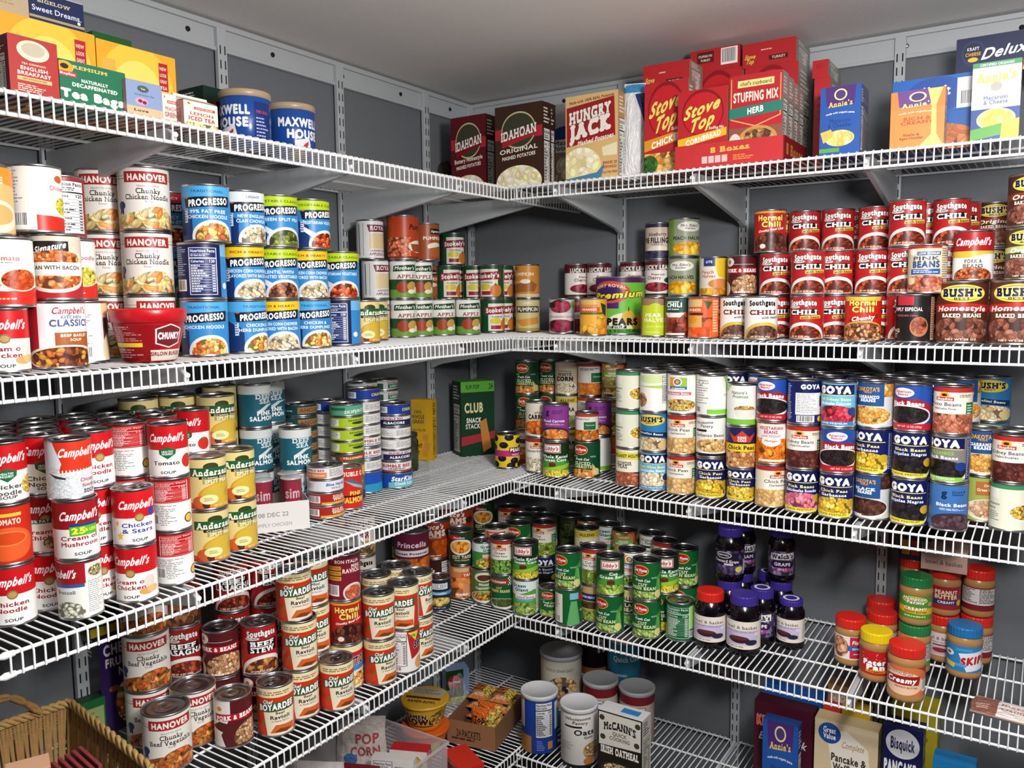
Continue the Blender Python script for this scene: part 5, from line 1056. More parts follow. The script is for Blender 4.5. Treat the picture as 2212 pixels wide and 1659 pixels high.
def cans():
    L(1, (12, .335, 'cp4 ah2::8 bq::-12'), (110, .335, 'kit:14 bb::4 ah3::-16'), (209, .275, 'kitback ah1::-7 nf::-18'), (86, .10, 'hn1 hn1 ah1'), (6, .12, 'bu1 hn1 cp3'),
      (322, .235, 'hn1:25 hn1:0 hn1:10'), (246, .17, 'hn1 hn1 hn1'), (165, .10, 'hn1 hn1 hn1:20'),
      (380, .17, 'pr4:35 pr2:40 pr8:14:-8'), (442, .30, 'pr1 pr10 pr2:5:12'), (529, .292, 'pr7:38 pr3:18 pr9:30:4'), (603, .29, 'pr3 pr4:8 pr6:12:3'), (672, .29, 'pr7:14 pr3:10:-3 pr5:38:4'), (738, .287, 'pr10:-20 pr5'),
      (786, .27, 'an1:25'), (806, .20, 'an2:30'), (815, .125, 'ry:20 ry:20 ry:15:-11'), (865, .165, 'mo mo pk1:20:3'), (907, .165, 'mo:5 mo pk2:10:20'), (948, .19, 'mo'), (1005, .23, 'mo'),
      (872, .07, 'ry pk2'), (922, .07, 'pk2 pk2'), (962, .10, 'st:20 st:25'), (993, .09, 'st:10 st:20 st:10:-8'), (1030, .16, 'st:5 st'))
    R(1, (1062, .21, 'st:25 st:-25'), (1086, .13, 'st:10 st:10'), (1108, .07, 'lp lp:10'), (1140, .14, 'lp2 lp:-20'), (1214, .20, 'cs'), (1247, .13, 'cs'), (1258, .06, 'lk lk:30'), (1290, .065, 'lk lk:10'), (1366, .07, 'lk lk'), (1283, .27, 'mn:5'), (1338, .18, 'pe:6'), (1414, .12, 'lk lk:-10 bf'), (1476, .12, 'ph ph:-20 ph:15'),
      (1421, .28, 'pl'), (1467, .29, 'vc:10'), (1523, .32, 'ps:-10'), (1541, .17, 'pb py'), (1602, .20, 'pb pb'), (1588, .30, 'sg2'), (1644, .345, 'sg2:8'),
      (1673, .24, 'sg1:15 sg1 ho2:0:-14'), (1743, .31, 'sg1:-14 sg1'), (1820, .26, 'sg1 sg1'), (1864, .345, 'ho1'), (1899, .265, 'sg1:20 sg1'), (1946, .26, 'sg1:20 sg1 sg1'), (1738, .17, 'sg1 sg1 sg1'), (1803, .16, 'sg1 sg1 sg1'), (1884, .16, 'sg1 sg1 sg1'), (1847, .07, 'sg1 sg1 sg1'),
      (1695, .13, 'sg1 sg1 ho2'), (1712, .06, 'sg1 sg1 ho2'), (1992, .15, 'sg1 sg1 sg1'), (2047, .22, 'sg1 sg1 sg1'), (2070, .13, 'sg1 sg1 sg1'), (1979, .345, 'se:-12 pi:0:20'), (2093, .345, 'bu1 cp12::16'), (2190, .345, 'bu1 bu3::12 bu2:5:12'), (2128, .10, 'bu2 bu2 bu2'))
    L(2, (35, 1352, 'cp3 cp8 cp2:8'), (100, 1327, 'cp3 cp11 cp2:8'), (178, 1340, 'cp10:10 cp6:14 cp7:8:-4'), (228, 1302, 'cp4:10 cp3 cp3:20'), (297, 1303, 'cp4:-18 cp9:16'), (290, 1262, 'cp5 cp5 cp5'), (380, 1266, 'cp5:14 cp5 cp1:-4'),
      (452, 1216, 'an1:20 an1:14'), (516, 1194, 'an1:24 an1:22'), (457, .21, 'an1 an1 an1:20'), (397, .13, 'an1 an1 an1'), (340, .17, 'an1 an1 an1'), (275, .125, 'an1 an1 an1'), (230, .12, 'an1 an1 an1'),
      (619, .20, 'ds:14 ds:14'), (576, .14, 'ds ds:20 ds:15'), (532, .17, 'ds ds:28 ds:28'), (645, .10, 'tn17 tn17 tn17 tn17 tn17 tn17 tn17 tn17'), (730, .065, 'tn18 tn18 tn18 tn18 tn18 tn18 tn18 tn18 tn18'), (808, .06, 'tn18 tn18 tn18 tn18 tn18 tn18 tn18 tn18 tn18'),
      (748, 1085, 'tn10 tn9 tn8 tn7 tn5 tn5:4 tn5 tn6:5'), (728, .15, 'tn2 tn2 tn2 tn2 tn2 tn2 tn2 tn1'), (792, 1067, 'tn13 tn2 tn4:5 tn4:30 tn2 tn2 tn2 tn1'), (855, 1057, 'tn12 tn11 tn3:25 tn2 tn2 tn3 tn1'),
      (687, 1072, 'tn2 tn2 ns'), (678, 1128, 'tn14 tn14:4 tn16 tn15'), (742, 1110, 'dq:8'))
    for j, xx in enumerate((.245, .175, .105)):
        for i in range(6):
            yy = -1.62 + i * .069 + (.035 if j % 2 else 0)
            SPOTS[('L', 2)].append([xx, yy, .0336, [(k_, random.uniform(-30, 30), 0) for k_ in ('cp3', 'cp4', random.choice(('cp3', 'cp2', 'cp1')))], 0])
    R(2, (1097, 1013, 'ol'), (1137, 1005, 'sp'), (1163, 1022, 'sr4:10 sc:5'), (1142, 1000, 'dm1 dm1:10 dm1'), (1186, .10, 'dm1 dm1 dm1'), (1201, 1033, 'lb1:-5 gg1:-6'), (1231, 1000, 'al al wc:-5'), (1273, .09, 'sr7 sr7 sr7'), (1322, 1014, 'or mv mv'), (1294, 1020, 'wb:10 gg1:-8'), (1268, 1034, 'dm1:-4 sr8:-20'),
      (1362, 1053, 'mh:-10 gb gb:-4'), (1414, 1063, 'go5 bu4:-8 wn'), (1472, 1071, 'sr1:-5 sr1 oo'), (1535, 1079, 'go1:8 wp wb'), (1600, 1087, 'go8 kc np'), (1665, 1098, 'sr1:42 vb ab1:-8'), (1732, 1111, 'go3:5 sr2:4 go7:10'), (1805, 1122, 'go1 ab1:20 go4:-6'), (1883, 1127, 'dk2:-28 go1:-22 dk1:-26'), (1963, 1138, 'go2 go2:6 ab1:-10'), (2045, 1149, 'gg2:18 go6:-22 sr3:-8'), (2132, 1139, 'gn:-5 dk1'), (2176, .27, 'gb sr2'), (2197, .19, 'gb go7'), (2135, .10, 'bu4 bu4 bu4'))
    for j, yy in enumerate((.235, .157, .079)):
        for i in range(10):
            xx = .73 + i * .0765 + (.039 if j % 2 else 0)
            if xx > 1.5: continue
            SPOTS[('R', 2)].append([xx, -yy, .0378, [(k_, random.uniform(-30, 30), 0) for k_ in ('go1', 'sr1', random.choice(('go1', 'go2', 'dk1', 'ab1', 'sr2')))], 0])
    L(3, (370, 1668, 'hn2:10'), (418, 1631, 'hn2:16'), (364, 1610, 'hn2:14 hn2:4 hn2'), (316, 1585, 'hn2:30 hn2:30'), (457, 1600, 'pb:-10 pb:-8'), (507, 1618, 'pb2'), (540, 1580, 'pb:10 sg4:12'), (440, .22, 'sg3 sg3 bw'), (500, .2, 'sg3 sg3 sg3:12'), (548, .14, 'sg3 sg3 sg3:20'), (583, .21, 'sg3 sg3:25 sg3:25'),
      (598, 1593, 'bo1:-2'), (655, 1557, 'bo1:6 bo1:4 bo1:6:-8'), (692, 1522, 'bo1 bo1 bo2'), (722, 1541, 'bo1:12'), (745, 1500, 'spa ho2:10 bon'), (815, 1487, 'bo1:20 bo1'), (870, 1462, 'spb bo1:-26'), (905, 1427, 'bo1:26 bo1:48'), (950, 1322, 'ci'), (818, 1432, 'bo1:20 bo1:10'), (860, 1408, 'bo1 bo1'),
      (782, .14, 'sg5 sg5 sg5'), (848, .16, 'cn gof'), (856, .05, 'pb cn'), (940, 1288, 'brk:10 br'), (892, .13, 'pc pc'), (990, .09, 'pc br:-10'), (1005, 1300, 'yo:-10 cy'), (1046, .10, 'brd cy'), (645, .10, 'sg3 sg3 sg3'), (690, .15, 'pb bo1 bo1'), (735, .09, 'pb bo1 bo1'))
    R(3, (1052, 1311, 'mg gis'), (1094, 1323, 'hk:-8 sr5'), (1076, 1287, 'dm2 mx'), (1100, .07, 'sr6 sr5'), (1145, .12, 'dm2 dm2'), (1200, .07, 'dm2 sr6'), (1142, 1334, 'gi:-6 lb1'), (1119, 1280, 'go2 dm2'), (1168, 1277, 'go2 sr6:-10'), (1200, 1262, 'dm2 dm2:10'), (1188, 1334, 'dm3:8'), (1231, 1354, 'dm6 dm2:-12'), (1275, 1349, 'tb sr6:-6'), (1318, 1370, 'dm2:-16 lb2:14'), (1365, 1353, 'ae oo2:8'),
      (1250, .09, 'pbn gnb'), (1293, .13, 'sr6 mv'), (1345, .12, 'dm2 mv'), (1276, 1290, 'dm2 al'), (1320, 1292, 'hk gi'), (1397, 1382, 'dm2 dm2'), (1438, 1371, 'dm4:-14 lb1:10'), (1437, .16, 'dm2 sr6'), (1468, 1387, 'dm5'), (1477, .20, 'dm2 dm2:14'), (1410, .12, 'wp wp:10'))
# ------------------------------------------------------------------ cartons
def art_front(fn, w, h, bg):
    a = Art(640, max(64, int(640 * h / w)), 0, 1, bg); fn(a); return a
BOXN = {}
def carton(key, name, label, cat, fn, bg, sidebg, w, h, t, loc, rz, group=None, topbg=None, dark=1, tilt=0.):
    """printed cardboard box; loc = middle of its foot"""
    if key not in BOXN:
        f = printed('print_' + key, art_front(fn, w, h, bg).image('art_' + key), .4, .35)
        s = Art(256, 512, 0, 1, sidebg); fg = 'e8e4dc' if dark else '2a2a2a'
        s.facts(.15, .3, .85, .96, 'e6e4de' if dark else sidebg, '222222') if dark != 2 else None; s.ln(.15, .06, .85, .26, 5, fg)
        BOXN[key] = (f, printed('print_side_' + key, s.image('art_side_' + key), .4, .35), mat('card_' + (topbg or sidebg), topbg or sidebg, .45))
    m = MB(); x, y = w / 2, t / 2
    m.add([(-x, -y, 0), (x, -y, 0), (x, -y, h), (-x, -y, h)], [(0, 1, 2, 3)], False, 0, [[(0, 0), (1, 0), (1, 1), (0, 1)]])
    for q in (1, -1):
        m.add([(q * x, -y * q, 0), (q * x, y * q, 0), (q * x, y * q, h), (q * x, -y * q, h)], [(0, 1, 2, 3)], False, 1, [[(0, 0), (1, 0), (1, 1), (0, 1)]])
    m.add([(x, y, 0), (-x, y, 0), (-x, y, h), (x, y, h)], [(0, 1, 2, 3)], False, 1, [[(0, 0), (1, 0), (1, 1), (0, 1)]])
    m.add([(-x, -y, h), (x, -y, h), (x, y, h), (-x, y, h), (-x, -y, 0), (x, -y, 0), (x, y, 0), (-x, y, 0)], [(0, 1, 2, 3), (7, 6, 5, 4)], False, 2)
    o = build(m, name, list(BOXN[key]), None, loc, rz)
    if tilt: o.rotation_euler[0] = tilt
    fl = MB().box(-x + .0012, -y + .0006, h + .0001, x - .0012, y - .004, h + .0008)
    build(fl, 'tuck_flap', BOXN[key][2], o)
    tag(o, label, cat, group); return o
def place(side, tier, pxl, pxr, pytop, d, base=None):
    """front face of a box at distance d from the wall between two columns of the photo -> (w, h, loc, rz) with its back to come"""
    z0 = DECK[tier] if base is None else base
    zm = z0 + .1
    p, q = along(side, pxl, d, zm), along(side, pxr, d, zm)
    w_ = (q - p).length; c = (p + q) / 2
    zt = z_at(c.x, c.y, pytop)
    return w_, max(.02, zt - z0), c, (math.pi / 2 if side == 'L' else 0.), z0
def box(side, tier, pxl, pxr, pytop, d, t, key, name, label, cat, fn, bg, sidebg, base=None, group=None, topbg=None, dark=1, h=None):
    w_, hh, c, rz, z0 = place(side, tier, pxl, pxr, pytop, d, base); h = h or hh
    loc = Vector((c.x - t / 2, c.y, z0)) if side == 'L' else Vector((c.x, c.y + t / 2, z0))
    if base is None:
        n = max(1, int(w_ / t + .99)); r = t / 2 + .002
        for i in range(n + 1):
            u = -w_ / 2 + t / 2 + (w_ - t) * (i / n if n else .5) if w_ > t else 0
            fixed(tier, loc.x + (0 if side == 'L' else u), loc.y + (u if side == 'L' else 0), r)
    return carton(key, name, label, cat, fn, bg, sidebg, w_, h, t, loc, rz, group, topbg, dark), z0 + h, w_
def cbox(tier, px, py, w_, h, t, rot, key, name, label, cat, fn, bg, sidebg, **k):
    p = at_z(px, py, DECK[tier]); v = away(p.x, p.y); c = p + v * (t / 2)
    rz = math.atan2(EYE.x - c.x, -(EYE.y - c.y)) + math.radians(rot)
    r = min(w_, t) / 2 + .003; n = max(1, int(max(w_, t) / min(w_, t) + .99))
    for i in range(n + 1):
        u = (max(w_, t) / 2 - r) * (2 * i / n - 1); ax = Vector((math.cos(rz), math.sin(rz), 0)) if w_ > t else Vector((-math.sin(rz), math.cos(rz), 0))
        fixed(tier, c.x + ax.x * u, c.y + ax.y * u, r)
    return carton(key, name, label, cat, fn, bg, sidebg, w_, h, t, c, rz, **k)
TL, TR = 'left wall top shelf', 'back wall top shelf'
# ---- teas and coffees on the top left shelf
def lipton(a):
    a.e(.5, .45, .45, .5, 'f0c040'); a.e(.5, .5, .3, .35, 'f4d468'); a.r(.77, .1, .89, .45, 'b0202c'); [a.t(s, .83, .17 + .08 * i, .04, 'f0d8c8', .09) for i, s in enumerate(('NEW', 'LOOK', 'GREAT', 'TEA'))]
    a.p([(.3, .45), (.5, .42), (.72, .52), (.72, .75), (.3, .68)], 'b0202c'); a.t('Lipton', .51, .58, .14, 'ffffff', .38, 5); a.r(.06, .2, .22, .42, 'e0a848'); a.food(('r', 0, .85, 1, 1), ['e09020', 'c87818'], .06, 40)
def engb(a): a.e(.5, .22, .33, .18, 'd8ccb8'); a.e(.5, .2, .24, .12, 'b8ae98'); a.t('TEA COMPANY', .5, .46, .03, 'f0d8c8', .5); a.t('ENGLISH', .5, .54, .06, 'f4e8dc', .55, 3); a.t('BREAKFAST', .5, .63, .06, 'f4e8dc', .68, 3); a.r(.15, .69, .85, .76, 'd8b878'); a.t('DECAFFEINATED', .5, .725, .03, '6c2c1c', .5); a.ln(.15, .82, .85, .96, 4, 'e8c8b8')
def teab(a): a.t('PREMIUM', .42, .12, .07, 'd8b868', .6, 4, 0, None, 3, 0, 0, 1); a.e(.08, .16, .13, .14, 'e0a030'); a.e(.08, .14, .06, .06, '241c14'); a.r(0, .25, .25, .36, 'c83040'); a.t('ShopRite', .12, .305, .05, 'ffffff', .22); a.t('NATURALLY', .52, .4, .07, 'f0f0e0', .4, 5); a.t('DECAFFEINATED', .52, .52, .08, 'f0f0e0', .68, 5); a.t('Tea Bags', .48, .74, .17, 'f4ecd4', .95, 9)
def ayur(a): a.e(.47, .2, .16, .1, '4c5c58'); a.t('Tea', .47, .2, .04, 'e8ece8', .12); a.t('AYURVEDA TEA', .5, .38, .05, '3c4868', .56, 2); a.e(.42, .56, .18, .1, 'd898b8'); a.e(.38, .55, .06, .05, '7c2444'); a.e(.5, .58, .06, .05, '7c2444'); a.r(0, .72, 1, 1, 'cdb088'); a.t('Love', .4, .82, .07, '2c2434', .4, 3, .2)
def lemon(l1, l2):
    def f(a): a.e(.15, .14, .1, .1, 'f0d8b8'); a.p([(.1, .12), (.15, .05), (.2, .14)], 'a83c2c'); a.r(.3, .2, .92, .3, 'b84c34'); a.t('FLAVOR SEALED', .6, .25, .05, 'f4e4d8', .5); a.t(l1, .52, .47, .11, 'b04830', .68, 3); a.t(l2, .52, .66, .14, 'b04830', .78, 5); a.food(('r', 0, .82, 1, 1), ['e0c878', 'e8d890'], .06, 20)
    return f
def sweetd(a): a.t('BIGELOW', .45, .25, .1, 'c8bc9c', .6, 4, 0, None, 3, 0, 0, 1); a.t('Sweet Dreams.', .5, .5, .16, 'd8dce8', .9, 2); a.r(0, .72, 1, .8, 'a89878'); a.e(.9, .65, .03, .05, 'e8ecf8')
def plain(c):
    return lambda a: a.ln(.2, .2, .8, .5, 4, c)
box('L', 0, -60, 12, 85, .35, .07, 'brownb', 'tea_box', 'brown tea box at the outer end of the left wall top shelf', 'box', plain('6c4c38'), '4c3424', '4c3424')
box('L', 0, 12, 120, 84, .385, .06, 'engb', 'tea_box', 'shrink-wrapped red English breakfast tea box, %s' % TL, 'box', engb, 'a8302c', '6c2c34')
box('L', 0, 122, 267, 143, .375, .075, 'teab', 'tea_box', 'green decaffeinated tea bags box, %s' % TL, 'box', teab, '1c6c4c', '2c7c5c')
box('L', 0, 267, 345, 178, .385, .06, 'ayur', 'tea_box', 'pale blue ayurveda tea box with pink flowers, %s' % TL, 'box', ayur, '8498bc', 'b07c8c')
box('L', 0, 346, 380, 204, .365, .05, 'peach', 'tea_carton', 'white peach mango green tea carton half hidden, %s' % TL, 'carton', lemon('PEACH', 'GREEN'), 'ece4d8', 'c89888', dark=0)
def gable(px0, px1, py, d, t):
    w_, h, c, rz, z0 = place('L', 0, px0, px1, py, d); hb = h * .74
    o = carton('lemon', 'tea_carton', 'white lemon iced tea carton with gable top, %s' % TL, 'carton', lemon('LEMON', 'ICED TEA'), 'ece4d4', 'b07c74', w_, hb, t, Vector((c.x - t / 2, c.y, z0)), rz, dark=0)
    m = MB(); x, y = w_ / 2, t / 2
    m.add([(-x, -y, hb + .0012), (x, -y, hb + .0012), (x, y, hb + .0012), (-x, y, hb + .0012), (-x, -.003, h * .93), (x, -.003, h * .93), (x, .003, h * .93), (-x, .003, h * .93), (-x, -.002, h), (x, -.002, h), (x, .002, h), (-x, .002, h)],
          [(0, 1, 5, 4), (2, 3, 7, 6), (0, 4, 7, 3), (1, 2, 6, 5), (4, 5, 9, 8), (6, 7, 11, 10), (8, 9, 10, 11), (4, 8, 11, 7), (5, 6, 10, 9)])
    build(m, 'gable_top', mat('card_cream', 'e4d8cc', .45), o)
    fixed(0, c.x - t / 2, c.y, t / 2)
gable(392, 466, 203, .385, .06)
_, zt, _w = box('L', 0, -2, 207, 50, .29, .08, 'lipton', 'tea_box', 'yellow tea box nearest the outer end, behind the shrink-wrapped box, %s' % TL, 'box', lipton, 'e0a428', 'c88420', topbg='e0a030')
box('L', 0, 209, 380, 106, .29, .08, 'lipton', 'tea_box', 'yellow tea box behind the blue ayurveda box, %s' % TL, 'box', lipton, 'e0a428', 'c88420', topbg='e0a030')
box('L', 0, 55, 175, -6, .27, .05, 'sweetd', 'tea_box', 'navy tea box with silver script lying on the yellow box, %s' % TL, 'box', sweetd, '1c2850', '1c2850', base=zt + .001, topbg='d8dce4')
box('L', 0, -60, 54, -20, .27, .05, 'tanb', 'tea_box', 'tan box on top of the yellow tea box, %s' % TL, 'box', plain('b07c3c'), 'b8a488', 'b8a488', base=zt + .001)
box('L', 0, 206, 290, 78, .14, .07, 'greenb', 'tea_box', 'green box behind the second yellow tea box, %s' % TL, 'box', plain('2c7c3c'), '1c5c2c', '1c5c2c')
box('L', 0, 440, 490, 190, .14, .08, 'dgreen', 'tea_box', 'very dark green box behind the coffee canister, %s' % TL, 'box', plain('2c4c3c'), '0c2c20', '0c2c20')
box('L', 0, 462, 490, 222, .2, .04, 'dred', 'tea_box', 'dark red box edge between iced tea and coffee, %s' % TL, 'box', plain('5c2424'), '3c1416', '3c1416')

def lathe_thing(name, parts, loc, rz, label, cat, group=None):
    """parts: (name, profile, material, uv) ; the first is the thing itself"""
    o = None
    for nm, prof, m, uv in parts:
        me = MB().lathe(prof, 48, uv=uv).mesh(nm, m)
        if o is None: o = obj(name, me, None, loc, rz)
        else: obj(nm, me, o)
    tag(o, label, cat, group); return o
def wrap(key, d, h, bg, fn, rough=.38):
    a = Art(1024, max(60, int(1024 * h / (math.pi * d))), -2, 2, bg); a.rng = random.Random(hash_(key)); fn(a)
    return printed('print_' + key, a.image('art_' + key), rough)
def foot(tier, px, how, r, side='L', z=None):
    z = DECK[tier] if z is None else z
    if how > 5: p = at_z(px, how, z); c = p + away(p.x, p.y) * r
    else: c = along(side, px, how, z + .06)
    return Vector((c.x, c.y, z))
def face(c, rot): return math.atan2(EYE.x - c.x, -(EYE.y - c.y)) + math.radians(rot)
def coffee(px, d, py, label, rot):
    R_ = .049; c = foot(0, px, d, R_); H = z_at(c.x, c.y, py) - c.z; fixed(0, c.x, c.y, R_ + .001)
    def fn(a): a.t('MAXWELL', 0, .28, .15, 'f0f2f6', 1.3, 7); a.t('HOUSE', .1, .5, .15, 'f0f2f6', 1.0, 7); a.p([(-.2, .62), (.25, .55), (.3, .7), (.05, .92), (-.2, .85)], 'e8e8ea'); a.p([(.05, .7), (.2, .62), (.22, .66), (.06, .9)], 'c83c30'); a.r(.75, .12, 1.3, .95, '1c3478'); a.t('THE USUAL', 1.0, .3, .05, 'c84858', .4); a.ln(.8, .4, 1.25, .9, 8, 'b8c4e0', .4); a.e(-.1, .9, .25, .1, 'c8a060')
    b = [('body', [(0, .002), (R_ - .003, .002), (R_, .004), (R_, H - .012), (R_ - .002, H - .010)], wrap('maxwell', R_ * 2, H, '1c4a98', fn, .22), 1),
         ('lid', [(R_ - .0005, H - .014), (R_ + .0018, H - .0135), (R_ + .0018, H - .002), (R_, H), (R_ - .004, H - .0005), (R_ - .006, H - .003), (0, H - .003)], mat('tan_plastic', 'b09878', .35), None),
         ('seam_rim', [(R_ - .001, .0), (R_ + .0012, .001), (R_ + .0012, .004), (R_, .005)], TIN, None)]
    lathe_thing('coffee_canister', b, c, face(c, rot), label, 'canister', 'coffee canisters')
coffee(531, .24, 203, 'blue coffee canister with tan lid, beside the iced tea carton, %s' % TL, -48)
coffee(631, .22, 231, 'blue coffee canister with tan lid, nearer the corner, %s' % TL, 24)

# ---- potatoes, stuffing and pasta boxes on the top back shelf
def idahoan(l1, l2, bgx):
    def f(a): a.r(0, .27, 1, .4, 'b02834'); a.e(.5, .3, .36, .22, 'c8bc90'); a.e(.5, .3, .34, .2, '3c3c2c'); a.p([(.15, .4), (.85, .28), (.85, .38), (.15, .5)], bgx); a.t('IDAHOAN', .5, .33, .1, 'f4f0e6', .75, 4, 0, '5c1018', 4, 0, .04, 1); a.t(l1, .5, .53, .05, 'f0e8dc', .8, 3, 0, None, 3, 0, .02); a.t(l2, .5, .61, .04, 'f0e8dc', .7, 4, 0, None, 3, 0, .02); a.food(('e', .5, .92, .48, .2), ['ece0b4', 'e2d29c', 'f2eacc'], .05, 90, 1.3, .85, .06)
    return f
def hungry(a): a.t('Made with 100% REAL Potatoes', .5, .06, .03, '5c3c14', .85, 3, 0, None, 3, 0, .02); a.p([(.02, .13), (.93, .06), (.95, .5), (.02, .58)], 'a01c20'); a.t('HUNGRY', .47, .22, .12, 'f4ece0', .8, 7, 0, '3c0c0c', 4, 0, .04, 1); a.t('JACK', .47, .38, .15, 'f4ece0', .8, 9, 0, '3c0c0c', 4, 0, .05, 1); a.t('Mashed Potatoes', .58, .52, .05, 'f4ece0', .68, 4, .2, None, 3, 0, .03); a.food(('e', .3, .82, .38, .22, .6, 1), ['f0e0b0', 'ead8a0', 'f4e8c4'], .06, 60, 1.4, .88, .05); a.p([(0, .95), (.6, .9), (.75, .8), (.68, .98), (.6, 1), (0, 1)], '4c84a4'); a.t('MAKES 20', .85, .8, .03, 'a03c20', .26, 4); a.t('SERVINGS!', .85, .85, .03, 'a03c20', .26, 4); a.t('GLUTEN FREE', .85, .91, .025, 'a03c20', .27, 4); a.p([(.7, .62), (.98, .58), (.98, .72), (.72, .72)], 'f0e4c0')
def gvmash(a): a.r(0, .0, 1, .3, 'c8c8c8'); a.e(.5, .35, .45, .1, '2c4c94'); a.r(.05, .4, .95, .55, 'f0f0f0'); a.t('Mashed', .5, .44, .05, '5c5c5c', .7, 3); a.t('Potatoes', .5, .5, .05, '5c5c5c', .75, 3); a.food(('r', 0, .6, 1, 1), ['dcd0b8', 'b89878'], .06, 50)
def stove(l, band='e8b428'):
    def f(a): a.e(.5, .3, .42, .3, '8c141c'); a.e(.5, .31, .39, .27, 'c4202a'); a.t('Stove', .5, .24, .14, 'f2d868', .72, 5, .35, '5c0c10', 4, 0, .06); a.t('Top', .5, .42, .15, 'f2d868', .5, 5, .35, '5c0c10', 4, 0, .05); a.t('Stuffing Mix', .78, .51, .035, 'f4e8dc', .3, 3, .2); a.p([(0, .62), (.98, .52), (.98, .62), (0, .74)], band); a.t(l, .52, .63, .065, 'ffffff', .7, 4, 0, None, 3, 0, .05); a.food(('r', 0, .76, 1, 1), ['d8a050', 'c88838', 'e4bc74', '7c5424'], .045, 120, 1.3); a.food(('e', .12, .88, .2, .1), ['3c6c2c', '2c5c24'], .03, 30, 1)
    return f
def herb(a): a.p([(.03, .03), (.97, .03), (.97, .5), (.5, .6), (.03, .5)], 'd8a868'); a.p([(.05, .0), (.95, .0), (.95, .49), (.5, .585), (.05, .49)], 'b8262c'); a.r(.16, .06, .84, .14, 'e8dc90'); a.t("chef's cupboard", .5, .1, .04, '5c5420', .58, 2); a.t('STUFFING MIX', .5, .25, .1, 'f4e4d4', .84, 5); a.p([(0, .37), (1, .33), (1, .45), (0, .49)], '2c7c6c'); a.t('HERB', .5, .41, .065, 'ffffff', .3, 4, 0, None, 3, 0, .01); a.r(0, .6, 1, 1, '8c5444'); a.e(.55, .74, .36, .15, 'c89050'); a.food(('e', .55, .74, .3, .12), ['a87c40', '8c5c34', 'c8a468', '5c4030'], .03, 90, 1.3); a.e(.12, .78, .12, .12, 'e0d0c4'); a.food(('r', .3, .88, 1, 1), ['a8683c', '8c4c2c', 'c08850'], .03, 80)
def turkey(a): a.r(.14, .1, .48, .6, '5c1c1c'); a.t('STUFFING MIX', .31, .3, .1, 'f0e4d8', .28, 3); a.t('TURKEY', .31, .48, .1, 'f0e4d8', .2, 3); a.bar(.62, .05, .95, .8)
def stovetop_end(a): a.t('Stove', .15, .55, .18, 'f0d060', .2, 4, .3, '5c0c10', 2); a.t('Top', .15, .75, .18, 'f0d060', .15, 4, .3, '5c0c10', 2); a.ln(.35, .3, .6, .4, 1, 'f0c8c0'); a.r(.5, .6, .85, .8, '4c1c18'); a.t('TURKEY', .68, .7, .1, 'e8dcc8', .25)
def annie(bgt, l1, l2, sub, tc='e0c468'):
    def f(a): a.p([(.12, 0), (.88, 0), (.84, .28), (.16, .28)], bgt); a.e(.5, .12, .16, .085, 'e8d8a0'); a.e(.5, .12, .12, .065, '4c3c74'); a.t("Annie's", .5, .255, .07, tc, .6, 4, 0, '2c2454', 3, 0, .01, 1); a.t('made with organic pasta', .5, .38, .025, 'f0f0f4', .7, 3, 0, None, 3, .02); a.t(l1, .5, .5, .055, sub, .5, 4); a.t(l2, .5, .57, .055, sub, .6, 4)
    return f
def annieb(a): a.r(0, .3, 1, 1, '2454a4'); annie('4c2c74', 'Macaroni', '& Cheddar', '1c3c7c')(a); a.food(('e', .5, .76, .36, .12), ['ecc468', 'e4b450', 'f2d890'], .04, 60, 1.4, .85, .06); a.p([(.02, .66), (.28, .62), (.36, .72), (.1, .82)], 'ecbc58'); a.r(0, .9, .5, .96, '58a048')
def annieo(a): a.r(0, .32, 1, 1, 'e08c48'); annie('6c4488', 'RICH &', 'CREAMY', 'b0542c', 'e8d8a0')(a); a.p([(.68, 0), (.96, 0), (.84, .3), (.86, .8), (.98, 1), (.55, 1), (.76, .8), (.76, .3)], 'ecc878'); a.t('Shells &', .4, .78, .04, '7c3c1c', .3); a.t('Aged Cheddar', .4, .84, .04, '7c3c1c', .45)
def anniew(a): a.band(0, .06, '4c9468'); a.t('CERTIFIED ORGANIC', .5, .03, .03, 'f0f4f0', .7); a.t("Annie's", .5, .2, .11, 'dcd078', .82, 4, 0, '8c843c', 2, -.02, .01, 1); a.e(.5, .32, .12, .06, 'b0aca4'); a.t('Macaroni', .5, .46, .05, '6478a8', .5, 4); a.t('& Cheese', .5, .52, .05, '6478a8', .5, 4); a.band(.6, 1, '2c4c94'); a.e(.52, .74, .4, .14, 'f0dc98'); a.food(('e', .52, .74, .36, .12), ['ecc85c', 'e4b848', 'f4dc88'], .03, 60, 1.5, .85, .06); a.p([(0, .86), (.65, .8), (.62, .95), (0, 1)], '58a048'); a.p([(.65, .8), (1, .75), (1, 1), (.62, 1)], 'e8b44c')
def deluxe(a): a.e(.2, .4, .14, .32, '1c2c5c'); a.e(.2, .4, .11, .25, '141a34'); a.t('KRAFT', .2, .3, .08, 'd8dcec', .14); a.t('CHEESE', .2, .44, .08, 'e0a83c', .18); a.e(.2, .58, .06, .06, 'e8b83c'); a.t('Deluxe', .62, .42, .26, 'e4e8f4', .6, 3, .4, None, 3, 0, .05); a.food(('e', .8, .95, .4, .22), ['e0a04c', 'd08c38'], .1, 20); a.r(0, .88, .5, 1, 'c85828')
def kraftb(a): a.e(.5, .5, .35, .5, '1c4c9c'); a.t('Kraft', .5, .4, .25, 'e8ecf4', .3, 4); a.r(.72, .1, .98, .95, 'e6e8ea'); a.bar(.75, .45, .97, .9)
def kraftc(a): a.food(('e', .5, .8, .45, .5), ['b86838', 'a85828', 'c87c48'], .14, 40, 2)
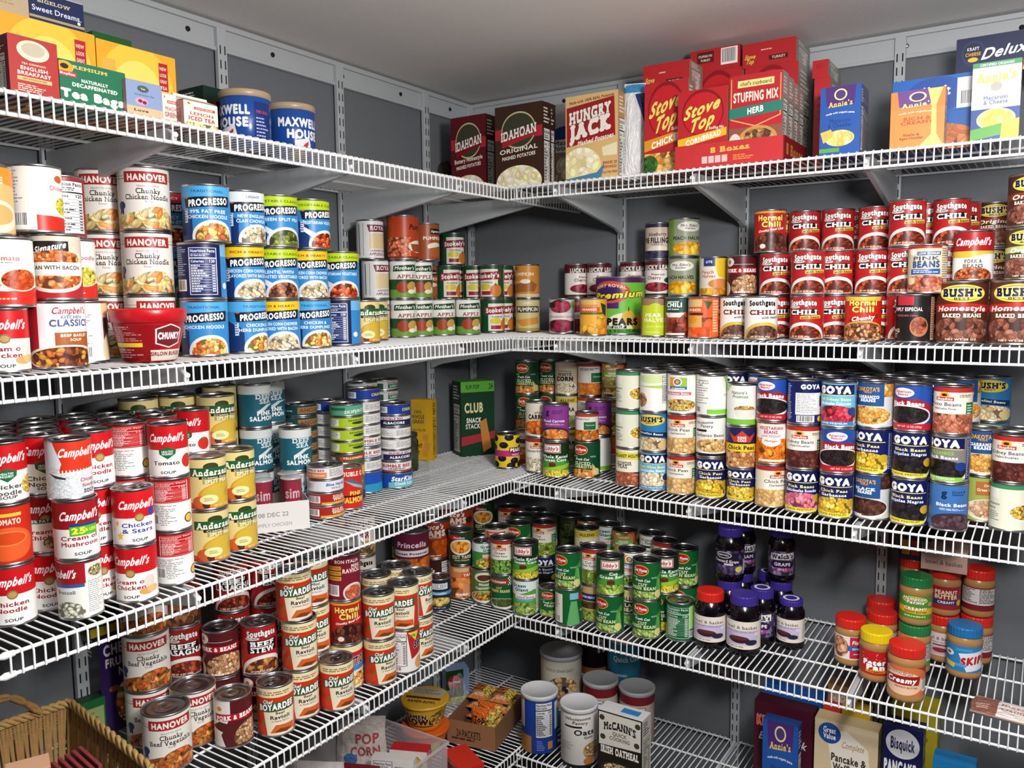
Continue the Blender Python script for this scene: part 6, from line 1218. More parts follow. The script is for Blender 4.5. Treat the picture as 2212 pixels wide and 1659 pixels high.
box('R', 0, 975, 1050, 251, .27, .05, 'idr', 'potato_box', 'small dark red buttery mashed potatoes box, %s' % TR, 'box', idahoan('Buttery Homestyle', 'MASHED POTATOES', '7c141c'), '5c1018', '4c0c14')
box('R', 0, 1070, 1172, 226, .345, .045, 'idb', 'potato_box', 'front brown original mashed potatoes box, %s' % TR, 'box', idahoan('ORIGINAL', 'MASHED POTATOES', 'a8242c'), '3c2418', '3c2418')
box('R', 0, 1082, 1182, 229, .295, .045, 'idb', 'potato_box', 'brown original mashed potatoes box standing behind another, %s' % TR, 'box', idahoan('ORIGINAL', 'MASHED POTATOES', 'a8242c'), '3c2418', '3c2418')
box('R', 0, 1185, 1262, 224, .22, .05, 'gvm', 'potato_box', 'grey and white mashed potatoes box squeezed behind, %s' % TR, 'box', gvmash, '9c8c84', '8c8c90')
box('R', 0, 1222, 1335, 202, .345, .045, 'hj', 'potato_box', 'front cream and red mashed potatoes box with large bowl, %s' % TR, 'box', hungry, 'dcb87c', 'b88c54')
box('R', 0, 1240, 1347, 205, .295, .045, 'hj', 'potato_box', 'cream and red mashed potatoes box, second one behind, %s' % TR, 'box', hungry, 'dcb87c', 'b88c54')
SR = 'b8262c'
box('R', 0, 1392, 1486, 176, .345, .045, 'stc', 'stuffing_box', 'red chicken stuffing box beside the display tray, %s' % TR, 'box', stove('CHICKEN', 'e09428'), SR, '8c8478', topbg=SR)
o, z1, _w = box('R', 0, 1392, 1490, 196, .28, .09, 'stb', 'stuffing_box', 'red stuffing box hidden under the end-on one, %s' % TR, 'box', stove('CHICKEN', 'e09428'), SR, '8c8478', topbg=SR)
box('R', 0, 1390, 1490, 136, .28, .09, 'ste', 'stuffing_box', 'red stuffing box lying end-on behind the chicken box, %s' % TR, 'box', stovetop_end, SR, '8c8478', base=z1 + .001, topbg=SR)
# display tray with its eight boxes
w_, h, c, rz, z0 = place('R', 0, 1457, 1697, 290, .392); w_ *= .985
def tray_art(a): a.t('8 Boxes', .52, .3, .2, 'e8b848', .36, 6, 0, None, 3, 0, .02, 1); [a.r(.26 + .062 * i, .55, .312 + .062 * i, .85, 'd8c0bc') for i in range(4)]; a.ln(.55, .6, .75, .85, 3, 'e09848')
hh = .052; dp = .2
t_ = MB(); x, y = w_ / 2, dp / 2
t_.add([(-x, -y, 0), (x, -y, 0), (x, -y, hh), (-x, -y, hh)], [(0, 1, 2, 3)], False, 0, [[(0, 0), (1, 0), (1, 1), (0, 1)]])
t_.add([(x, -y, 0), (x, y, 0), (x, y, hh), (x, -y, hh)], [(0, 1, 2, 3)], False, 1, [[(0, 0), (1, 0), (1, 1), (0, 1)]])
t_.box(-x, -y + .0008, 0, x - .0008, y, .0015, 2); t_.box(-x, -y + .0008, 0, -x + .001, y, hh, 2); t_.box(-x, y - .001, 0, x, y, hh, 2); t_.box(-x, -y + .0006, 0, x, -y + .0012, hh, 2); t_.box(x - .0015, -y, 0, x - .0006, y, hh, 2)
fa = Art(1024, int(1024 * hh / w_), 0, 1, 'c23438'); tray_art(fa); sa = Art(512, int(512 * hh / dp), 0, 1, '8c1c22'); sa.t('8 Boxes', .45, .5, .4, 'c88c38', .7, 5, 0, None, 3, 0, 0, 1)
TZ = z0 + .012
tr = build(t_, 'display_tray', [printed('print_tray', fa.image('art_tray')), printed('print_tray_side', sa.image('art_tray_side')), mat('tray_card', 'a82c30', .5)], None, Vector((c.x, c.y + dp / 2, z0 + .0003)), 0)
tag(tr, 'red cardboard display tray holding stuffing boxes, %s' % TR, 'tray')
bw = (w_ - .008) / 2
for col in (0, 1):
    for r_ in range(4):
        k = ('corn', stove('CORNBREAD'), SR, '8c8478') if col == 0 else ('herb', herb, SR, '9c948c')
        hb = (.172 if col == 0 else .188) - .004 * r_
        carton(k[0], 'stuffing_box', 'red %s stuffing box, %s of four in the display tray' % (('cornbread', 'herb')[col], ('frontmost', 'second', 'third', 'rearmost')[r_]), 'box', k[1], k[2], k[3], bw - .003, hb, .044,
               Vector((c.x + (-.5 + col) * bw, c.y + .0245 + r_ * .0465, z0 + .0022)), 0, 'stuffing boxes in the display tray', topbg=SR)
fixed(0, c.x, c.y + .1, .15)
zt = z0 + .2
def lay(x0, x1, y0, y1, za, zb, key, label, fn, bg, sb):      # a box in a heap: front between two columns
    return box('R', 0, x0, x1, y0, y1, za, key, 'stuffing_box', label, 'box', fn, bg, sb, base=zb, topbg=bg)
o, z1, _w = box('R', 0, 1495, 1602, 152, .185, .085, 'sttl', 'stuffing_box', 'red stuffing box standing behind the tray under the barcode box, %s' % TR, 'box', stove('TURKEY'), SR, '9c948c', topbg=SR)
lay(1492, 1600, 104, .185, .085, z1 + .001, 'sttu', 'red turkey stuffing box with barcode, behind the tray, %s' % TR, turkey, SR, '5c2420')
o, z1, _w = box('R', 0, 1607, 1722, 140, .185, .13, 'sttm', 'stuffing_box', 'red stuffing box standing behind the herb boxes, %s' % TR, 'box', stove('TURKEY'), SR, '9c948c', topbg=SR)
lay(1605, 1722, 88, .185, .13, z1 + .001, 'stte', 'highest red stuffing box lying across the heap, %s' % TR, stovetop_end, SR, '8c8c84')
o, z1, _w = box('R', 0, 1757, 1792, 168, .19, .13, 'strl', 'stuffing_box', 'red stuffing box nearest the blue macaroni boxes, lower one, %s' % TR, 'box', plain('8c1c20'), SR, '8c8c7c', topbg=SR)
lay(1757, 1792, 130, .19, .13, z1 + .001, 'stru', 'red stuffing box nearest the blue macaroni boxes, upper one, %s' % TR, plain('8c1c20'), SR, '8c8c7c')
for i in range(7):
    box('R', 0, 1772 + i * 1.5, 1860 + i * 1.5, 186 + i * 1.6, .385 - i * .0335, .032, 'annb' if i % 2 == 0 else 'annc', 'macaroni_box', 'blue macaroni box, %s in the row of seven, %s' % (('frontmost', 'second', 'third', 'fourth', 'fifth', 'sixth', 'rearmost')[i], TR), 'box', annieb, '2454a4', '4c6498' if i % 2 == 0 else '8c6c5c', group='blue macaroni boxes in a row', topbg='2c3c84')
box('R', 0, 1925, 2043, 194, .385, .04, 'anno', 'macaroni_box', 'orange and purple rich and creamy macaroni box, %s' % TR, 'box', annieo, 'dc8444', 'c8742c', topbg='6c4488')
box('R', 0, 2100, 2206, 132, .385, .04, 'annw', 'macaroni_box', 'white and blue macaroni and cheese box, %s' % TR, 'box', anniew, 'ecece4', '243c74', topbg='4c9468')
o, z1, _w = box('R', 0, 1932, 2130, 243, .32, .15, 'krl', 'macaroni_box', 'blue box with macaroni picture, lower of two lying, %s' % TR, 'box', kraftc, '1c5ca8', '1c4c94', topbg='1c5ca8')
o, z2, _w = box('R', 0, 1930, 2128, 166, .32, .15, 'kru', 'macaroni_box', 'blue box with white barcode panel, upper of two lying, %s' % TR, 'box', kraftb, '1c60b0', '1c4c94', base=z1 + .001, topbg='1c5ca8')
box('R', 0, 2068, 2260, 72, .28, .1, 'dlx', 'macaroni_box', 'navy macaroni box with white script lying on the blue boxes, %s' % TR, 'box', deluxe, '141e44', '141e44', base=z2 + .001)
# bags on the top shelf
def pillow(name, label, cat, fn, bg, w_, h, t, loc, rz, rough=.3, tilt=0., flat=0, crimp='d8d8dc', seed=3, bump=.5):
    """a filled flexible bag: swollen in the middle, flat crimped ends, a crease or two"""
    a = art_front(fn, w_, h, bg); m = MB(); n, k = 14, 20; rg = random.Random(seed)
    ph = [rg.uniform(0, 6) for _ in range(6)]
    for sgn in (-1, 1):
        vs, fs, uv = [], [], []
        for j in range(k + 1):
            for i in range(n + 1):
                u, v = i / n * 2 - 1, j / k * 2 - 1
                q = max(0, 1 - abs(u) ** 2.6) ** .6 * max(0, 1 - abs(v) ** 3.2) ** .6
                wr = .1 * math.sin(9 * v + ph[0] + 3 * u) * math.sin(5 * u + ph[1]) + .06 * math.sin(15 * u * v + ph[2])
                vs.append((u * w_ / 2 * (1 - .05 * q + .03 * math.sin(4 * v + ph[3])), sgn * t / 2 * q * (1 + wr), (v * .5 + .5) * h))
        for j in range(k):
            for i in range(n):
                A, B, Cc, E = j * (n + 1) + i, j * (n + 1) + i + 1, (j + 1) * (n + 1) + i + 1, (j + 1) * (n + 1) + i
                fs.append((A, B, Cc, E) if sgn < 0 else (E, Cc, B, A)); q = [(i / n, j / k), ((i + 1) / n, j / k), ((i + 1) / n, (j + 1) / k), (i / n, (j + 1) / k)]
                uv.append(q if sgn < 0 else q[::-1])
        m.add(vs, fs, True, 0, uv)
    key = label[:24]
    o = build(m, name, printed('print_' + key, a.image('art_' + key), rough, .5, bump), None, loc, rz)
    if flat: o.rotation_euler = (math.radians(flat), 0, rz)
    elif tilt: o.rotation_euler[0] = tilt
    for e in (0, 1): build(MB().box(-w_ / 2 * .97, -.0012, h * (.0 if e == 0 else .965), w_ / 2 * .97, .0012, h * (.035 if e == 0 else 1.0)), 'crimped_seal', mat('seal_' + crimp, crimp, .3), o)
    tag(o, label, cat); return o
c = along('R', 1372, .30, DECK[0] + .1); pillow('snack_bag', 'white crinkled plastic bag with blue top edge, between potato and stuffing boxes', 'bag', lambda a: (a.band(0, .1, '3c8cc0'), a.r(.45, .1, 1, .5, 'dcdce0'), a.p([(.5, .12), (1, .1), (1, .45)], '24346c')), 'e2e2e4', .055, .235, .03, (c.x, c.y, DECK[0]), .35, seed=5); fixed(0, c.x, c.y, .03)
c = along('R', 940, .13, DECK[0] + .1); pillow('paper_bag', 'dark brown paper bag in the corner of the top shelf', 'bag', plain('2c241a'), '2a241c', .16, .135, .1, (c.x, c.y, DECK[0]), -.35, .85, seed=8, crimp='2a241c'); fixed(0, c.x, c.y, .06)

# ---- second shelf specials: tub and flower pot
def chunky(a):
    a.band(0, 1, 'a8141c'); a.r(-1.6, .08, .3, .95, '8c1018'); a.ln(-.95, .12, -.05, .5, 8, 'e0b0b0', .35); a.r(-.85, .52, -.05, .62, 'e8cc2c'); a.ln(-.85, .68, .0, .92, 4, 'e0b0b0', .35)
    a.p([(.2, .18), (.5, .06), (.8, .18), (.8, .55), (.5, .66), (.2, .55)], 'ece6e4'); a.p([(.23, .2), (.5, .09), (.77, .2), (.77, .53), (.5, .63), (.23, .53)], '6c2024'); a.t('CHUNKY', .5, .36, .15, 'ffffff', .5, 7); a.r(.1, .7, 1.0, .97, 'e4d8cc'); a.t('SIRLOIN BURGER', .5, .8, .09, '8c1c20', .8, 5)
r = .0615; c = foot(1, 321, .335, r); fixed(1, c.x, c.y, r + .003)
lathe_thing('soup_bowl', [('body', [(0, .001), (.040, .001), (.043, .003), (.049, .03), (.0562, .062), (.0568, .068)], wrap('chunky', .118, .068, 'a8141c', chunky, .3), 1),
    ('lid', [(.0568, .066), (.0605, .067), (.061, .086), (.0595, .089), (.056, .0895), (.053, .087), (0, .087)], mat('red_plastic', 'c01420', .3), None)], c, face(c, -8), 'round red microwave soup bowl with red lid, left wall second shelf', 'bowl')
c = foot(1, 871, 724, .026); fixed(1, c.x, c.y, .029)
lathe_thing('flower_pot', [('body', [(0, .001), (.019, .001), (.02, .002), (.0255, .040), (.029, .0405), (.0295, .05), (.0285, .0515), (.0265, .0505), (.024, .03), (.0185, .006), (0, .006)], mat('terracotta', '9c5c44', .85, vary=.25), None),
    ('soil', [(0, .036), (.0246, .036)], mat('soil', '3c2c20', .95, 0, .2, .8, 200), None)], c, 0, 'small terracotta flower pot before the apple sauce cans', 'flower pot')

# ---- third shelf: crackers, snack boxes, soup cups, jar
def whole(a): a.e(.42, .3, .34, .25, 'c8a02c'); a.t('100%', .42, .2, .05, '5c4414', .3, 2); a.t('WHOLE', .42, .28, .06, '5c4414', .5, 4); a.t('GRAIN', .42, .36, .06, '5c4414', .45, 4); a.t('CAN STILL BE', .42, .5, .035, '5c4414', .6); a.t('A HINT', .35, .76, .06, '3c3414', .45, 5); a.t('SALT', .3, .88, .06, '3c3414', .35, 5); [a.p([(.62 + dx, .55 + dy), (.85 + dx, .58 + dy), (.8 + dx, .7 + dy), (.58 + dx, .66 + dy)], 'c88c3c') for dx, dy in ((0, 0), (.05, .14), (-.02, .26))]
def club(a): a.band(0, .14, '5cac3c'); a.t('FLIP-TOP', .35, .07, .05, '1c4c24', .4, 4); a.t('24', .9, .07, .07, '1c4c24', .12, 4); a.t('CLUB', .38, .35, .12, 'e8e0a8', .55, 5); a.t('SNACK', .38, .52, .06, 'f0f0e8', .45, 5); a.t('STACKS', .38, .6, .06, 'f0f0e8', .5, 3); a.p([(.0, .74), (1, .68), (1, .78), (0, .86)], 'a8303c'); a.p([(.55, .55), (.75, .5), (.9, .9), (.65, .97)], 'c8843c')
cbox(2, 914, 994, .08, .185, .036, -22, 'whl', 'cracker_box', 'yellow whole grain cracker box, left wall third shelf', 'box', whole, 'd4a41c', 'e0b024', dark=0)
cbox(2, 1024, 984, .112, .232, .075, 22, 'clb', 'cracker_box', 'dark green snack crackers box standing by the corner', 'box', club, '143c24', '123820', topbg='5cac3c')
# cup soups in a printed sleeve
p = at_z(600, 1150, DECK[2]); v = away(p.x, p.y); rz = face(p, 6); c = p + v * .055
sl = MB(); W_, T_, H_ = .124, .098, .062
sl.box(-W_ / 2, -T_ / 2, 0, W_ / 2, T_ / 2, .0012); sl.box(-W_ / 2, -T_ / 2, 0, W_ / 2, -T_ / 2 + .0012, H_); sl.box(-W_ / 2, T_ / 2 - .0012, 0, W_ / 2, T_ / 2, H_); sl.box(-W_ / 2, -T_ / 2, 0, -W_ / 2 + .0012, T_ / 2, .125); sl.box(W_ / 2 - .0012, -T_ / 2, 0, W_ / 2, T_ / 2, H_)
o = build(sl, 'carton_sleeve', mat('white_card', 'dcdad8', .5), None, c, rz); tag(o, 'white carton sleeve printed with a date, holding soup cups', 'carton')
aa = art_front(lambda a: (a.t('08 DEC 22', .4, .4, .14, '8c8c8c', .5, 2), a.t('SIMPLY CHICKEN', .4, .75, .12, '9c9c9c', .6, 1)), W_, H_, 'e2e0de')
m = MB().add([(-W_ / 2, -T_ / 2 - .0003, 0), (W_ / 2, -T_ / 2 - .0003, 0), (W_ / 2, -T_ / 2 - .0003, H_), (-W_ / 2, -T_ / 2 - .0003, H_)], [(0, 1, 2, 3)], False, 0, [[(0, 0), (1, 0), (1, 1), (0, 1)]]); build(m, 'printed_face', printed('print_sleeve', aa.image('art_sleeve')), o)
sa = art_front(lambda a: (a.r(0, 0, 1, .4, 'c84c28'), a.ln(.1, .45, .9, .95, 9, '8c8c8c')), T_, .125, 'e4e0dc')
m = MB().add([(-W_ / 2 - .0003, T_ / 2, 0), (-W_ / 2 - .0003, -T_ / 2, 0), (-W_ / 2 - .0003, -T_ / 2, .125), (-W_ / 2 - .0003, T_ / 2, .125)], [(0, 1, 2, 3)], False, 0, [[(0, 0), (1, 0), (1, 1), (0, 1)]]); build(m, 'side_panel', printed('print_sleeve_side', sa.image('art_sleeve_side')), o)
for i, (dx, dy) in enumerate(((-.031, -.024), (.03, -.024), (-.031, .024), (.03, .024))):
    q = c + Vector((dx * math.cos(rz) - dy * math.sin(rz), dx * math.sin(rz) + dy * math.cos(rz), .0016)); R_ = .0215
    lathe_thing('soup_cup', [('body', [(0, 0), (.018, 0), (.0185, .001), (R_, .106), (R_ + .0012, .107)], wrap('simcup', .045, .107, 'a8344c', lambda a: (a.t('sim', 0, .28, .2, 'e8c8d0', 1.0, 3), a.t("Campbell's", 0, .5, .1, 'ffffff', 1.2, 4, .3), a.r(-2, .62, 2, .9, 'e8e4de'), a.food(('e', 0, .76, .6, .13), ['e0b84c', '6c9c34', 'd8903c'], .05, 20)), .35), 1),
        ('film_lid', [(R_ + .0012, .1055), (R_ + .0022, .1065), (R_ + .0022, .1085), (R_, .1095), (0, .1092)], mat('foil_film', 'c8c8ca', .25, .3), None)], q, face(q, 5), '%s soup cup of four in the white sleeve' % ('front cranberry red', 'front cranberry red, corner-side,', 'rear cranberry red', 'rear cranberry red, corner-side,')[i], 'cup', 'soup cups in the sleeve')
fixed(2, c.x, c.y, .081)
c = foot(2, 886, 1020, .03)
GLASS = mat('clear_glass', 'f0f4f2', .05, 0, .5, trans=1)
lathe_thing('glass_jar', [('body', [(0, .001), (.023, .001), (.025, .004), (.025, .085), (.021, .094), (.021, .1)], GLASS, None), ('olives', [(0, .003), (.0225, .004), (.0225, .07), (0, .072)], mat('olive_fill', '6c7040', .5, vary=.6, scale=120), None), ('lid', [(.0215, .097), (.023, .098), (.023, .108), (.021, .11), (0, .11)], mat('dark_lid', '2c3028', .35), None)], c, 0, 'small glass jar behind the tuna stacks, left wall third shelf', 'jar')
fixed(2, c.x, c.y, .027)

# ---- jars on the fourth back shelf
def jar(c, name, d, h, body, lidc, key, fn, bg, label, cat, rot=0, shape='jelly', lidart=None, group=None, lidh=.022):
    R_ = d / 2
    hb = h - lidh
    if shape == 'jelly': prof = [(0, .002), (R_ * .9, .001), (R_ * .97, .005), (R_, .014), (R_ * .975, .018), (R_ * .975, hb * .72), (R_, hb * .75), (R_ * .97, hb * .84), (R_ * .82, hb * .95), (R_ * .74, hb * .985), (R_ * .72, hb), (R_ * .72, hb + .006)]; rl = R_ * .80; l0, l1 = .02, hb * .71; rr = R_ * .982
    else: prof = [(0, .002), (R_ * .86, .001), (R_ * .96, .006), (R_ * .99, .011), (R_ * .96, .016), (R_ * .96, hb * .81), (R_ * .99, hb * .84), (R_ * .985, hb * .90), (R_ * .9, hb * .97), (R_ * .86, hb), (R_ * .84, hb + .006)]; rl = R_ * .93; l0, l1 = .018, hb * .80; rr = R_ * .968
    n = 48
    o = obj(name, MB().lathe(prof, n).mesh('jar_body', body), None, c, face(c, rot))
    obj('label', MB().lathe([(rr, l0), (rr, l1)], n, uv=1).mesh('label', _jarprint(key, d, l1 - l0, bg, fn)), o)
    lm = MB()
    N = 60; rib = [(rl + (.0004 if k % 2 else -.0003)) for k in range(N)]
    vs = []; zz = [(hb - .001, 1), (hb + .001, 1.012), (h - .003, 1.012), (h - .0008, .985), (h, .93)]
    for z, s in zz:
        for k in range(N):
            a = 2 * math.pi * k / N; q = rib[k] * s; vs.append((q * math.cos(a), q * math.sin(a), z))
    fs = [(j * N + k, j * N + (k + 1) % N, (j + 1) * N + (k + 1) % N, (j + 1) * N + k) for j in range(len(zz) - 1) for k in range(N)] + [tuple((len(zz) - 1) * N + k for k in range(N))]
    lm.add(vs, fs, False)
    lo = build(lm, 'lid', lidc, o)
    if lidart:
        tt = build(MB().lathe([(rl * .72, h + .0003), (rl * .5, h + .0004)], 40), 'lid_print', mat('white_print', 'e4e4e8', .4), lo)
    tag(o, label, cat, group)
    return Vector((c.x, c.y, c.z + h + .0004))
_JP = {}
def _jarprint(key, d, h, bg, fn):
    if key not in _JP: _JP[key] = wrap(key, d, h, bg, fn, .4)
    return _JP[key]
JEL = mat('grape_jelly_glass', '0c060e', .12, 0, .6)
PNB = mat('peanut_butter', 'b0824e', .28, 0, .5, vary=.12, scale=30)
RED, PUR, GRN, YEL, BLU = (mat('lid_' + n, cc, .38) for n, cc in (('red', 'd4261c'), ('purple', '3c2c8c'), ('green', '1c7840'), ('yellow', 'e8c814'), ('blue', '1c70b0')))
def bowlb(a): a.r(-1.1, 0, 1.1, 1, 'e8e0d6'); a.t('bowl & basket', -.02, .22, .1, '5c544c', 1.35, 2, 0, None, 3, 0, 0, 1); a.r(-.85, .32, .7, .86, 'c8bcd8'); a.t('CONCORD GRAPE JELLY', -.05, .38, .05, '6c5c8c', 1.2, 2); a.e(-.1, .66, .42, .13, '3c1c24'); a.e(-.1, .6, .36, .07, '5c2c34'); a.e(.4, .75, .25, .1, '24243c'); a.e(.62, .45, .1, .06, 'e0d8e8'); a.ln(-.7, .9, .6, .97, 1, '8c847c'); a.r(.9, .05, 1.1, .95, 'f0ece6'); a.ln(.93, .08, 1.07, .9, 12, '2c2c2c', .5); a.r(1.1, 0, 2, 1, 'e8e0d6'); a.r(-2, 0, -1.1, 1, 'e8e0d6')
def welch(a): a.food(('r', -2, 0, 2, 1), ['5c4c74', '7c6c90', '8c84a0', '443458'], .09, 170, 1.1); a.p([(-.6, .12), (.62, .05), (.62, .32), (-.6, .38)], 'f0eef2'); a.t("Welch's", 0, .22, .16, '18141c', 1.1, 5, 0, None, 3, 0, .02, 1); a.e(0, .55, .6, .2, '2c1c44'); a.t('GRAPE', 0, .54, .12, 'f0eef2', .8, 5); a.r(-.4, .68, .4, .8, 'a83c8c'); a.t('JELLY', 0, .74, .07, 'f0e0f0', .45, 3)
def berry(a): a.food(('r', -2, 0, 2, 1), ['4c4068', '6c6088', '8c84a8', '3c3054'], .09, 170, 1.1); a.r(-.8, .1, .35, .62, '1c1430'); a.e(-.35, .2, .38, .13, 'e8e4ec'); a.e(-.35, .2, .34, .1, '141018'); a.t('BERRYHILL', -.35, .2, .06, 'ffffff', .55, 4); a.t('Concord Grape', -.2, .44, .1, 'f4f0f8', 1.15, 4, 0, None, 3, 0, -.02, 1); a.r(-.3, .53, .1, .61, 'd8d0e0'); a.e(.4, .78, .2, .12, 'd8d060'); a.r(.65, .4, 1.1, .9, 'd0ccd4')
B4 = 'back wall fourth shelf'
def jj(px, how, *specs): column('R', 3, px, how, max(q[0] for q in specs) / 2, [(lambda c, q=q: jar(c, 'jelly_jar', q[0], q[1], JEL, q[2], q[3], q[4], q[5], q[6], 'jar', q[7], lidart=q[8] if len(q) > 8 else None, lidh=q[9] if len(q) > 9 else .022)) for q in specs])
BW, WE, BE = ('bowlb', bowlb, 'e8e0d6'), ('welch', welch, '2c2040'), ('berry', berry, '2c2040')
jj(1533, 1405, (.080, .140, RED) + BW + ('grape jelly jar with bright red lid, %s' % B4, -6))
jj(1605, 1421, (.082, .146, PUR) + BW + ('grape jelly jar with purple lid beside the red-lidded one, %s' % B4, -8))
jj(1706, 1406, (.068, .122, PUR) + BW + ('small grape jelly jar with patterned white-topped lid, %s' % B4, -26, 1, .013))
jj(1645, 1395, (.068, .138, PUR) + WE + ('grape jelly jar behind two front jars, lid printed white, %s' % B4, -12, 1))
jj(1662, 1365, (.068, .138, PUR) + WE + ('grape jelly jar at the foot of the tall jelly pair, %s' % B4, 10, 1))
jj(1574, 1372, (.074, .138, PUR) + BE + ('lower concord grape jelly jar under another, %s' % B4, 20), (.074, .138, PUR) + BE + ('concord grape jelly jar stacked high with oval logo, %s' % B4, 4))
jj(1618, .14, (.068, .138, PUR) + WE + ('lower rear grape jelly jar in the shade, %s' % B4, 20), (.068, .138, PUR) + WE + ('upper rear grape jelly jar half hidden by the oval logo jar', 20))
jj(1683, .14, (.068, .138, PUR) + WE + ('lowest rear grape jelly jar next to the empty deck, %s' % B4, 8), (.068, .138, PUR) + WE + ('highest rear grape jelly jar next to the empty deck, %s' % B4, 4))
def fisher(a): a.r(-1.1, 0, 1.1, 1, 'e8e4e0'); a.food(('e', -.55, .5, .4, .45), ['d89870', 'e4b090', 'c88460'], .1, 22, 1.5); a.r(-.1, .02, 1.1, .95, 'c02838'); a.t('Fisher', .3, .25, .16, 'ffffff', .6, 4, .2); a.r(-.2, .4, 1.1, .62, '3c64a8'); a.t('creamy', .3, .51, .11, 'ffffff', .6, 3); a.t('peanut butter', .35, .74, .06, 'ffffff', .6, 3)
def ppan(a):
    for i in range(14): a.e(a.rng.uniform(-1, 1), a.rng.uniform(.05, .4), .02, .02, 'e8c8a0')
    a.t('Peter', -.05, .48, .2, 'ffffff', .95, 8, 0, '4c0c10', 4, 0, .03); a.t('Pan', .0, .67, .2, 'ffffff', .75, 8, 0, '4c0c10', 4, 0, .01); a.p([(-.4, .79), (.45, .77), (.45, .9), (-.4, .9)], 'e8a01c'); a.t('Creamy', .02, .845, .08, '4c1c10', .6, 4)
def creamyr(a): a.e(0, .55, 1.1, .6, 'd87040'); a.e(-.05, .58, .8, .42, 'ecc8a8'); a.t('Peanut Delight', -.2, .2, .08, 'f4e8dc', 1.0, 4, .2, '6c1c14', 4, 0, -.05); a.p([(-.75, .35), (.62, .3), (.55, .62), (-.75, .66)], '9c1c18'); a.t('Creamy', -.08, .48, .17, 'ffffff', 1.1, 6, .2, '5c0c0c', 3, 0, .02); a.t('PEANUT BUTTER', .1, .72, .06, '9c1c18', .8, 3); a.bar(.7, .45, 1.0, .85); a.r(1.05, 0, 2, 1, '8c1818'); a.r(-2, 0, -1.1, 1, '8c1818')
def skip(a): a.p([(-.2, .3), (1.1, .1), (1.3, .75), (.1, .98)], 'dfe4ea'); a.t('SKIPPY', .55, .5, .26, 'b8202c', 1.35, 9, .1, 'f4f0ea', 3, 0, .12); a.e(-.6, .35, .22, .12, 'ece8e0'); a.e(-.6, .35, .1, .06, '8c6c44'); a.p([(-.8, .66), (-.3, .72), (-.35, .9), (-.75, .85)], 'e0c048'); a.r(-.3, .1, .3, .2, '3c98d0'); a.r(-.3, .7, .1, .8, '4ca4d8')
def hampt(a): a.e(0, .2, .55, .16, 'c8c848'); a.t('Hampton', 0, .14, .13, 'f8f8f0', .95, 5, .2, '1c3c18', 4); a.t('Farms', .05, .29, .13, 'f8f8f0', .7, 5, .2, '1c3c18', 4); a.p([(-1.1, .5), (1.1, .54), (1.1, .8), (-1.1, .74)], 'e8b020'); a.t('CREAMY', .05, .57, .12, 'f8f4e8', .95, 6, 0, '3c4c18', 3); a.t('PEANUT BUTTER', .05, .7, .07, '3c3414', .9, 4); a.e(.68, .35, .13, .09, 'd88c84'); a.ln(-.4, .86, .5, .95, 1, 'e0e8c8')
def pnb(a): a.t('PEANUT', 0, .25, .16, 'e8d8b8', .95, 6); a.t('BUTTER', 0, .45, .16, 'e8d8b8', .95, 6); a.r(-1.1, .58, 1.1, .78, '24346c'); a.t('CREAMY', 0, .68, .1, 'f0f0f0', .7, 4); a.e(.6, .7, .15, .13, 'e0c848')
def bbpb(a): a.t('bowl & basket', 0, .25, .12, '5c544c', 1.4, 2, 0, None, 3, 0, 0, 1); a.t('PEANUT BUTTER', 0, .42, .06, '5c544c', .9, 2); a.r(-.3, .5, .4, .56, '6c2c34'); a.r(-.7, .6, .7, .95, 'd0a8b0'); a.e(0, .75, .3, .1, '7c3438')
def pback(a): a.r(-.8, .05, .85, .75, 'd8d4d0'); a.ln(-.75, .08, .0, .7, 9, '4c3c3c', .5); a.ln(.05, .08, .8, .7, 9, '4c3c3c', .5)
def pj(px, how, *specs): column('R', 3, px, how, .0385 if how == 1521 else .0362, [(lambda c, q=q: jar(c, 'peanut_butter_jar', q[6] if len(q) > 6 else .071, q[7] if len(q) > 7 else .112, PNB, q[3], q[0], q[1], q[2], q[4], 'jar', q[5], 'pb', lidh=.021) if q[0] else topbox(c, *q[1:])) for q in specs])
def topbox(c, key, fn, bg, label, w_, h, t):
    carton(key, 'snack_box', label, 'box', fn, bg, bg, w_, h, t, c + Vector((0, .0, .0002)), 0, dark=2); return c
pj(1835, 1442, ('fisher', fisher, 'e8e4e0', RED, 'peanut butter jar, red lid, nuts and red and blue label, %s' % B4, 8))
pj(1890, 1477, ('ppan', ppan, 'c01c20', YEL, 'peanut butter jar with yellow lid and red label, %s' % B4, 0))
pj(1955, 1521, ('creamyr', creamyr, 'a0241c', RED, 'frontmost creamy peanut butter jar with orange glow label and red lid', -8, .0765, .120))
pj(2080, 1469, ('skip', skip, '2c80bc', BLU, 'peanut butter jar with blue lid and blue label, %s' % B4, 0, .0745, .118))
pj(1972, 1458, ('bbgreen', pback, '5c8c3c', GRN, 'green-lidded peanut butter jar underneath the other green one', 30), ('hampt', hampt, '4c9030', GRN, 'creamy peanut butter jar with green lid and green label, stacked on top', -5))
pj(1903, 1430, ('pnbk', pback, '8c2420', RED, 'red-lidded peanut butter jar behind the yellow-lidded one, %s' % B4, 20))
pj(1915, 1400, ('pnbk2', pback, '8c2420', RED, 'red-lidded peanut butter jar, second behind the yellow-lidded one, %s' % B4, 10))
pj(2034, 1434, ('bbpb', bbpb, 'dcc8cc', RED, 'red-lidded peanut butter jar with pale pink label, %s' % B4, -8), ('pnb', pnb, '9c2428', RED, 'peanut butter jar with dark red and navy label, on the pink one', 8), (None, 'pinkb', lambda a: a.t('bowl & basket', .5, .6, .2, '6c4c4c', .8, 2), 'b8988c', 'dusty pink box lying on the stacked peanut butter jars', .095, .05, .09))
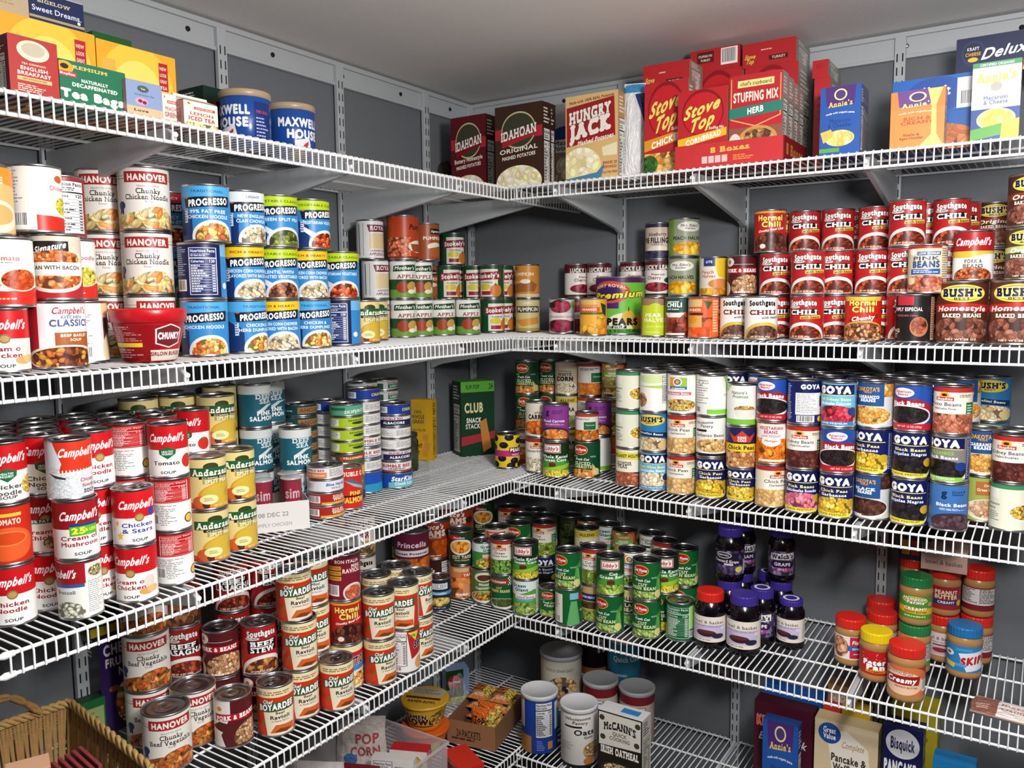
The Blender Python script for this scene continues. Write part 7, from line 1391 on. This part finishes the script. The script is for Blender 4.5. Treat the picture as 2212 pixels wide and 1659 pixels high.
pj(2102, 1438, ('pback2', pback, '7c1c20', RED, 'red-lidded peanut butter jar behind the blue-lidded one, lower', 10), ('pback', pback, '7c1c20', RED, 'red-lidded peanut butter jar turned to its nutrition panel, upper', 0))
pj(1939, 1372, ('navyb', plain('3c4c8c'), '24306c', RED, 'navy-labelled peanut butter jar at the standard, lower', 0), ('creamb', creamyr, 'a0241c', RED, 'creamy peanut butter jar at the standard, upper of two', 14), (None, 'colb', lambda a: (a.r(.1, .2, .35, .8, 'c8a02c'), a.r(.4, .2, .65, .8, 'b03828'), a.r(.7, .2, .95, .8, '4c9c3c')), '20263c', 'dark box with coloured squares on the jars at the standard', .07, .06, .07))
p = at_z(2172, 1548, DECK[3] + .004)
pillow('snack_packet', 'brown and white foil packet lying at the outer end of the fourth shelf', 'packet', lambda a: (a.r(0, 0, .36, 1, '8c5c4c'), a.r(.36, 0, 1, 1, 'e4dcd8'), a.t('Instant', .66, .35, .12, 'a86c5c', .5, 3), a.t('Oatmeal', .66, .6, .12, 'a86c5c', .5, 3), a.ln(.06, .5, .3, .8, 3, 'd8b8a8')), 'e4dcd8', .13, .075, .012, (p.x, p.y - .02, DECK[3] + .0065), -.08, .35, flat=-88, crimp='b08c7c', seed=4)

# ---- fourth left shelf: snack bars, box, wicker basket
def chewy(a): a.t('CHEWY', .52, .16, .1, 'd8d4dc', .85, 5); a.t('FRUIT &', .5, .29, .08, 'd8d4dc', .75, 5); a.t('NUT', .62, .4, .08, 'd8d4dc', .4, 5); a.food(('e', .6, .72, .28, .22), ['b8702c', 'a05c24', 'd8a050', '6c3418', 'e0c080'], .03, 90, 1.6); a.e(.3, .56, .12, .03, '9c5c30')
def chewyside(a): a.t('HONEY', .5, .16, .08, 'a8a4ac', .75, 4); a.t('NUT', .5, .27, .08, 'a8a4ac', .45, 4)
def natv(a): a.r(0, .55, 1, 1, 'c8b82c'); a.t('NATURE', .45, .35, .2, 'e0d860', .8, 6); a.t('48', .8, .75, .2, '2c3c1c', .2, 5)
o = cbox(3, 250, 1578, .088, .205, .085, 26, 'chewy', 'snack_bar_box', 'purple chewy fruit and nut bars box, left wall fourth shelf', 'box', chewy, '2c184c', '1a1430', dark=2)
zc = o.location.z + .206
carton('natv', 'snack_bar_box', 'green and yellow snack bars box lying on the purple box', 'box', natv, '1c4c2c', '2c4c24', .115, .04, .08, (o.location.x, o.location.y, zc), o.rotation_euler[2], dark=2)
cbox(3, 192, 1606, .06, .085, .03, 20, 'grnbox', 'snack_bar_box', 'green box with pale text panel beside the wicker basket', 'box', lambda a: (a.r(.15, .2, .95, .95, '8c9c64'), a.ln(.2, .3, .8, .55, 4, '4c5c3c')), '1c5c30', '143c20', dark=2)
cbox(3, 120, 1590, .1, .095, .08, 20, 'emerald', 'snack_bar_box', 'very dark nut box behind the wicker basket', 'box', lambda a: a.t('EMERALD', .5, .4, .12, '6c2c34', .7, 4), '12100f', '141a14', dark=2)
WICK = mat('wicker', 'b08a54', .65, 0, .3, .5, 90, vary=.5)
WICK2 = mat('wicker_dark', '8c683c', .7, 0, .3, .5, 90, vary=.5)
zr = DECK[3] + .125
A_ = at_z(150, 1520, zr); B_ = at_z(330, 1668, zr); C_ = at_z(-40, 1600, zr)
ax = (B_ - A_); ax.z = 0; La = ax.length; ax.normalize()
bx_ = Vector((ax.y, -ax.x, 0)); bx_ = bx_ if bx_.dot(C_ - A_) > 0 else -bx_
Lb = .20
def bp(u, v, z):
    """point of the basket: u, v in 0..1 along its sides; it narrows to the foot"""
    k = (z - DECK[3]) / .125; s = .86 + .14 * k
    return A_ + ax * (La * (.5 + (u - .5) * s)) + bx_ * (Lb * (.5 + (v - .5) * s)) + Vector((0, 0, z - zr))
def loop(z, n=16):
    P = []
    for (u0, v0), (u1, v1) in (((0, 0), (1, 0)), ((1, 0), (1, 1)), ((1, 1), (0, 1)), ((0, 1), (0, 0))):
        for i in range(n):
            q = .025 + .95 * i / (n - 1); P.append(bp(u0 + (u1 - u0) * q, v0 + (v1 - v0) * q, z))
    return P + [P[0]]
z0 = DECK[3] + .003
org = bp(.5, .5, z0)
bk = empty('wicker_basket', org); tag(bk, 'woven wicker basket with arched handle, outer end of the fourth left shelf', 'basket')
def bpart(m, nm, mt): return build(m, nm, mt, bk, -org)
wl = MB(); ring = loop(z0, 14)
low_ = loop(z0, 40)
per = loop(zr, 40)
for i, p in enumerate(per[:-1]):                       # upright stakes, leaning and paired
    lean = ((i * 7) % 5 - 2) * .0018
    q = low_[i]; nrm = (per[i + 1] - p).normalized()
    wl.tube([q, (q + p) / 2 + nrm * lean + Vector((0, 0, 0)), p + nrm * lean * 2], .0026, 5)
    wl.tube([q + nrm * .004, (q + p) / 2 + nrm * (.004 - lean), p + nrm * (.006 - lean)], .0026, 5)
bpart(wl, 'stake_weave', WICK)
rw = MB()
for kz in range(13):                                   # horizontal weaving rods
    P = loop(z0 + .004 + kz * .0042 if kz < 7 else zr - .004 - (kz - 7) * .0045, 14)
    rw.tube([p + Vector((0, 0, .0006 * (1 if (i + kz) % 2 else -1))) for i, p in enumerate(P)], .0023, 5)
bpart(rw, 'rod_weave', WICK2)
rim = MB(); P = loop(zr + .003, 30)
for s in range(3):
    rim.tube([p + Vector((0, 0, .005 * math.sin(i * 1.1 + s * 2.1))) + ((p - org).normalized() * .004 * math.cos(i * 1.1 + s * 2.1)) for i, p in enumerate(P)], .0042, 6)
bpart(rim, 'braided_rim', mat('wicker_light', 'c09c60', .6, 0, .35, .5, 90, vary=.45))
hd = MB()
for s in range(2):
    hd.tube([bp(.02, .25 + .62 * i / 12, zr + .004) + Vector((0, 0, .05 * math.sin(math.pi * i / 12) + .004 * math.sin(i * 1.4 + s * 3))) for i in range(13)], .005, 7)
bpart(hd, 'handle', WICK)
bf_ = MB().box(-La * .42, -Lb * .42, 0, La * .42, Lb * .42, .003); q = build(bf_, 'base_panel', WICK2, bk, (0, 0, .001)); q.rotation_euler[2] = math.atan2(ax.y, ax.x)
aang = math.atan2(ax.y, ax.x)
def inb(u, v, dz): q = bp(u, v, z0 + dz); return Vector((q.x, q.y, z0 + dz))
carton('bk1', 'snack_box', 'red and peach box with barcode inside the wicker basket', 'box', lambda a: (a.r(0, 0, 1, .35, 'c83c34'), a.bar(.3, .45, .9, .8)), 'd8a07c', 'c84c34', .06, .135, .05, inb(.62, .70, .006), aang + 1.3, dark=2, topbg='d8a888')
for i in range(5):
    carton('bk2', 'snack_sachet', 'maroon sachet, %s of five upright in the wicker basket' % NTH[i], 'sachet', lambda a: (a.e(.5, .3, .4, .2, '8c1c24'), a.t('HOT', .5, .3, .15, 'd8a8a0', .4)), '6c1820', '8c3c40', .085, .118 - .002 * i, .006, inb(.66, .2 + .06 * i, .006), aang, 'maroon sachets in the basket', dark=2)
carton('bk3', 'snack_sachet', 'small blue sachet among the maroon ones in the basket', 'sachet', plain('a8d0e8'), '2c84c0', '2c84c0', .05, .105, .006, inb(.88, .52, .006), aang, dark=2)

# ---- lowest shelf: oats, noodles, bowls, bins, pancake mixes
def canister(px, how, *specs): column('R', 4, px, how, max(q[0] for q in specs) + .002, [(lambda c, q=q: can_at(c, *q)) for q in specs])
def can_at(c, R_, H, lid, key, fn, bg, label, rot):
    lathe_thing('oats_canister', [('body', [(0, .001), (R_ - .002, .001), (R_, .003), (R_, H - .008)], wrap(key, R_ * 2, H, bg, fn, .5), 1),
        ('lid', [(R_ + .0004, H - .013), (R_ + .0022, H - .0125), (R_ + .0022, H - .001), (R_ + .001, H), (R_ - .002, H - .0004), (R_ - .004, H - .003), (0, H - .0026)], lid, None)], c, face(c, rot), label, 'canister')
    return Vector((c.x, c.y, c.z + H + .0004))
WLID = mat('white_lid', 'd4d4d8', .4); GLID = mat('grey_lid', 'b0b0b4', .42)
def blueoat(a): a.r(-1.3, 0, -.4, 1, '1c44a8'); a.r(-1.0, .02, -.6, .55, 'e8e4ea'); a.r(-1.1, .68, -.3, 1, 'd89030'); a.facts(-.15, .06, .5, .7, 'ececf0'); a.r(.3, .78, .5, .92, 'd8a040'); a.ln(-.1, .75, .2, .95, 5, '8ca4dc', .5); a.r(.62, .1, .9, .6, 'ececf0')
def wpoat(a): a.t('Wholesome', -.05, .12, .05, '3c3c3c', .95, 3, .1, None, 3, 0, .01); a.t('Pantry', .05, .19, .05, '3c3c3c', .55, 3, .1); a.r(-.55, .245, .1, .28, '1c1c1c'); a.t('Oats', .2, .36, .09, '242424', .75, 4); a.t('Quick', .35, .45, .04, '242424', .35, 4); a.food(('e', .55, .7, .42, .15), ['c8a46c', 'b88c54', 'dcc090'], .02, 140, 1.4); a.e(.35, .88, .2, .07, 'd88c3c'); a.ln(-.6, .55, -.1, .7, 4, 'a8a8a8'); a.band(.94, 1, '1c1c1c')
def bigoat(a): a.band(.66, 1, '3c90ac'); a.t('QUICK OATS', .45, .78, .07, 'f0f4f6', .9, 4); a.food(('e', -.1, .5, .55, .25), ['d8b484', 'c89c68', 'e4c8a0'], .03, 90, 1.3); a.e(-.05, .42, .07, .04, '2c2434'); a.e(.02, .46, .06, .035, '241c2c'); a.t('WHOLE GRAIN OATS', -.2, .16, .04, '6c7c74', .9, 2)
def teal(a): a.t('Quick Oats', .2, .5, .1, 'f0f4f6', 1.1, 3); a.band(.0, .2, 'c8bcae'); a.ln(-.3, .8, .3, .9, 1, 'd8e8ec')
def redd(a): a.band(0, .2, '7c1c24'); a.facts(-.6, .25, .1, .9)
def darkd(a): a.t('R.', .5, .4, .25, 'f0f0f0', .5, 6); a.band(.85, 1, 'c87c34')
L5 = 'lowest back shelf'
canister(1166, 1632, (.051, .168, WLID, 'blueoat', blueoat, '1c44a8', 'tall blue canister with white lid by the noodle tray, %s' % L5, 0))
canister(1251, 1662, (.050, .166, WLID, 'wpoat', wpoat, 'ece8e4', 'white quick oats canister with handwritten lettering, %s' % L5, 0))
canister(1225, 1570, (.062, .215, GLID, 'bigoat', bigoat, 'd8d4c4', 'largest oats canister, grey lid and teal foot, %s' % L5, 12))
canister(1299, 1600, (.050, .165, GLID, 'redd1', redd, 'c8bcb4', 'grey-lidded canister behind the oatmeal box, %s' % L5, 0))
canister(1375, 1612, (.050, .155, GLID, 'redd2', redd, 'c8b0a0', 'grey-lidded canister nearest the empty deck, %s' % L5, 20))
canister(1347, .08, (.05, .13, GLID, 'redd3', redd, '8c2c34', 'maroon canister under the teal oats, %s' % L5, 0), (.05, .16, GLID, 'teal', teal, '2c88a8', 'teal quick oats canister stacked high at the back, %s' % L5, -6))
canister(1283, .07, (.046, .13, GLID, 'darkd0', redd, '2c1c24', 'dark canister under another dark one, %s' % L5, 0), (.046, .16, GLID, 'darkd', darkd, '241420', 'dark maroon canister with big letter, stacked at the back, %s' % L5, -10))
def mccann(a): a.r(.03, .02, .97, .98, 'e0dcd4'); a.t("McCANN'S", .5, .18, .1, '1c1c1c', .72, 5, 0, None, 3, .04, 0, 1); a.t('QUICK', .5, .3, .05, '5c5c54', .32, 3); a.t('COOKING', .5, .37, .05, '5c5c54', .45, 3); [a.e(x, y, .06, .04, '3c402c') for x, y in ((.1, .1), (.9, .1), (.12, .38), (.88, .38))]; a.p([(.03, .5), (.97, .46), (.97, .98), (.03, .98)], '242018'); a.t('IRISH OATMEAL', .5, .56, .09, 'f4f0e8', .86, 7, 0, None, 3, 0, 0, 1); a.e(.5, .84, .42, .13, '3c3024'); a.food(('e', .5, .83, .36, .1), ['c8a880', 'b89468', 'd8bc98'], .015, 160, 1.4); a.p([(.4, .8), (.65, .84), (.4, .87)], 'c85c24')
w_, h, c, rz, z0 = place('R', 4, 1291, 1387, 1545, .385)
box('R', 4, 1291, 1387, 1545, .385, .055, 'mccann', 'oatmeal_box', 'white and black Irish oatmeal box with blue strip on top', 'box', mccann, '24201c', 'c8c4bc', dark=0, topbg='d8d8d8')
st = MB().box(-.0, -.012, 0, .05, .012, .0004); q = build(st, 'blue_strip', mat('strip_blue', '2c84c4', .4), bpy.data.objects['oatmeal_box'], (-.005, .0, h + .0012))
def krus(a): a.t('KRUSTEAZ', .42, .2, .1, 'e04c38', .75, 6, 0, 'f0d8c8', 3); a.t('Buttermilk', .5, .36, .08, 'e8d8dc', .8, 2, .3); a.food(('e', .5, .9, .5, .25), ['d8a450', 'c88c38'], .09, 30, 2)
def gvp(a): a.p([(.2, .12), (.5, .06), (.85, .2), (.9, .5), (.3, .5)], 'f0e8dc'); a.e(.24, .12, .18, .1, '24509c'); a.t('Great', .24, .09, .05, 'ffffff', .2, 4); a.t('Value', .24, .15, .05, 'ffffff', .2, 4); a.t('Complete', .62, .2, .06, 'b89c78', .35, 2, .2); a.t('Pancake &', .55, .34, .07, '3c342c', .55, 4); a.t('Waffle Mix', .58, .43, .07, '3c342c', .55, 4); a.r(0, .52, .5, .6, 'd89838'); a.t('Buttermilk', .22, .56, .05, 'f4ece0', .35); a.food(('e', .5, .9, .5, .2), ['d8a860', 'c89448'], .08, 30, 2)
def bisq(a): a.e(.5, .14, .42, .12, 'dcdce4'); a.t('Bisquick', .5, .14, .09, '2c2c54', .6, 4); a.t('PANCAKE', .45, .34, .09, 'f0f0f4', .8, 7); a.t('SUPERSTAR', .5, .44, .07, 'f0f0f4', .85, 7); a.t('THAT ALSO MAKES', .4, .53, .035, 'f0f0f4', .6, 4); a.t('SHORT', .5, .64, .09, 'e8d848', .7, 7); a.t('CAKE', .5, .76, .09, 'e8d848', .6, 7)
box('R', 4, 1628, 1755, 1527, .235, .05, 'krus', 'pancake_mix_box', 'plum red pancake mix box, %s' % L5, 'box', krus, '4c1428', '3c1020')
box('R', 4, 1646, 1722, 1562, .30, .035, 'annb5', 'macaroni_box', 'blue macaroni box before the plum pancake mix, %s' % L5, 'box', annieb, '2454a4', '1c4488')
box('R', 4, 1757, 1893, 1566, .265, .05, 'gvp', 'pancake_mix_box', 'cream pancake and waffle mix box, %s' % L5, 'box', gvp, 'd8c4a0', 'c8b084', dark=0)
box('R', 4, 1902, 1988, 1572, .27, .05, 'bisq', 'pancake_mix_box', 'navy pancake mix box with yellow lettering, %s' % L5, 'box', bisq, '181c4c', '24244c')
for x0, x1, yt, d, t, bgc, nm, key, lab in ((1645, 1772, 1497, .13, .05, '1858b0', 'Belgian', 'fb1', 'royal blue waffle mix box at the back of the lowest back shelf'), (1785, 1860, 1486, .12, .05, 'a8804c', 'HUNGRY JACK', 'fb2', 'tan and red pancake box at the back of the lowest back shelf'), (1775, 1812, 1530, .19, .04, 'c83028', '', 'fb3', 'small red box behind the cream pancake mix'), (1815, 1875, 1532, .19, .04, 'd8b42c', '', 'fb4', 'small yellow box behind the cream pancake mix'), (1920, 2020, 1530, .16, .08, 'a89c24', '', 'fb5', 'mustard yellow box behind the navy pancake mix')):
    box('R', 4, x0, x1, yt, d, t, key, 'pancake_mix_box', lab, 'box', (lambda s: lambda a: (a.t(s, .5, .12, .07, 'f0e8dc', .7, 4) if s else a.ln(.2, .1, .8, .3, 3, '6c5c2c')))(nm), bgc, bgc, dark=2)
box('R', 4, 2008, 2100, 1650, .33, .05, 'fb6', 'snack_box', 'bright blue box at the edge, lowest back shelf', 'box', plain('6cb0d8'), '1c74b0', '1c74b0', dark=2)

# ---- lowest left shelf: clear bin, popcorn bags, noodle bowls and the noodle tray
def vbox_open(name, mt, W_, L_, H_, loc, rz, th=.002, taper=.0):
    m = MB(); x, y = W_ / 2, L_ / 2
    m.box(-x, -y, 0, x, y, th); m.box(-x, -y, th, -x + th, y, H_); m.box(x - th, -y, th, x, y, H_); m.box(-x + th, -y, th, x - th, -y + th, H_); m.box(-x + th, y - th, th, x - th, y, H_)
    return build(m, name, mt, None, loc, rz)
CLEAR = mat('clear_plastic', 'd8d4d6', .18, 0, .5, alpha=.30)
zb = DECK[4]; e1 = at_z(794, 1541, zb + .125); e2 = at_z(966, 1602, zb + .125)
bx0 = max(.03, e1.x); W_ = min(.36, e2.x) - bx0; ye = (e1.y + e2.y) / 2; L_ = .36
bin_ = vbox_open('storage_bin', CLEAR, W_, L_, .125, (bx0 + W_ / 2, ye - L_ / 2, zb), 0); tag(bin_, 'clear plastic bin full of popcorn bags on the lowest left shelf', 'bin')
m = MB()
for (x0, y0, x1, y1) in ((-W_ / 2 - .004, -L_ / 2 - .004, W_ / 2 + .004, -L_ / 2), (-W_ / 2 - .004, L_ / 2, W_ / 2 + .004, L_ / 2 + .004), (-W_ / 2 - .004, -L_ / 2, -W_ / 2, L_ / 2), (W_ / 2, -L_ / 2, W_ / 2 + .004, L_ / 2)): m.box(x0, y0, .119, x1, y1, .125)
build(m, 'rim', mat('clear_rim', 'e0dcde', .25, 0, .5, alpha=.5), bin_)
def popc(a): a.r(0, 0, 1, .1, 'c8c0bc'); a.t('POP', .65, .3, .14, 'b84c50', .5, 4); a.t('CORN', .6, .5, .14, 'b84c50', .6, 4); a.e(.3, .62, .14, .1, '4c7cb8'); a.ln(.1, .78, .8, .95, 4, 'c08884')
cx, cy = bx0 + W_ / 2, ye - L_ / 2
pillow('popcorn_bag', 'white and red popcorn bag standing at the back of the clear bin', 'bag', popc, 'd4ccc6', .13, .17, .05, (cx - W_ * .28, cy + .09, zb + .004), .6, .5, seed=11, bump=.3)
pillow('popcorn_bag', 'white popcorn bag leaning at the front end of the clear bin', 'bag', popc, 'cfc8c4', .13, .16, .05, (cx - W_ * .1, cy - .11, zb + .004), .5, .5, seed=12, bump=.3)
carton('popbox', 'popcorn_box', 'dark red popcorn carton inside the clear bin', 'box', lambda a: (a.t('POP', .3, .3, .3, 'c86c68', .4, 4), a.t('CORN', .6, .6, .25, 'c86c68', .5, 4)), '8c1c24', '7c1820', .15, .11, .05, (cx - W_ * .02, cy - .035, zb + .004), .4, dark=2)
carton('whitepk', 'soup_mix_box', 'white box with nutrition table and yellow mark, in the clear bin', 'box', lambda a: (a.facts(.05, .05, .5, .95), a.r(.55, .5, .95, .65, 'e8e040'), a.ln(.55, .15, .95, .4, 4, '8c8c8c')), 'e4e2de', 'd8d4d0', .11, .12, .03, (cx + W_ * .24, cy + .055, zb + .004), .4, dark=2)
carton('redsoup', 'soup_mix_box', 'red and white soup box with bowl picture, in the clear bin', 'box', lambda a: (a.e(.5, .3, .45, .28, 'e8e4de'), a.food(('e', .5, .3, .38, .22), ['c88c3c', 'a83c24', 'e0c040', '6c2c1c'], .06, 60), a.r(0, .62, 1, 1, 'b8242c')), 'e0dcd8', 'b8242c', .1, .11, .04, (cx + W_ * .22, cy + .125, zb + .004), .4, dark=2)
def bowl(c, R_, H, bodyart, lidart, key, label, rot, lc):
    o = lathe_thing('noodle_bowl', [('body', [(0, .001), (R_ * .66, .001), (R_ * .69, .004), (R_ * .93, H - .010), (R_ * .94, H - .006)], wrap(key, R_ * 2, H, lc, bodyart, .35), 1),
        ('rim', [(R_ * .93, H - .010), (R_ * 1.0, H - .007), (R_ * 1.01, H - .003), (R_ * .98, H)], mat('rim_' + key, lc, .35), None)], c, rot, label, 'bowl')
    a = Art(512, 512, -1, 1, lc); a.xa, a.xb = -1, 1; lidart(a)
    n = 48; m = MB(); vs = [(R_ * .985 * math.cos(2 * math.pi * k / n), R_ * .985 * math.sin(2 * math.pi * k / n), H + .0006) for k in range(n)]
    m.add(vs, [tuple(range(n))], False, 0, [[(v[0] / R_ / 2 + .5, v[1] / R_ / 2 + .5) for v in vs]]); build(m, 'film_lid', printed('print_lid_' + key, a.image('art_lid_' + key), .3), o)
    return Vector((c.x, c.y, c.z + H + .001))
def rb(a): a.t('RAMEN', -.1, .35, .2, '3c1c10', .7, 6, 0, 'f0e0b0', 3); a.t('BOWL', 0, .58, .24, '3c1c10', 1.0, 8, 0, 'f0e0b0', 3); a.r(-.6, .74, .5, .8, '5c2c1c'); a.food(('e', .75, .45, .4, .3), ['e0b860', 'd0a040'], .04, 50, 3); a.band(.86, 1, 'd87c28')
def rl(a): a.r(-.7, .12, .7, .42, 'b8b0a0'); a.ln(-.6, .16, .6, .38, 5, '6c6c64'); a.r(-.8, .5, .7, .58, '4c2c1c'); a.t('RAMEN BOWL', 0, .7, .09, '4c2c1c', 1.2, 5)
def rb2(a): a.r(-.4, .3, .5, .8, 'c8c040'); a.t('NOODLES', 0, .5, .2, 'f0e8d8', .8)
bc = at_z(921, 1640, zb); bc = bc + away(bc.x, bc.y) * .05
t_ = bowl(Vector((bc.x, bc.y, zb)), .068, .075, rb2, lambda a: None, 'bowl_or', 'orange noodle bowl underneath the yellow one, lowest left shelf', face(bc, 0), 'd8601c')
bowl(t_ + Vector((0, 0, .0006)), .068, .078, rb, rl, 'bowl_ye', 'yellow ramen bowl with printed lid stacked on the orange bowl', face(bc, -20), 'd8a830')
# noodle tray
tc = at_z(1050, 1614, zb); tc = tc + away(tc.x, tc.y) * .10; trz = face(tc, -24)
CARD = mat('brown_card', '8c6448', .7, 0, .2, .1, 60, vary=.15)
ty = vbox_open('cardboard_tray', CARD, .15, .21, .07, (tc.x, tc.y, zb), trz, .003); tag(ty, 'brown cardboard tray of noodle packets with torn film, lowest shelf corner', 'tray')
aa = art_front(lambda a: (a.t('24 PACKETS', .45, .5, .3, '3c2418', .5, 3), a.ln(.1, .7, .8, .85, 1, '3c2418')), .15, .07, '9c6c4c')
m = MB().add([(-.075, -.1053, 0), (.075, -.1053, 0), (.075, -.1053, .07), (-.075, -.1053, .07)], [(0, 1, 2, 3)], False, 0, [[(0, 0), (1, 0), (1, 1), (0, 1)]]); build(m, 'printed_face', printed('print_tray_card', aa.image('art_tray_card'), .6), ty)
fm = MB(); rg = random.Random(3); n, k = 16, 10; vs = []
for j in range(k + 1):
    for i in range(n + 1):
        u, v = i / n, j / k
        vs.append((-.078 - .02 * v + .006 * rg.uniform(-1, 1), -.10 + .15 * u, .05 + .085 * v + .012 * math.sin(7 * u + 3 * v) + .007 * rg.uniform(-1, 1)))
fm.add(vs, [(j * (n + 1) + i, j * (n + 1) + i + 1, (j + 1) * (n + 1) + i + 1, (j + 1) * (n + 1) + i) for j in range(k) for i in range(n)], False)
build(fm, 'torn_film', mat('clear_film', 'f0f0f0', .08, 0, .8, alpha=.22), ty)
def topr(a): a.p([(0, 0), (.75, 0), (.5, .5), (0, .6)], 'e0681c'); a.t('Top', .35, .3, .17, '1c1410', .4, 6, 0, 'f0dcc0', 3); a.t('Ramen', .42, .52, .17, '1c1410', .62, 6, 0, 'f0dcc0', 3); a.food(('e', .85, .45, .25, .4), ['d8b84c', 'c8a438', 'e4cc70'], .035, 60, 2.2); a.e(.12, .82, .1, .1, '3c6ca8'); a.r(.3, .75, .8, .92, 'e8b48c')
def intray(x, y, dz): return Vector((tc.x + x * math.cos(trz) - y * math.sin(trz), tc.y + x * math.sin(trz) + y * math.cos(trz), zb + dz))
NP = (('nearest orange noodle packet leaning in the tray', .028, -.072, .004, 0), ('orange noodle packet behind the nearest one in the tray', .03, -.034, .004, -3))
for i, (lab, x, y, dz, ro) in enumerate(NP):
    pillow('noodle_packet', lab, 'packet', topr, 'd8803c', .08, .1, .028, intray(x, y, dz), trz + math.radians(ro), .18, seed=20 + i, crimp='d88c4c', bump=.6)
for i in range(6):
    pillow('noodle_packet', ('bottom', 'middle', 'top')[i // 2] + (' orange noodle brick lying at the back of the tray', ' orange noodle brick lying beside the oats canister')[i % 2], 'packet', topr, 'd8803c', .066, .085, .026, intray(-.036 + .07 * (i % 2), .012, .0215 + .0305 * (i // 2)), trz, .18, seed=30 + i, crimp='d88c4c', flat=-90, bump=.6)
fixed(4, tc.x, tc.y, .11)
cbox(4, 985, 1520, .075, .11, .05, 16, 'dmbox', 'vegetable_box', 'dark green box with red shield behind the noodle bowls', 'box', lambda a: (a.e(.35, .35, .3, .2, 'b02424'), a.t('Del Monte', .35, .35, .07, 'ffffff', .5, 4), a.r(.75, 0, 1, 1, '7c98c0'), a.food(('r', 0, .8, 1, 1), ['c8b040', '8ca040'], .06, 30)), '1c3c1c', '8ca8cc', dark=2)
def chan(a): a.t('chan', .45, .25, .2, '241414', .5, 5); a.p([(.1, .4), (.95, .35), (.95, .6), (.1, .65)], '3c80c0'); a.t('pasta', .6, .5, .12, 'f0f0f0', .5, 5); a.food(('e', .4, .85, .4, .15), ['e08838', 'c86820'], .06, 20)
pq = at_z(1000, 1690, zb); pq = Vector((pq.x, pq.y, zb))
for i in range(2):
    carton('chan', 'pasta_tray', ('lower red pasta tray beside the clear bin', 'upper red pasta tray beside the clear bin')[i], 'tray', chan, 'c8281c', 'a83c1c', .07, .035, .11, pq + Vector((.0, .0, .0002 + .0362 * i)), face(pq, 12 + 14 * i), dark=2, topbg='c83020')
# plate on the back wall behind the fourth shelf
wp = along('R', 1557, .004, .66); zz = z_at(wp.x, 0, 1445)
o = soften(build(MB().box(-.028, -.006, -.03, .028, 0, .03), 'wall_plate', mat('plate', '9a9a98', .5), None, (wp.x, -.0004, zz)), .002); tag(o, 'pale plate on the back wall seen below the jelly jars', 'wall plate')
build(MB().tube([(.012 * math.cos(q) , -.0066, .014 * math.sin(q)) for q in [2 * math.pi * i / 16 for i in range(15)]], .0016, 6), 'printed_ring', DARK, o)
# ------------------------------------------------------------------ which one is which: every thing's label tells it from its neighbours
ROWW = ['front', 'middle', 'rear']
def level(t):
    if t['n'] == 1: return 'alone'
    if t['lv'] == 0: return 'bottom'
    if t['lv'] == t['n'] - 1: return 'top'
    if t['n'] == 3: return 'middle'
    return NTH[t['lv']] + ' up'
def name_cans():
    rows = {}
    for t in THINGS: rows.setdefault((t['side'], t['tier'], t['row']), {}).setdefault(round(t['al'], 4), []).append(t)
    for key, st in rows.items():
        for i, a in enumerate(sorted(st)):
            for t in st[a]: t['ord'] = NTH[i] if i < len(NTH) else 'last'
    cnt = {}
    for t in THINGS:
        cnt[t['look']] = cnt.get(t['look'], 0) + 1
        k = (t['look'], t['side'], t['tier'], level(t)); cnt[k] = cnt.get(k, 0) + 1
    for t in THINGS:
        for q in ('up', 'dn'):
            k = (t['look'], q, t[q]); cnt[k] = cnt.get(k, 0) + 1
    cut = lambda s: s.replace(' can ', ' ').removesuffix(' can')
    for t in THINGS:
        wall = 'left wall' if t['side'] == 'L' else 'back wall'; sh = '%s shelf' % TN[t['tier']]
        if cnt[t['look']] == 1: lab = '%s, %s %s, %s' % (t['look'], wall, sh, level(t) if t['n'] > 1 else 'standing alone')
        elif cnt[(t['look'], t['side'], t['tier'], level(t))] == 1: lab = '%s, %s of its stack, %s %s' % (t['look'], level(t), wall, sh) if t['n'] > 1 else '%s standing single, %s %s' % (t['look'], wall, sh)
        elif t['dn'] and cnt[(t['look'], 'dn', t['dn'])] == 1 and t['dn'] != t['look'] and len((t['look'] + t['dn']).split()) < 13: lab = '%s resting on the %s one' % (t['look'], cut(t['dn']))
        elif t['up'] and cnt[(t['look'], 'up', t['up'])] == 1 and t['up'] != t['look'] and len((t['look'] + t['up']).split()) < 13: lab = '%s underneath the %s one' % (t['look'], cut(t['up']))
        else: lab = '%s, %s, %s %s stack from corner, %s %s' % (t['look'], level(t), t['ord'], ROWW[t['row']], wall, sh)
        ws = lab.replace(',', ' ').split()
        if len(ws) > 16: lab = lab.replace(' stack from corner', ' stack').replace(' wall', '')
        if len(lab.replace(',', ' ').split()) > 16: lab = lab.replace(' can,', ',').replace(' with ', ' ')
        tag(t['o'], lab, t['cat'], '%s on the %s %s' % (t['fam'].replace('_', ' ') + 's', wall, sh))
cans(); specials_done = settle(); name_cans()
_ob.name = 'x'; bpy.data.objects.remove(_ob); bpy.data.curves.remove(_cu)
